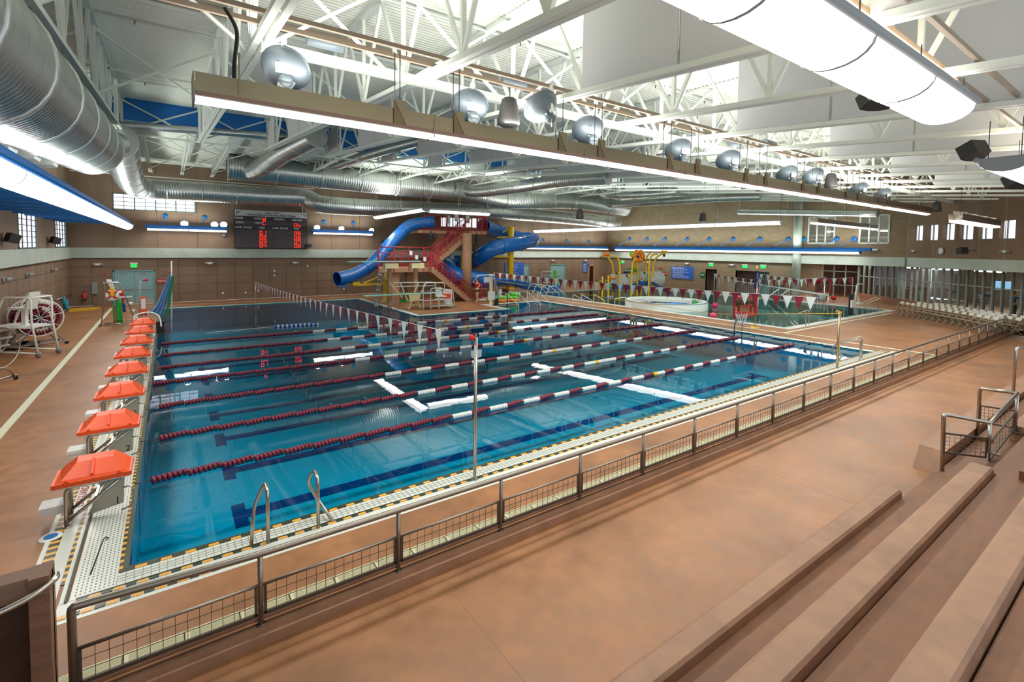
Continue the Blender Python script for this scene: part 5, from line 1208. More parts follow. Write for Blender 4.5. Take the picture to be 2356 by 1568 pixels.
exit_sign('green exit sign over the left double door', aty(308, 611, WY-.1), (0, -1, 0))
for k, (px, py) in enumerate([(1433, 603), (1636, 609), (1714, 613), (1756, 614)]): exit_sign('green exit sign on the block wall, %s from the left' % ['first', 'second', 'third', 'fourth'][k], atx(px, py, BX-.03), (-1, 0, 0), .45)
t = thing('wall_sign', 'red notice with white lines right of the left double door', 'sign', tuple(aty(373, 646, WY-.03))); A = aty(360, 642, WY-.03); B = aty(384, 650, WY-.03); MB().box((A.x, WY-.05, B.z), (B.x, WY-.01, A.z)).build('board', signred, t)
for z in (.35, .65): MB().box((A.x+.05, WY-.056, B.z+(A.z-B.z)*z-.012), (B.x-.05, WY-.05, B.z+(A.z-B.z)*z+.012)).build('text_line', textw, t)
def rules(label, A, B, axis, lines):
    t = thing('rules_board', label, 'sign', tuple(A)); m_ = MB(); tl_ = MB(); h = A.z-B.z; random.seed(5)
    if axis == 'x':
        m_.box((A.x, WY-.06, B.z), (B.x, WY-.02, A.z))
        for k in range(lines):
            z = A.z-h*(k+1.6)/(lines+1.5); w_ = random.uniform(.5, .92)
            for q in range(6): u = A.x+(B.x-A.x)*(.06+.88*w_*q/6); tl_.box((u, WY-.066, z-.012), (u+(B.x-A.x)*.88*w_/6*random.uniform(.6, .9), WY-.06, z+.012))
    else:
        m_.box((BX-.06, B.y, B.z), (BX-.02, A.y, A.z))
        for k in range(lines):
            z = A.z-h*(k+2.2)/(lines+2.5); w_ = random.uniform(.5, .92)
            for q in range(8): u = A.y+(B.y-A.y)*(.06+.88*w_*q/8); u2 = u+(B.y-A.y)*.88*w_/8*random.uniform(.6, .9); tl_.box((BX-.066, u2, z-.014), (BX-.06, u, z+.014))
    m_.build('board', signblue, t); o = tl_.build('text_line', textw, t); o['kind'] = 'stuff'; return t
rules('blue rules board behind the yellow slide column', aty(1161, 604, WY), aty(1204, 638, WY), 'x', 9)
rules('narrow blue rules board between the far doors', aty(1341, 604, WY), aty(1351, 626, WY), 'x', 9)
A = atx(1546, 612, BX); B = atx(1595, 643, BX); rb = rules('large blue pool rules board on the block wall', A, B, 'y', 9)
text('lettering', 'POOL RULES', .24, textw, (BX-.08, A.y-(A.y-B.y)*.30, A.z-.16), (PI/2, 0, -PI/2), rb)
def bsign(label, px, py, w_, h, m_, s, col=textw, name='wall_sign'):
    p = atx(px, py, BX); t = thing(name, label, 'sign', (BX-.04, p.y, p.z)); MB().box((BX-.05, p.y-w_/2, p.z-h/2), (BX-.01, p.y+w_/2, p.z+h/2)).build('board', m_, t)
    if s: text('lettering', s, h*.38, col, (BX-.06, p.y, p.z), (PI/2, 0, -PI/2), t)
    return t
bsign('small red sign left of the large rules board', 1531, 629, .55, .32, signred, 'NO DIVING'); g_ = mat('sign_green', (16, 96, 70), .5)
bsign('green changing-room sign by the first brown doorway', 1617, 632, .5, .5, g_, 'MEN'); bsign('green changing-room sign near the play structure', 1447, 622, .5, .5, g_, 'WOMEN')
p = atx(1520, 615, BX); tag(MB().sph((BX-.05, p.y, p.z), .12, 10, 8).build('fire_alarm', redb), 'round red alarm on the block wall', 'alarm')
for k, (px, py) in enumerate([(1490, 603), (1581, 606), (1684, 609), (2012, 574)]): wall_light('twin-head light on the block wall, %s' % ['behind the play structure', 'above the large blue rules board', 'between two exit signs', 'under the right inner window'][k], atx(px, py, BX-.08), (-1, 0, 0), .5)
for k, (px, py) in enumerate([(2102, 577), (2313, 578)]): wall_light('twin-head light on the diagonal wall, %s' % ['left one', 'right one'][k], atp(px, py, PA+DN*.1, DN), tuple(DN), .4)
p = atp(2165, 577, PA+DN*.06, DN); t = thing('wall_clock', 'round white clock on the diagonal wall', 'clock', tuple(p)); MB().lathe([(0, .04), (.2, .04), (.22, .03), (.22, 0)], p, DN, 20).build('face', whitepl, t); MB().lathe([(.2, .05), (.24, .045), (.24, 0)], p, DN, 20).build('rim', greym, t)
# scoreboard
SX0, SX1, SZ1, SZ0 = 4.5, 9.42, 6.60, 3.80; SYb = WY-.30; u = lambda f: SX0+(SX1-SX0)*f; v = lambda f: SZ1-(SZ1-SZ0)*f
t = thing('scoreboard', 'large dark swimming scoreboard with red digits on the back wall', 'scoreboard', (SX0, SYb, SZ0)); MB().box((SX0-.03, SYb, SZ0), (SX1+.03, WY-.01, SZ1)).build('case', mat('board_black', (52, 46, 48), .6), t)
MB().box((SX0, SYb-.02, v(.155)), (SX1, SYb, SZ1)).build('header_panel', mat('header_grey', (200, 204, 206), .6), t)
hp = mat('board_grey', (84, 74, 78), .6); hd = mat('board_dark', (58, 50, 54), .6)
rowsf = [(.16, .27, hd), (.275, .385, hp), (.39, .515, hd), (.52, .635, hp), (.64, .755, hp), (.76, .875, hp), (.88, .99, hp)]
for a, b_, mm in rowsf:
    for c0, c1 in ((0.005, .515), (.525, .995)): MB().box((u(c0), SYb-.02, v(b_)), (u(c1), SYb, v(a))).build('row_panel', mm, t)
for s, fx, fz, sz in [('Home of the', .5, .05, .17), ('Kayhi Kings and Ketchikan Killer Whales', .5, .112, .19)]: text('lettering', s, sz, textk, (u(fx), SYb-.025, v(fz)), (PI/2, 0, 0), t, sx=1.05, font_off=.003)
for s, fx, fz in [('HOME', .05, .215), ('GUEST', .31, .215), ('LENGTH', .60, .215), ('RECORD', .86, .215), ('EVENT', .065, .33), ('HEAT', .31, .33), ('LANE  PLACE', .105, .455), ('TIME', .355, .455), ('LANE  PLACE', .61, .455), ('TIME', .84, .455)]: text('lettering', s, .19, textw, (u(fx), SYb-.025, v(fz)), (PI/2, 0, 0), t, font_off=.004)
SEG = {'0': 'abcdef', '1': 'bc', '2': 'abged', '3': 'abgcd', '4': 'fgbc', '5': 'afgcd', '6': 'afgedc', '7': 'abcf', '8': 'abcdefg', 'd': 'bcdeg', 'C': 'afed', 'b': 'cdefg'}
def digit(ch, cx_, cz):
    w_, h = .075, .118; m_ = MB(); y0, y1 = SYb-.035, SYb-.02; e = .017
    S_ = {'a': ((-w_, h), (w_, h)), 'd': ((-w_, -h), (w_, -h)), 'g': ((-w_, 0), (w_, 0)), 'b': ((w_, h), (w_, 0)), 'c': ((w_, 0), (w_, -h)), 'e': ((-w_, 0), (-w_, -h)), 'f': ((-w_, h), (-w_, 0))}
    for q in SEG[ch]: (a, b_), (c, d) = S_[q]; m_.box((cx_+min(a, c)-e, y0, cz+min(b_, d)-e), (cx_+max(a, c)+e, y1, cz+max(b_, d)+e))
    m_.build('digit', ledm, t)
for s, fx, fz in [('d', .39, .215), ('C', .385, .33), ('0b', .86, .355), ('01', .37, .58), ('02', .37, .70), ('03', .37, .815), ('04', .37, .93), ('05', .86, .58), ('06', .86, .70), ('07', .86, .815), ('08', .86, .93)]:
    for k, ch in enumerate(s): digit(ch, u(fx)+(k-.5*(len(s)-1))*.26, v(fz))
for fx, mir_ in ((.045, 1), (.96, -1)):
    m_ = MB(); cx_, cz = u(fx), v(.08); pth = [(cx_+.13*math.cos(a)*mir_, SYb-.03, cz+.10*math.sin(a)) for a in [.6+k*.5 for k in range(9)]]; m_.tube(pth, [.012+.012*math.sin(k/8*PI) for k in range(9)], 6); m_.tube([pth[0], (pth[0][0]+.05*mir_, SYb-.03, cz+.13)], .012, 6); m_.build('emblem', textk, t)
tag(MB().bar((9.15, WY-.12, 6.6), (9.15, WY-.12, 7.5), .05, .05).build('conduit_pipe', whitep), 'white conduit running up from the scoreboard to the duct', 'conduit')
# floodlights on the wall lamps
fl = thing('flood_light', 'glowing round flood light', 'flood light', (0, 0, 0), 0, 'round flood lights above the back wall lamps')
MB().lathe([(0, 0), (.12, .0), (.22, .08), (.235, .2), (.22, .22)], (0, 0, 0), (0, -.8, -.35), 18).build('housing', greym, fl); MB().lathe([(0, .205), (.22, .2)], (0, 0, 0), (0, -.8, -.35), 18).build('lens', lampw, fl); MB().bar((0, .05, 0), (0, .1, -.25), .04, .04).build('yoke', bluep, fl)
for k, (px, py) in enumerate([(424, 512), (493, 514), (514, 514), (728, 521), (784, 524), (853, 528)]):
    p = aty(px, py, 32.7); lb = 'glowing round flood light, %s along the back wall' % ['first', 'second', 'third', 'fourth', 'fifth', 'sixth'][k]
    if k == 0: fl.location = p; fl['label'] = lb
    else: dup(fl, p, label=lb)
for k, (px, py) in enumerate([(513, 674), (565, 673), (631, 623), (631, 633), (707, 612), (594, 669), (791, 665)]):
    p = aty(px, py, WY-.02); tag(MB().sph((p.x, WY-.05, p.z), .07, 8, 6, (1, .6, 1.3)).build('wall_jet', whitepl), 'small white round fitting on the lower back wall, %s' % ['far left', 'left of the ladder', 'upper of the stacked pair', 'lower of the stacked pair', 'right of the stacked pair', 'by the far pole', 'under the slide mouth'][k], 'fitting')
tag(MB().lathe([(0, 0), (.13, .02), (.13, .12), (0, .14)], aty(516, 541, WY), (0, -1, 0), 12).build('wall_bell', greym), 'small grey device on the back wall left of the scoreboard', 'fitting')
# ================================================================ SLIDE TOWER
TY = 25.0
tw = thing('slide_tower', 'tan concrete slide tower with dark red railings and stairs', 'tower', (17, TY, 0))
def T(px, py, y=TY): return aty(px, py, y)
# lower platform
a = T(870, 612, 24.6); b_ = T(1000, 619, 24.6); z1 = (a.z+b_.z)/2+.02; bx_ = T(873, 612, 27.2).x; MB().prism([(a.x, 24.6), (b_.x, 24.6), (b_.x+1.0, 27.2), (bx_, 27.2)], z1-.33, z1).build('lower_platform', towerm, tw)
# upper platform
c_ = T(981, 529, 25.2); d_ = T(1120, 530, 25.2); z2 = (c_.z+d_.z)/2; MB().box((aty(1086, 532, 25.2).x, 25.2, z2-.25), (d_.x, 28.6, z2)).build('upper_platform', towerm, tw); MB().box((c_.x+.2, 26.9, z2-.25), (aty(1086, 532, 25.2).x, 28.6, z2)).build('upper_platform', towerm, tw)
for px, y in ((907, 25.2), (942, 26.4), (1010, 27.6)):
    x = T(px, 650, y).x; MB().box((x-.28, y-.28, 0), (x+.28, y+.28, (z1-.3 if px < 1000 else z2-.2))).build('column', towerm, tw)
x = T(1080, 650, 24.9).x; MB().cyl((x, 25.3, 0), .36, z2-.2, 20).build('round_column', towerm, tw)
def flight(p0, p1, y, wd, n, name):
    """stairs from p0 up to p1 (x, z) at depth y, width wd"""
    m_ = MB(); poly = [(p0[0], y, p0[1]-.35), (p1[0], y, p1[1]-.35), (p1[0], y, p1[1])]
    for k in range(n, 0, -1):
        xk = p0[0]+(p1[0]-p0[0])*(k-1)/n; zk = p0[1]+(p1[1]-p0[1])*k/n; xk1 = p0[0]+(p1[0]-p0[0])*k/n
        poly += [(xk1, y, zk), (xk, y, zk), (xk, y, zk-(p1[1]-p0[1])/n)]
    m_.ext(poly, (0, wd, 0)); return m_.build(name, towerm, tw)
f0 = T(1085, 690, 24.2); f1 = T(993, 618, 24.2); flight((f0.x, 0.0), (f1.x, z1), 24.2, 1.2, 14, 'lower_flight')
g0 = T(990, 608, 25.6); g1 = T(1086, 532, 25.6); flight((g0.x, z1), (g1.x, z2), 25.6, 1.2, 14, 'upper_flight')
def redrail(p, q_, h, name, base=.08, posts=None, balu=.14, dbl=False, s0=0, s1=0):
    p = Vector(p); q_ = Vector(q_); up = Vector((0, 0, h)); L = (q_-p).length; m_ = MB()
    MB().tube([p+up, q_+up], .032, 8).build(name+'_top', redm, tw); MB().bar(p+Vector((0, 0, base)), q_+Vector((0, 0, base)), .03, .05).build(name+'_bottom', redm, tw)
    if dbl: MB().bar(p+up*.72, q_+up*.72, .03, .05).build(name+'_mid', redm, tw)
    n = posts or max(1, int(L/1.5))
    for k in range(s0, n+1-s1): r_ = p.lerp(q_, k/n); MB().bar(r_-Vector((0, 0, .25)), r_+up, .07, .07).build('post', redm, tw)
    m = int(L/balu)
    for k in range(1, m): r_ = p.lerp(q_, k/m); MB().bar(r_+Vector((0, 0, base)), r_+up*(.72 if dbl else 1), .022, .022).build('baluster', redm, tw)
ya = 24.6
redrail((a.x, ya, z1), (b_.x+.25, ya, z1), 1.42, 'front_rail', dbl=True, posts=4, balu=.2)
redrail((a.x, ya, z1), (bx_, 27.2, z1), 1.42, 'side_rail', dbl=True, posts=2, balu=.3, s0=1); redrail((bx_, 27.2, z1), (b_.x-.6, 27.2, z1), 1.1, 'back_rail', posts=3, balu=.2, s0=1)
for yy in (24.25, 25.35): redrail((f0.x, yy, .1), (f1.x, yy, z1+.1), .98, 'lower_stair_rail', posts=4, balu=.2)
for yy in (25.65, 26.75): redrail((g0.x, yy, z1+.1), (g1.x, yy, z2+.1), .98, 'upper_stair_rail', posts=5, balu=.2)
redrail((c_.x+.6, 26.9, z2), (c_.x+2.6, 26.9, z2), 1.15, 'deck_rail', posts=1, balu=.2); redrail((g1.x+.2, 25.2, z2), (d_.x, 25.2, z2), 1.15, 'deck_rail', posts=2, balu=.16); redrail((c_.x+1.3, 28.6, z2), (d_.x, 28.6, z2), 1.25, 'deck_back_rail', posts=5, balu=.24, s1=1); redrail((d_.x, 25.2, z2), (d_.x, 26.4, z2), 1.15, 'deck_side_rail', posts=1, balu=.2, s0=1)
for k, (px, py) in enumerate([(958, 590), (977, 594), (945, 580)]): p = T(px, py, 24.5); MB().box((p.x-.1, 24.45, p.z-.2), (p.x+.1, 24.5, p.z+.1)).build('tag_notice', whitec, tw)
for px, py in ((991, 540), (1001, 543), (1096, 545), (1090, 570)): p = T(px, py, 26.5); MB().lathe([(.05, -.3), (.12, -.2), (.07, 0), (.12, .15), (.05, .3)], p, (0, 0, 1), 10).build('pump_valve', mat('pump_grey', (60, 66, 72), .4, .5), tw)
p = T(1096, 550, 26.0); MB().tube(round_poly([p, p+Vector((-.1, 0, -.9)), p+Vector((-.3, 0, -1.5))], .1), .06, 8).build('feed_pipe', blackm, tw)
for px, py in ((1075, 505), (1049, 500), (1030, 505), (1105, 508)):
    p = T(px, py, 28.5); MB().box((p.x-.15, 28.45, p.z-.3), (p.x+.2, 28.5, p.z+.35)).build('rules_notice', whitec, tw)
# window behind the tower top
wv = MB(); A = aty(1012, 494, WY-.04); B = aty(1112, 524, WY-.04); n = 7; fr = MB()
for k in range(n+1): x = A.x+(B.x-A.x)*k/n; fr.box((x-.05, WY-.08, B.z), (x+.05, WY-.02, A.z))
wo = struct(fr.build('window_13', mat('window_frame_green', (96, 122, 112), .5)))
for k in range(n): MB().box((A.x+(B.x-A.x)*k/n+.06, WY-.05, B.z), (A.x+(B.x-A.x)*(k+1)/n-.06, WY-.03, A.z)).build('pane', winm, wo)
# ---- slides
def slide(name, label, pts, r, opens=None, flange=2.2):
    P = bez(pts, 10); t = thing(name, label, 'slide', tuple(pts[0])); MB().tube(P, r, 24, cap=False).build('tube', bluesl, t)
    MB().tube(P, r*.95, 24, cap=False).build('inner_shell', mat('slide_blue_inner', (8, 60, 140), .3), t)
    L = 0
    for k in range(1, len(P)):
        L += (P[k]-P[k-1]).length
        if L > flange: L = 0; d = (P[k]-P[k-1]).normalized(); MB().lathe([(r*1.0, -.025), (r*1.06, -.025), (r*1.06, .025), (r*1.0, .025)], P[k], d, 24).build('flange', bluesl, t)
    e = P[0]; d = (P[1]-P[0]).normalized(); MB().lathe([(r*.95, -.02), (r*1.07, -.02), (r*1.07, .04), (r*.95, .04)], e, d, 24).build('mouth_rim', bluesl, t)
    return t
yl = 27.6
s1_ = [T(776, 641, 26.0), T(815, 632, 26.4), T(855, 608, 27.0), T(888, 572, 27.4), T(918, 540, 27.6), T(948, 517, 27.4), T(997, 510, 27.0)]
slide('tube_slide', 'straight blue tube slide curving down left from the tower top to the diving pool', s1_, .46)
tag(MB().box((T(776, 655, 26).x, 25.8, T(776, 659, 26).z), (T(797, 655, 26).x, 26.3, T(776, 655, 26).z)).build('mouth_block', bluesl), 'small blue block under the slide mouth', 'slide block')
sp = [T(1112, 521, 27.2), T(1150, 535, 28.6), T(1195, 548, 29.6), T(1226, 551, 28.4), T(1200, 558, 26.4), T(1140, 570, 25.8), T(1108, 588, 26.6), T(1085, 602, 28.3), T(1040, 604, 29.0), T(1030, 616, 27.2), T(1052, 634, 26.0), T(1090, 640, 25.8), T(1130, 647, 26.2)]
slide('tube_slide', 'winding blue tube slide that loops round the tan column to the leisure pool', sp, .63)
# open flume to the splash exit
fp = bez([T(1128, 650, 26.2), T(1165, 650, 26.8), T(1205, 658, 27.4), T(1240, 668, 27.8), T(1262, 672, 28.0)], 8); t = thing('open_flume', 'open blue trough that ends the winding slide at the leisure pool', 'slide', tuple(fp[0])); m_ = MB(); n = 10; R = .55
for i in range(len(fp)-1):
    for k in range(n):
        for rr, fl_ in ((R, 0), (R*.93, 1)):
            a0, a1 = PI+PI*k/n, PI+PI*(k+1)/n; d = (fp[min(i+1, len(fp)-1)]-fp[i]); d.z = 0; d.normalize(); s = Vector((-d.y, d.x, 0))
            q4 = [fp[i]+s*math.cos(a0)*rr+Vector((0, 0, .3+math.sin(a0)*rr)), fp[i+1]+s*math.cos(a0)*rr+Vector((0, 0, .3+math.sin(a0)*rr)), fp[i+1]+s*math.cos(a1)*rr+Vector((0, 0, .3+math.sin(a1)*rr)), fp[i]+s*math.cos(a1)*rr+Vector((0, 0, .3+math.sin(a1)*rr))]
            m_.q(q4, True)
m_.build('trough', bluesl, t)
for s in (-1, 1):
    pth = []
    for i in range(len(fp)): d = (fp[min(i+1, len(fp)-1)]-fp[max(i-1, 0)]); d.z = 0; d.normalize(); pth.append(fp[i]+Vector((-d.y, d.x, 0))*R*s+Vector((0, 0, .3)))
    MB().tube(pth, .06, 8).build('lip', mat('slide_lip', (24, 130, 214), .3), t)
p = fp[-1]; MB().lathe([(.75, -.1), (.8, .5), (.72, .5), (.68, 0)], (p.x+.6, p.y, 0), (0, 0, 1), 18).build('exit_bowl', bluesl, t)
# yellow columns and arms
def yarm(t, base, tip, z, braced=True):
    MB().bar((base[0], base[1], z), (tip[0], tip[1], z), .12, .14).build('arm', yellowm, t)
    if braced: mx = ((base[0]*.2+tip[0]*.8), (base[1]*.2+tip[1]*.8)); MB().bar((base[0], base[1], z+.9), (mx[0], mx[1], z+.05), .09, .09).build('arm_brace', yellowm, t)
    MB().box((tip[0]-.25, tip[1]-.15, z+.05), (tip[0]+.25, tip[1]+.15, z+.2)).build('saddle', yellowm, t)
yb = Vector((aty(1174, 650, 27.4).x, 27.4, 0)); t = thing('slide_support', 'thick yellow column rising through the winding slide', 'column', tuple(yb)); MB().box((yb.x-.5, 26.9, 0), (yb.x+.5, 27.9, .45)).build('plinth', towerm, t)
MB().lathe([(.45, .45), (.3, 1.0), (.28, 1.1)], (yb.x, 27.4, 0), n=12).build('gusset_ring', yellowm, t); zt = aty(1174, 521, 27.4).z; MB().cyl((yb.x, 27.4, .45), .28, zt-.45, 20).build('post', yellowm, t)
yarm(t, (yb.x, 27.4), (T(1140, 545, 27.8).x, 28.2), T(1140, 545, 27.8).z); yarm(t, (yb.x, 27.4), (T(1130, 589, 26.6).x, 26.6), T(1130, 590, 26.6).z); yarm(t, (yb.x, 27.4), (T(1222, 564, 28.4).x, 28.4), T(1222, 566, 28.4).z, False)
yb = Vector((aty(891, 650, 26.6).x, 26.6, 0)); t = thing('slide_support', 'short yellow column under the straight slide, behind the board ladder', 'column', tuple(yb)); zt = aty(891, 624, 26.6).z; MB().cyl(yb, .30, zt, 18).build('post', yellowm, t); MB().lathe([(.45, 0), (.36, .3), (.30, .8)], yb, n=10).build('gusset_ring', yellowm, t)
tip = T(812, 656, 26.4); MB().bar((yb.x, 26.6, tip.z+.05), (tip.x, 26.4, tip.z), .14, .16).build('arm', yellowm, t); MB().bar((yb.x, 26.6, zt-.15), (tip.x+.7, 26.4, tip.z+.1), .1, .1).build('arm_brace', yellowm, t); MB().box((tip.x-.1, 26.1, tip.z+.05), (tip.x+.4, 26.8, tip.z+.22)).build('saddle', yellowm, t)
yb = Vector((aty(1066, 630, 27.5).x, 27.5, 0)); t = thing('slide_support', 'yellow column half hidden behind the tan round column', 'column', tuple(yb)); MB().cyl(yb, .22, aty(1066, 585, 27.5).z, 16).build('post', yellowm, t); yarm(t, (yb.x, 27.5), (T(1112, 600, 27.2).x, 27.2), T(1112, 602, 27.2).z)
# ================================================================ DIVING BOARDS, DECK GEAR ON THE FAR SIDE
def board(label, tip, end, stand_x, z):
    """diving board with cream flared stand, tubular guard rails"""
    t = thing('diving_board', label, 'diving board', tuple(Vector((stand_x, (tip.y+end.y)/2, 0)))); y = (tip.y+end.y)/2
    MB().box((tip.x, y-.25, z-.05), (end.x, y+.25, z)).build('plank', mintm, t)
    return t, y
tip = atz(838, 680, 1.0); end = atz(1015, 671, 1.0); t, y = board('low mint-green diving board on a flared cream stand', tip, end, 14.0, 1.0)
sx_ = aty(950, 690, y).x
for s in (-.22, .22):
    yy = y+s
    MB().ext([(sx_-.42, yy, .98), (sx_-.30, yy, .58), (sx_-.22, yy, .50), (sx_+.30, yy, .50), (sx_+.38, yy, .60), (sx_+.48, yy, .98)], (0, .05, 0)).build('saddle_side', creamm, t)
    for u in (-1, 1): MB().ext([(sx_+.04+u*.26, yy, .52), (sx_+.04+u*.14, yy, .52), (sx_+.04+u*.22, yy, .25), (sx_+.04+u*.36, yy, 0), (sx_+.04+u*.50, yy, 0), (sx_+.04+u*.40, yy, .2)], (0, .05, 0)).build('leg', creamm, t)
    MB().bar((sx_-.12, yy, .25), (sx_+.2, yy, .25), .05, .05).build('cross_bar', creamm, t)
    for a, b_ in (((898, 650), (926, 684)), ((922, 650), (938, 690)), ((964, 650), (950, 682)), ((982, 648), (962, 690))):
        A = aty(a[0]-1, a[1], yy); B = aty(b_[0]-1, b_[1], yy); MB().bar(A, B, .06, .06).build('strut', creamm, t)
MB().box((sx_-.25, y-.2, .78), (sx_+.05, y+.2, .95)).build('fulcrum', blackm, t); MB().box((sx_-.35, y-.26, .50), (sx_+.40, y+.26, .62)).build('base_box', creamm, t)
for s in (-.45, .45):
    A = aty(905, 650, y+s); B = aty(1000, 649, y+s); Cc = aty(1006, 672, y+s); MB().tube(round_poly([A, B, Cc], .2), .028, 8).build('guard_rail', whitep, t)
    A = aty(905, 659, y+s); B = aty(1000, 657, y+s); MB().tube([A, B], .022, 8).build('middle_rail', whitep, t)
tip = atz(800, 601, 3.1); end = atz(965, 600, 3.1); t, y = board('high mint-green diving board in front of the red-railed platform', tip, end, 13.2, 3.1)
for px in (899, 959): x = aty(px, 606, y).x; MB().box((x-.45, y-.22, 2.62), (x+.45, y+.22, 2.95)).build('stand_box', creamm, t)
x = aty(893, 603, y).x; MB().cyl((x, y, 2.62), .2, .3, 10).build('fulcrum', blackm, t)
for px in (899, 959): x = aty(px, 606, y).x; MB().box((x-.12, y+.1, 0), (x+.12, y+.3, 2.62)).build('support_post', towerm, t)
A = aty(879, 626, y+.4); B = aty(868, 690, y+.4)
for s in (0, .55): MB().bar(A+Vector((0, s, 0)), Vector((B.x, y+.4+s, .02)), .05, .05).build('ladder_stile', greym, t)
for k in range(7): p = A.lerp(Vector((B.x, y+.4, .02)), (k+.5)/7); MB().bar(p, p+Vector((0, .55, 0)), .10, .04).build('ladder_rung', whitepl, t)
A = aty(881, 623, y+.4); MB().tube([A, A+Vector((.45, 0, .02))], .03, 8).build('top_bar', whitep, t)
p = aty(892, 633, y+.5); tag(MB().sph(p, .3, 12, 8, (.9, .5, 1.1)).build('rescue_bag', mat('rescue_bag', (226, 196, 120), .7)), 'white and yellow rescue bag hung at the top of the board ladder', 'bag')
# wheeled rescue cart
t = thing('deck_cart', 'white wheeled deck cart with curved rails, loaded with rescue gear', 'cart', (15.1, 21.2, 0)); yc = 21.1
def D(px, py, dy=0.0): return aty(px, py, yc+dy)
for dy in (0, .6):
    for pts in ([(991, 713), (991, 664), (1000, 662), (1042, 667), (1046, 712)], [(973, 706), (974, 655), (982, 650), (1022, 650), (1024, 672)]):
        if dy and pts[0][0] == 991: continue
        MB().tube(round_poly([D(a, b_, dy) for a, b_ in pts], .15), .03, 8).build('hoop_rail', whitep, t)
for pa, pb, zh in (((974, 691), (1040, 689), 0), ((990, 703), (1046, 702), 0)):
    A = D(*pa); B = D(*pb); MB().box((A.x, yc, (A.z+B.z)/2-.03), (B.x, yc+.65, (A.z+B.z)/2+.03)).build('shelf', whitepl, t)
for px in (974, 991, 1038): p = D(px, 710); MB().box((p.x-.02, yc, 0), (p.x+.02, yc+.04, .9)).build('post', whitep, t); MB().lathe([(0, -.02), (.07, -.02), (.07, .02), (0, .02)], (p.x, yc, .07), (0, 1, 0), 10).build('wheel', greym, t)
q0 = D(1003, 664, .3); q1 = D(1020, 681, .3); t2 = thing('guard_perch', 'white lifeguard seat above the deck cart', 'seat', (q0.x, yc+.3, 0)); MB().ext([(q0.x-.12, yc+.1, q0.z+.1), (q0.x+.3, yc+.1, q0.z+.1), (q0.x+.4, yc+.1, q1.z+.05), (q0.x-.1, yc+.1, q1.z+.05)], (0, .06, 0)).build('backrest', whitepl, t2); MB().box((q0.x-.1, yc-.2, q1.z), (q0.x+.55, yc+.2, q1.z+.06)).build('seat_pan', whitepl, t2); MB().box((q0.x+.1, yc+.15, 0), (q0.x+.2, yc+.25, q1.z)).build('post', creamm, t2)
p = D(1030, 681, .3); tag(MB().box((p.x-.28, yc+.2, p.z-.14), (p.x+.2, yc+.5, p.z+.16)).build('life_vest', mat('vest_orange', (226, 74, 44), .7)), 'orange life vests piled on the cart shelf', 'vest')
A = D(976, 688, .2); B = D(1000, 690, .2); tag(MB().tube([A, B], .09, 10).build('rescue_tube', redm), 'dark red rescue tube lying on the cart shelf', 'rescue tube')
p = D(1034, 690, .4); tag(MB().box((p.x-.2, yc+.66, .0), (p.x+.35, yc+.95, 1.15)).build('storage_cabinet', whitepl), 'white cabinet standing behind the deck cart', 'cabinet')
tag(MB().box((14.0, 26.0, 0.0), (17.8, 26.5, .12)).build('backboard', greenm), 'green boards lying on the deck under the stairs', 'board')
# red gate enclosure at the stair foot
t = thing('stair_gate', 'dark red gate and rail section at the foot of the slide stairs', 'gate', (20.3, 24.6, 0))
for x in (19.9, 20.35, 21.2, 21.6): MB().box((x-.035, 24.55, 0), (x+.035, 24.62, 1.25)).build('post', redm, t)
for z in (.15, 1.2): MB().box((19.9, 24.56, z), (21.6, 24.61, z+.05)).build('rail', redm, t)
for k in range(10): x = 19.95+k*.17; MB().box((x, 24.57, .2), (x+.02, 24.6, 1.2)).build('baluster', redm, t)
# pool lift by the pole
lp = atz(1139, 703); t = thing('pool_lift', 'white pool lift with a chair and slanted arm beside the nook', 'pool lift', tuple(lp)); ly = lp.y+.3
def E_(px, py, dy=0): return aty(px, py, ly+dy)
MB().tube(round_poly([E_(1097, 640), E_(1099, 633), E_(1124, 632)], .1), .03, 8).build('canopy_arm', whitep, t)
p = E_(1130, 700); MB().box((p.x-.08, ly-.05, 0), (p.x+.08, ly+.12, E_(1130, 632).z)).build('mast', creamm, t); MB().cyl((p.x, ly, E_(1130, 634).z), .22, .1, 14).build('mast_cap', whitepl, t)
a = E_(1121, 670); b_ = E_(1135, 688); MB().box((a.x, ly-.2, b_.z), (b_.x, ly-.08, a.z)).build('control_box', whitepl, t)
a = E_(1113, 637); b_ = E_(1124, 649); MB().box((a.x, ly-.1, b_.z), (b_.x, ly-.02, a.z)).build('seat_back', whitepl, t)
MB().bar(E_(1139, 642), E_(1147, 688), .07, .07).build('lift_arm', greym, t); MB().bar(E_(1137, 644), E_(1140, 698), .05, .05).build('side_post', greym, t); p = E_(1142, 694); MB().box((p.x-.1, ly-.1, 0), (p.x+.12, ly+.15, .45)).build('base', blackm, t); MB().bar(E_(1114, 639), E_(1138, 641), .05, .05).build('cross_arm', whitep, t)
p = E_(1151, 680); MB().box((p.x-.08, ly-.05, .5), (p.x+.08, ly+.1, 1.1)).build('battery', whitepl, t)
for k, (px, py) in enumerate([(1115, 685), (1109, 690)]): p = atz(px, py); tag(MB().box((p.x-.3, p.y-.2, 0), (p.x+.3, p.y+.2, .08)).build('step_pad', whitepl), ['white step pad by the pool lift base, right one', 'white step pad by the pool lift base, left one'][k], 'pad')
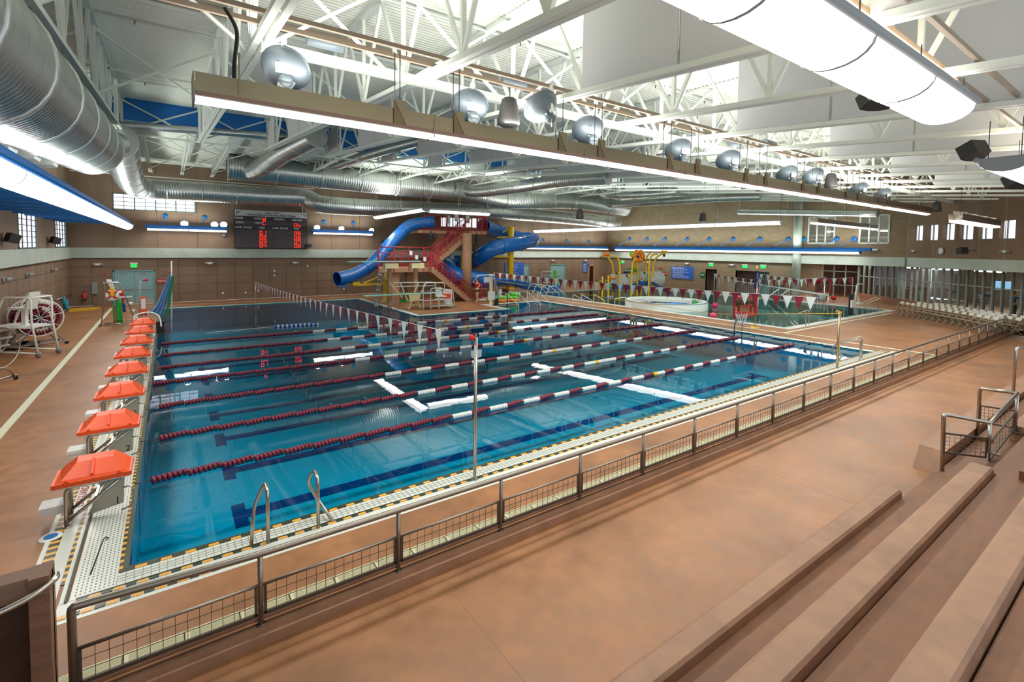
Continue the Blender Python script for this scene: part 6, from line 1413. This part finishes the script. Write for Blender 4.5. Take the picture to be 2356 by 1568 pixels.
# swim rings piled at the pool edge
cols = [mat('ring_green', (90, 200, 50), .5), mat('ring_orange', (244, 150, 40), .5)]
for k, (x, y_, z, c_) in enumerate([(20.9, 22.7, .12, 1), (21.9, 22.5, .12, 1), (20.9, 22.7, .34, 0), (21.9, 22.5, .34, 0), (22.1, 22.5, .56, 0)]):
    tag(MB().tube([(x+.34*math.cos(2*PI*i/20), y_+.34*math.sin(2*PI*i/20), z) for i in range(20)], .12, 8, closed=True).build('swim_ring', cols[c_]), ['orange swim ring, bottom of the left pile', 'orange swim ring, bottom of the right pile', 'green swim ring, top of the left pile', 'green swim ring in the middle of the right pile', 'green swim ring, topmost of the right pile'][k], 'swim ring')
p = atz(1184, 671); t = thing('channel_post', 'red and white slim marker post right of the yellow column', 'post', (p.x, p.y, 0)); MB().cyl((p.x, p.y, 0), .1, 1.1, 10, .05).build('cone', redb, t); MB().cyl((p.x, p.y, .95), .08, .15, 10).build('white_band', whitepl, t); MB().cyl((p.x, p.y, 0), .25, .05, 10).build('base', blackm, t)
for k, (px, py) in enumerate([(1225, 673), (1219, 672)]): p = atz(px, py); tag(MB().sph((p.x, p.y, .12), .13, 10, 6).build('rope_float', yellowm), ['yellow float on the deck by the slide exit, right one', 'yellow float on the deck by the slide exit, left one'][k], 'float')
# second rescue stand by the far doors
t = thing('rescue_stand', 'white tubular stand with green board between the far doors', 'stand', (30.9, 29.6, 0)); yy = 29.6
MB().tube(round_poly([aty(1245, 672, yy), aty(1245, 625, yy), aty(1272, 624, yy), aty(1272, 640, yy)], .15), .035, 8).build('hoop', whitep, t)
for py in (634, 641, 650): MB().tube([aty(1245, py, yy), aty(1288, py-1, yy)], .025, 6).build('rail', whitep, t)
MB().tube(round_poly([aty(1272, 672, yy), aty(1272, 630, yy), aty(1290, 630, yy), aty(1293, 655, yy)], .1), .03, 8).build('hoop', whitep, t)
sheet('rescue_board', 'bright green board standing between the far double doors', 'rescue board', [(1273, 622), (1277, 620), (1280, 624), (1281, 668), (1275, 668), (1274, 640)], .08, mat('lime_green', (80, 220, 60), .5), yy-.1)
sheet('gear_bag', 'pale teal bag hanging on the white stand', 'bag', [(1259, 633), (1266, 631), (1268, 641), (1260, 642)], .12, mat('bag_teal', (110, 180, 170), .7), yy-.1)
sheet('gear_bag', 'orange-red bag under the teal one', 'bag', [(1267, 644), (1275, 643), (1275, 648), (1268, 648)], .12, orangem, yy-.15)
# white splash rails at the slide exit
t = thing('exit_rail', 'white crossed handrails in front of the slide exit bowl', 'handrail', (27.2, 24, 0))
for k in range(4): y_ = 24.2+k*.9; MB().tube(round_poly([(26.5, y_, .0), (26.9, y_, .85), (27.6, y_, .85), (28.6, y_-.2, .05), (28.6, y_-.2, -.6)], .1), .03, 8).build('rail', whitep, t)
# ================================================================ LEISURE POOL
rc = Vector((29.6, 14.4, 0)); R1 = 2.85; t = thing('vortex_ring', 'round white walled ring in the leisure pool with calm water inside', 'ring wall', tuple(rc))
MB().lathe([(R1, -.8), (R1, .42), (R1-.05, .47), (R1-.35, .47), (R1-.4, .42), (R1-.4, -.8)], rc, n=48).build('wall', mat('ring_white', (222, 232, 230), .4), t)
MB().lathe([(0, .28), (R1-.4, .28)], rc, n=32).build('inner_water', waterl, t); MB().lathe([(0, -.3), (R1-.4, -.3)], rc, n=32).build('inner_floor', mat('ring_floor', (150, 200, 200), .5), t)
MB().lathe([(R1-.02, .44), (R1+.01, .46), (R1-.04, .485), (R1-.09, .47)], rc, n=48).build('dark_edge', mat('slot_dark', (110, 130, 128), .5), t)
p = atz(1500, 700); tag(MB().box((28.6, 13.2, .29), (30.2, 13.9, .33)).build('foam_mat', mat('mat_blue', (60, 130, 210), .6)), 'blue mat floating inside the white ring', 'mat')
for k, (px, py, c_) in enumerate([(1583, 686, greenm), (1600, 688, bluep), (1612, 690, bluep), (1572, 684, mat('ring_green', (90, 200, 50), .5)), (1594, 684, redb)]):
    p = atz(px, py, .3); tag(MB().sph((rc.x+1.2+k*.25, rc.y-1.6+k*.18, .40 if k > 4 else .36), .16, 10, 7, (1.6, 1, .7)).build('pool_toy', c_), ['dark green', 'blue', 'second blue', 'lime green', 'red'][k]+' pool toy piled at the right inside of the white ring', 'pool toy')
PF = Vector((36, 20, 0)); FN = Vector((FW.x, FW.y, 0)).normalized()
def Q(px, py, d=0.0): return atp(px, py, PF+FN*d, FN)
t = thing('play_structure', 'yellow-posted water play structure with clear panels and blue slide', 'play structure', (36, 20, 0))
def arc(name, pts, d=0, r=.08, base=True):
    P = [Q(px, py, d) for px, py in pts]
    if base: P = [Vector((P[0].x, P[0].y, -.6))]+P
    MB().tube(bez(P, 5), r, 10).build(name, yellowm, t)
arc('post', [(1411, 645), (1411, 625), (1408, 605), (1396, 589)], .3); arc('post', [(1426, 645), (1426, 612), (1421, 592), (1413, 589), (1404, 588)], -.6)
arc('post', [(1453, 645), (1454, 622), (1457, 602), (1464, 592)], -.8); arc('post', [(1461, 640), (1461, 600)], .6, .08); arc('post', [(1467, 640), (1467, 598)], .2, .08)
arc('post', [(1487, 628), (1487, 600), (1490, 588), (1497, 582)], .8, .08, False); arc('post', [(1493, 650), (1493, 612), (1497, 592), (1505, 585), (1513, 584)], -.7); arc('post', [(1503, 645), (1503, 612), (1508, 596), (1517, 587), (1525, 583)], .0)
for px in (1386, 1400): arc('bollard', [(px, 660), (px, 636 if px < 1390 else 633)], -1.0)
for px in (1378, 1392): arc('small_arch', [(px, 655), (px+1, 647), (px+6, 645)], 1.5, .04)
def blob(name, px, py, d, r, sc_, m_): return MB().sph(Q(px, py, d), r, 12, 8, sc_).build(name, m_, t)
og = mat('toy_orange', (250, 140, 30), .45); lime = mat('toy_lime', (150, 224, 40), .45); navy = mat('toy_navy', (20, 50, 120), .45)
pp = [Q(1380, 591, .3), Q(1386, 589, .3), Q(1394, 584, .3), Q(1402, 583, .3)]; MB().tube(bez(pp, 4), [.06]*4+[.12]*4+[.22]*4+[.15], 8).build('orange_spoon', og, t)
for a in range(6): p = Q(1469, 589, -.6)+RT*.35*math.cos(a*PI/3)+Vector((0, 0, .35*math.sin(a*PI/3))); MB().sph(p, .26, 8, 6).build('flower_petal', og, t)
blob('flower_eye', 1468, 590, -.95, .12, (1, 1, 1), navy); pp = [Q(1466, 584, -.5), Q(1458, 583, -.5), Q(1449, 588, -.5)]; MB().tube(bez(pp, 4), [.25]*4+[.2]*4+[.05], 8).build('lime_leaf', lime, t)
MB().lathe([(.0, -.15), (.12, -.15), (.28, .2), (.24, .2)], Q(1528, 581), n=12).build('yellow_bucket', yellowm, t); blob('bucket_weight', 1528, 587, 0, .11, (1, 1, 1.3), navy)
blob('blue_tray', 1441, 626, .5, .32, (1.3, .6, .35), navy); blob('green_spout', 1461, 621, 0, .18, (1.4, 1, .8), greenm); blob('orange_spout', 1455, 623, 0, .14, (1.4, 1, .7), og); blob('orange_dish', 1411, 639, -.8, .28, (1.4, 1, .5), og); blob('green_turtle', 1408, 659, -.9, .26, (1.4, 1, .6), greenm); blob('blue_toy', 1411, 654, -.9, .14, (1.4, 1, .8), navy)
for px, py in ((1420, 629), (1443, 634), (1483, 627)): blob('spray_nozzle', px, py, -.7, .10, (1, 1, 1), blackm); MB().bar(Q(px, py, -.7), Q(px+5, py-1, -.7), .1, .2).build('nozzle_bracket', yellowm, t)
pan = mat('panel_frosted', (206, 212, 210), .25, alpha=.85); wave = mat('panel_wave_blue', (30, 90, 160), .4)
for (x0, y0, x1, y1, d) in ((1404, 630, 1464, 660, 0), (1466, 624, 1492, 653, .4)):
    a = Q(x0, y1, d); b_ = Q(x1, y1, d); zt = Q(x0, y0, d).z; zb_ = a.z; b_ = Vector((b_.x, b_.y, a.z)); n = 8; d_ = (b_-a); cur = FN*.35
    for k in range(n):
        f0, f1 = k/n, (k+1)/n; u0 = a+d_*f0-cur*math.sin(PI*f0); u1 = a+d_*f1-cur*math.sin(PI*f1)
        MB().ext([u0, u1, u1+Vector((0, 0, zt-zb_)), u0+Vector((0, 0, zt-zb_))], FN*.04).build('clear_panel', pan, t)
        h0, h1 = .30+.08*math.sin(k*1.9), .30+.08*math.sin((k+1)*1.9); MB().ext([u0-FN*.02, u1-FN*.02, u1-FN*.02+Vector((0, 0, h1)), u0-FN*.02+Vector((0, 0, h0))], FN*-.02).build('wave_decal', wave, t)
    MB().ext([a-cur-Vector((0, 0, .12)), b_-cur-Vector((0, 0, .12)), b_+FN*1.2-Vector((0, 0, .12)), a+FN*1.2-Vector((0, 0, .12))], (0, 0, .12)).build('platform', navy, t)
for px, py, c_ in ((1438, 653, og), (1460, 647, og), (1476, 641, orangem), (1484, 641, lime), (1462, 650, greenm)): blob('fish_decal', px, py, -.45 if px < 1465 else -.1, .09, (1.3, .4, 1), c_)
tb = Q(1500, 642, .6); MB().lathe([(.68, -.3), (.7, .7), (.55, 1.0)], tb, RT, 20).build('tunnel_end', pan, t)
sl = MB(); a = Q(1500, 652, -.2); b_ = Q(1540, 677, -1.2); sd_ = FN*.38
sl.ext([a-sd_, b_-sd_, b_+sd_, a+sd_], (0, 0, .06)); sl.build('slide_bed', mat('toy_slide_blue', (16, 50, 140), .35), t)
for s in (-1, 0, 1): MB().bar(a+sd_*s+Vector((0, 0, .1)), b_+sd_*s+Vector((0, 0, .1)), .05, .14).build('slide_side', MATS['toy_slide_blue'], t)
for px in (1475, 1485, 1502): q_ = Q(px, 660, .3); MB().cyl((q_.x, q_.y, -.6), .07, .6+Q(px, 655, .3).z, 8).build('platform_leg', mat('leg_dark', (50, 50, 50), .5) if px == 1485 else yellowm, t)
# low rails in the leisure pool
for k, px in enumerate((1318, 1337, 1366, 1414, 1458)):
    p = atz(px, 700 if px < 1400 else 712); tt = thing('water_rail', ['first', 'second', 'third', 'fourth', 'fifth'][k]+' low white handrail from the left in the leisure pool', 'handrail', (p.x, p.y, -.5)); MB().tube(round_poly([(p.x, p.y, -.8), (p.x, p.y, .75), (p.x+1.4, p.y+.3, .75 if px > 1400 else .2), (p.x+1.5, p.y+.3, -.8)], .12), .024, 8).build('rail', whitep, tt)
fa = atz(1396, 684); fb = atz(1408, 683); tt = thing('float_line', 'tiny blue and white floats in the leisure pool', 'float line', tuple(fa))
for k in range(6): p = fa.lerp(fb, k/5); MB().sph((p.x, p.y, .02), .10, 8, 6).build('float', MATS['float_blue'] if k % 2 == 0 else whitepl, tt)
# poles and pennants over the leisure pool
pl1 = Vector((42.15, aty(1643, 640, 18.0).y, 0)); l0 = atx(1644, 629, 42.1); pole('thin far pole at the back of the leisure pool, left end of the pennants', (42.1, l0.y, 0), l0.z, .04, greym)
r0 = atz(1894, 734); rz_ = aty(1893, 638, r0.y).z; pole('steel pole at the near side of the leisure pool holding the pennants', r0, rz_+.05, .03)
pennants('long line of maroon and white pennants over the leisure pool, sagging behind the flag', Vector((42.1, l0.y, l0.z)), Vector((r0.x, r0.y, rz_)), 24, .42, .55, .35)
A = atx(1748, 630, 42.0); B = aty(1962, 638, 5.6); pennants('second line of pennants, farther right over the leisure pool', A, B, 22, .40, .48, .22)
tag(MB().tube([B-Vector((0, 0, 0)), (B.x, B.y, 0)], .03, 8).build('pennant_pole', greym), 'slim pole by the far white pool lift', 'pole')
# volleyball net
n0 = atx(1655, 640, 41.95); nb = Vector((41.95, n0.y, 0)); n1 = atz(1903, 735); zt = aty(1903, 679, n1.y).z; ztl = n0.z
t = thing('water_net', 'white volleyball net stretched across the leisure pool on two poles', 'net', tuple(n1)); MB().tube([nb, nb+Vector((0, 0, ztl+.2))], .04, 8).build('pole', greym, t); MB().tube([n1, n1+Vector((0, 0, zt+.15))], .03, 8).build('pole', steel, t)
aT = nb.lerp(n1, .12)+Vector((0, 0, ztl*.88+zt*.12)); bT = n1+Vector((0, 0, zt)); MB().bar(aT, bT, .03, .10).build('top_tape', whitec, t); m_ = MB()
for k in range(41): f = k/40; p = aT.lerp(bT, f); m_.bar(p, p-Vector((0, 0, .9)), .008, .008)
for k in range(1, 8): m_.bar(aT-Vector((0, 0, .12*k)), bT-Vector((0, 0, .12*k)), .008, .008)
o = m_.build('netting', whitec, t); o['kind'] = 'stuff'
MB().tube([bT, n1+Vector((.9, .6, .1))], .008, 4).build('guy_line', whitec, t)
# basketball hoops
def bball(label, a, b_, rimc, y, post, sc_=1.0):
    A = aty(*a, y); B = aty(*b_, y); t = thing('basketball_hoop', label, 'basketball hoop', (post[0], post[1], 0)); m_ = MB()
    for p, q_ in (((A.x, A.z), (B.x, A.z)), ((A.x, B.z), (B.x, B.z)), ((A.x, A.z), (A.x, B.z)), ((B.x, A.z), (B.x, B.z))): m_.bar((p[0], y, p[1]), (q_[0], y, q_[1]), .06*sc_, .09*sc_)
    m_.build('board_frame', redm, t); MB().q([(A.x, y+.01, A.z), (B.x, y+.01, A.z), (B.x, y+.01, B.z), (A.x, y+.01, B.z)]).build('clear_board', glassm, t)
    cx_ = (A.x+B.x)/2; m_ = MB(); w_ = (B.x-A.x)*.28; zz = B.z+(A.z-B.z)*.15
    for p, q_ in (((-w_, 0), (w_, 0)), ((-w_, (A.z-B.z)*.4), (w_, (A.z-B.z)*.4)), ((-w_, 0), (-w_, (A.z-B.z)*.4)), ((w_, 0), (w_, (A.z-B.z)*.4))): m_.bar((cx_+p[0], y-.02, zz+p[1]), (cx_+q_[0], y-.02, zz+q_[1]), .03, .05*sc_)
    m_.build('target_square', redm, t); R_ = aty(*rimc, y-.3); r = .26*sc_
    MB().tube([(R_.x+r*math.cos(2*PI*k/20), y-.35+r*math.sin(2*PI*k/20), R_.z) for k in range(20)], .02*sc_, 6, closed=True).build('rim', redb, t); m_ = MB()
    for k in range(12):
        a0 = 2*PI*k/12; a1 = a0+.5; m_.bar((R_.x+r*math.cos(a0), y-.35+r*math.sin(a0), R_.z), (R_.x+r*.6*math.cos(a1), y-.35+r*.6*math.sin(a1), R_.z-.5*sc_), .012, .012); m_.bar((R_.x+r*math.cos(a1), y-.35+r*math.sin(a1), R_.z), (R_.x+r*.6*math.cos(a0), y-.35+r*.6*math.sin(a0), R_.z-.5*sc_), .012, .012)
    m_.build('net', whitec, t)
    for s in (-.35, .35): MB().tube(round_poly([(cx_+s, y+.05, B.z+.1), (cx_+s+.1, y+.35, B.z-.35), (cx_+s+.5, y+.6, 0)] if post[2] else [(cx_+s, y+.05, B.z+.1), (cx_+s, y+.4, 0)], .15), .03*sc_, 8).build('support_tube', greym, t)
    return t
bball('red-framed clear basketball hoop at the near edge of the leisure pool, beside the flag', (1690, 685), (1738, 724), (1704, 719), 5.0, (24.6, 5, True))
bball('far red-framed basketball hoop in front of the glass door', (1877, 646), (1912, 672), (1891, 672), 8.2, (38, 8, False), 1.0)
# flag
fb_ = atz(1737, 753); fy = fb_.y; t = thing('us_flag', 'star-spangled flag furled on a gold pole between the pools', 'flag', tuple(fb_)); ft = aty(1738, 618, fy).z; gold = mat('gold_pole', (214, 170, 70), .35, .6)
MB().lathe([(0, .06), (.2, .05), (.25, 0)], fb_, n=16).build('base', gold, t); MB().tube([fb_, (fb_.x, fy, ft)], .022, 8).build('pole', gold, t); MB().sph((fb_.x, fy, ft+.08), .09, 10, 8, (1, .5, 1)).build('eagle_finial', mat('gold_light', (240, 220, 170), .4, .4), t)
redf = mat('flag_red', (176, 34, 50), .8); navyf = mat('flag_navy', (34, 42, 84), .8)
W0 = .42; topz = ft-.1; botz = aty(1730, 712, fy).z; nst = 9
for k in range(nst):                                   # draped stripes hang as folded vertical strips
    m_ = MB(); x0 = fb_.x-W0*.55+W0*k/nst; x1 = x0+W0/nst; n = 14
    for i in range(n):
        def P_(x, f): return (x+ .06*math.sin(f*5+k)-.10*f*(k-4)/4*.3, fy-.03-.05*math.sin(k*1.4+f*2), topz-.62-(topz-botz-.62)*f-.04*k)
        m_.q([P_(x0, i/n), P_(x1, i/n), P_(x1, (i+1)/n), P_(x0, (i+1)/n)], True); m_.q([tuple(Vector(P_(x0, i/n))+Vector((0, .02, 0))), tuple(Vector(P_(x0, (i+1)/n))+Vector((0, .02, 0))), tuple(Vector(P_(x1, (i+1)/n))+Vector((0, .02, 0))), tuple(Vector(P_(x1, i/n))+Vector((0, .02, 0)))], True)
    m_.build('stripe', redf if k % 2 == 0 else whitec, t)
m_ = MB(); m_.ext([(fb_.x-.06, fy-.07, topz), (fb_.x+.03, fy-.07, topz), (fb_.x+.16, fy-.07, topz-.9), (fb_.x-.22, fy-.07, topz-.95), (fb_.x-.16, fy-.07, topz-.4)], (0, .10, 0)); m_.build('canton', navyf, t); st_ = MB(); random.seed(4)
for k in range(16): x = fb_.x+random.uniform(-.13, .10); z = topz-.15-k*.05; st_.bar((x-.02, fy-.075, z), (x+.02, fy-.075, z), .008, .03)
o = st_.build('stars', whitec, t); o['kind'] = 'stuff'
# balls
for k, (px, py, z, m_, lb) in enumerate([(1641, 726, .1, 'ball_pink', 'pink ball floating by the near edge of the leisure pool'), (1645, 702, .1, 'ball_pink', 'second pink ball farther out in the leisure pool'), (1918, 685, .3, 'ball_red', 'red ball on the far deck near the hoop')]):
    p = atz(px, py, z); tag(MB().sph(p, .20, 14, 10).build('ball', mat(m_, (236, 50, 110) if k < 2 else (190, 40, 50), .4)), lb, 'ball')
# lift and bin at the right end
t = thing('pool_lift', 'white and black pool lift at the far right corner of the leisure pool', 'pool lift', (37.7, 5.6, 0)); ly = 5.3
def G_(px, py): return aty(px, py, ly)
p = G_(1961, 715); MB().box((p.x-.1, ly, .0), (p.x+.1, ly+.2, 1.35)).build('mast', blackm, t); a = G_(1956, 690); b_ = G_(1964, 706); MB().box((a.x, ly-.12, b_.z), (b_.x, ly-.02, a.z)).build('control_box', whitepl, t)
MB().tube(round_poly([G_(1966, 722), G_(1968, 680), G_(1972, 653), G_(1985, 653)], .2), .04, 8).build('arm', whitep, t); a = G_(1972, 700); MB().box((a.x, ly-.1, a.z), (a.x+.8, ly+.3, a.z+.08)).build('seat', whitepl, t); MB().bar(G_(1969, 672), G_(1977, 697), .1, .1).build('lift_tube', whitep, t)
tag(MB().box((42.3, 12.6, 0), (43.1, 13.4, 1.2)).build('litter_bin', mat('bin_dark', (60, 74, 72), .5)), 'dark bin left of the white column', 'bin')
tag(MB().box((44.6, 10.2, 0), (45.6, 11.0, .9)).build('water_fountain', mat('fountain_steel', (130, 120, 110), .4, .5)), 'steel drinking fountain in the lobby recess', 'fountain')
# ladder-like white ramps at the back of the leisure pool
t = thing('entry_rail', 'pair of slanted white rails at the beach entry behind the flag', 'handrail', (41.5, 14, 0))
for px in (1758, 1780): a = atx(px, 676, 41.2); MB().tube([(41.2, a.y, 0.0), (41.2, a.y-1.2, 1.0)], .05, 8).build('rail', whitep, t); MB().tube([(41.2, a.y-1.2, 1.0), (41.2, a.y-1.2, 0)], .03, 8).build('post', greym, t)
# ================================================================ FOLDING CHAIRS
fc = thing('folding_chair', 'tan folding chair', 'chair', (0, 0, 0), 0, 'folding chairs before the glass wall')
tan = mat('chair_tan', (158, 142, 114), .45); tanl = mat('chair_cap', (222, 222, 214), .5)
MB().ext([(-.21, -.2, .43), (.21, -.2, .43), (.20, .2, .41), (-.20, .2, .41)], (0, 0, .025)).build('seat', tan, fc)
MB().ext([(-.18, .25, .68), (.18, .25, .68), (.16, .29, .84), (-.16, .29, .84)], (0, .025, 0)).build('backrest', tanl, fc)
for s in (-.215, .215):
    MB().bar((s, -.24, 0), (s, .30, .84), .025, .025).build('leg', tan, fc); MB().bar((s, .28, 0), (s, -.18, .43), .025, .025).build('leg', tan, fc)
A0 = atz(2064, 722); B0 = atz(2236, 757); dirr = (B0-A0).normalized(); nrm = Vector((-dirr.y, dirr.x, 0))
if nrm.dot(A0-CAM) < 0: nrm = -nrm
rzc = math.atan2(nrm.y, nrm.x)-PI/2; L_ = (B0-A0).length*1.18; ncol = 15; k = 0
rown = ['front', 'middle', 'back']
for r_ in range(3):
    for i in range(ncol):
        p = A0+dirr*(L_*i/(ncol-1)+(.1*r_))+nrm*(.95*r_)
        lb = 'tan folding chair in the %s row, %s from the left end' % (rown[r_], (['first']+ordn)[i])
        if k == 0: fc.location = p; fc.rotation_euler = (0, 0, rzc); fc['label'] = lb
        else: dup(fc, p, rzc, label=lb)
        if r_ == 1 and 9 <= i <= 12:
            q_ = p-nrm*-.22+Vector((0, 0, .48)); s_ = dirr*.24; tt = MB(); tt.ext([q_-s_, q_+s_, q_+s_+Vector((0, 0, .42)), q_-s_+Vector((0, 0, .42))], nrm*-.01); tag(tt.build('paper_notice', whitec), 'white paper sheet on the back of a folding chair, %s of four' % ['first', 'second', 'third', 'last'][i-9], 'notice')
        k += 1
# ================================================================ PEOPLE
def body_mesh(name, joints, edges, m_, parent, sub=2):
    me = bpy.data.meshes.new('sk'); me.from_pydata([j[:3] for j in joints], edges, []); ob = bpy.data.objects.new('sk', me); C.objects.link(ob)
    md = ob.modifiers.new('s', 'SKIN'); md.use_smooth_shade = True
    for i, j in enumerate(joints): me.skin_vertices[0].data[i].radius = (j[3], j[3] if len(j) < 5 else j[4]); me.skin_vertices[0].data[i].use_root = (i == 0)
    ob.modifiers.new('u', 'SUBSURF').levels = sub; dg = bpy.context.evaluated_depsgraph_get(); dg.update(); r_ = bpy.data.meshes.new_from_object(ob.evaluated_get(dg)); bpy.data.objects.remove(ob)
    r_.name = name; r_.materials.clear(); r_.materials.append(m_); o = bpy.data.objects.new(name, r_); C.objects.link(o); o.parent = parent; return o
def person(label, loc, rz, h, shirt, shorts, pose, hair_long=True, long_legs=None):
    t = thing('person', label, 'person', tuple(loc), rz); s = h/1.72
    J = [(0, 0, .95, .13, .10), (0, 0, 1.10, .115, .09), (0, 0, 1.28, .14, .10), (0, 0, 1.42, .11, .08), (0, .0, 1.49, .05), (0, .015, 1.56, .055)]
    E = [(0, 1), (1, 2), (2, 3), (3, 4), (4, 5)]
    def add(pts, root):
        b0 = len(J); prev = root
        for q_ in pts: J.append(q_); E.append((prev, len(J)-1)); prev = len(J)-1
        return prev
    ends = []
    for sd, arm in ((-1, pose['l']), (1, pose['r'])): ends.append(add([(sd*.17, 0, 1.40, .055), (*arm[0], .040), (*arm[1], .027)], 3))
    for sd, leg in ((-1, pose['ll']), (1, pose['rl'])): add([(sd*.09, 0, .88, .085), (*leg[0], .055), (*leg[1], .036), (leg[1][0], leg[1][1]+.06, .04, .035), (leg[1][0], leg[1][1]+.16, .03, .028)], 0)
    for e in ends:                                     # hands: palm, four fingers and a thumb each
        hx, hy, hz = J[e][:3]; pe = J[e-1]; d = (Vector((hx, hy, hz))-Vector(pe[:3])).normalized(); sdv = d.cross(Vector((0, 1, 0))).normalized() if abs(d.y) < .9 else Vector((1, 0, 0))
        pm = len(J); c0 = Vector((hx, hy, hz))+d*.06; J.append((*c0, .028)); E.append((e, pm))
        for f in range(4): a = c0+sdv*(.024*(f-1.5))+d*.035; b_ = a+d*(.045-.006*abs(f-1.4))+Vector((0, .012, 0)); J.append((*a, .010)); J.append((*b_, .008)); E += [(pm, len(J)-2), (len(J)-2, len(J)-1)]
        a = c0-sdv*.045; b_ = a+d*.035; J.append((*a, .011)); J.append((*b_, .009)); E += [(pm, len(J)-2), (len(J)-2, len(J)-1)]
    J2 = [tuple(v*s for v in j) for j in J]; o = body_mesh('body', J2, E, skinm, t, 1)
    hd_ = MB(); hd_.sph((0, .02*s, 1.63*s), .105*s, 14, 12, (.80, .95, 1.15)); hd_.sph((0, .118*s, 1.615*s), .018*s, 8, 6, (.8, 1.2, 1.3))
    for e in (-1, 1): hd_.sph((e*.085*s, .015*s, 1.62*s), .025*s, 8, 6, (.5, .8, 1.2))
    hd_.build('head', skinm, t, world=False)
    for e in (-1, 1): MB().sph((e*.033*s, .108*s, 1.645*s), .011*s, 8, 6).build('eye', blackm, t, world=False)
    MB().tube([(-.025*s, .108*s, 1.575*s), (0, .115*s, 1.572*s), (.025*s, .108*s, 1.575*s)], .006*s, 6).build('mouth', redm, t, world=False)
    hr_ = MB(); hr_.sph((0, -.005*s, 1.66*s), .115*s, 14, 10, (.88, .95, 1.02))
    if hair_long: hr_.tube([(0, -.08*s, 1.68*s), (0, -.13*s, 1.56*s), (0, -.11*s, 1.40*s), (0, -.10*s, 1.30*s)], [.06*s, .08*s, .07*s, .02*s], 10)
    hr_.build('hair', hairm, t, world=False)
    st2 = [(0, 0, .96, .135, .115), (0, 0, 1.12, .125, .10), (0, 0, 1.28, .155, .115), (0, 0, 1.42, .12, .09)]; e2 = [(0, 1), (1, 2), (2, 3)]
    for sd, arm in ((-1, pose['l']), (1, pose['r'])): a = Vector((sd*.17, 0, 1.40)); b_ = a.lerp(Vector(arm[0]), .55); st2 += [(*a, .068), (*b_, .058)]; n = len(st2); e2 += [(3, n-2), (n-2, n-1)]
    body_mesh('shirt', [tuple(v*s for v in j) for j in st2], e2, shirt, t, 1)
    sh = [(0, 0, .97, .145, .12)]; e3 = []
    for sd, leg in ((-1, pose['ll']), (1, pose['rl'])):
        a = Vector((sd*.09, 0, .86)); b_ = a.lerp(Vector(leg[0]), .45) if not long_legs else Vector(leg[0]); sh += [(*a, .10), (*b_, .082)]; n = len(sh); e3 += [(0, n-2), (n-2, n-1)]
        if long_legs: sh.append((*leg[1], .055)); e3.append((n-1, len(sh)-1))
    body_mesh('shorts' if not long_legs else 'trousers', [tuple(v*s for v in j) for j in sh], e3, shorts, t, 1)
    return t
g0 = atz(1098, 694)
person('person in red shirt and black shorts by the slide stairs, hand raised to dark hair', (g0.x, g0.y, 0), 1.9, 1.70, redb, blackm, dict(l=[(-.30, .05, 1.22), (-.22, .22, 1.10)], r=[(.38, .10, 1.52), (.16, .06, 1.70)], ll=[(-.10, .10, .50), (-.10, .16, .09)], rl=[(.10, -.02, .50), (.10, -.16, .09)]))
q_ = GA+GD*13.3-GN*1.6; person('person in a blue shirt and dark trousers behind the glass wall at the right', (q_.x, q_.y, 0), -2.0, 1.75, bluep, blackm, dict(l=[(-.28, .25, 1.25), (-.20, .48, 1.20)], r=[(.28, .25, 1.25), (.20, .48, 1.20)], ll=[(-.10, .06, .50), (-.10, .0, .09)], rl=[(.10, .0, .50), (.10, -.08, .09)]), hair_long=False, long_legs=True)
# fitness machines behind the glass
fm = thing('exercise_machine', 'dark exercise machine behind the glass wall', 'exercise machine', (0, 0, 0), 0, 'exercise machines behind the glass'); dk_ = mat('machine_dark', (50, 54, 58), .5)
MB().box((-.3, -.8, .1), (.3, .8, .22)).build('deck', dk_, fm); 
for s in (-.3, .3): MB().tube(round_poly([(s, .7, .2), (s, .75, 1.25), (s, .1, 1.1)], .1), .03, 6).build('upright', greym, fm)
MB().box((-.3, .65, 1.2), (.3, .78, 1.45)).build('console', dk_, fm); MB().cyl((0, -.5, .0), .3, .1, 10).build('foot', dk_, fm)
wh = ['leftmost, beside the lobby column', 'second from the lobby', 'third from the lobby', 'left of the bench rows', 'behind the folding chairs, left', 'behind the folding chairs, middle', 'behind the folding chairs, right', 'next to the person in blue']
for k in range(8):
    p = GA+GD*(1.2+k*1.55)-GN*(1.8+.6*(k % 3)); lb = 'dark exercise machine behind the glass, '+wh[k]
    if k == 0: fm.location = (p.x, p.y, 0); fm['label'] = lb; fm.rotation_euler = (0, 0, .8)
    else: dup(fm, (p.x, p.y, 0), .8+k*.3, label=lb)
tag(MB().box(tuple(GA-GN*6+GD*8+Vector((-.1, 0, 1.5))), tuple(GA-GN*6+GD*8+Vector((.1, .9, 2.1)))).build('wall_screen', mat('screen_blue', (120, 170, 210), .5, emit=.4)), 'pale blue lit screen far inside the fitness room', 'screen')
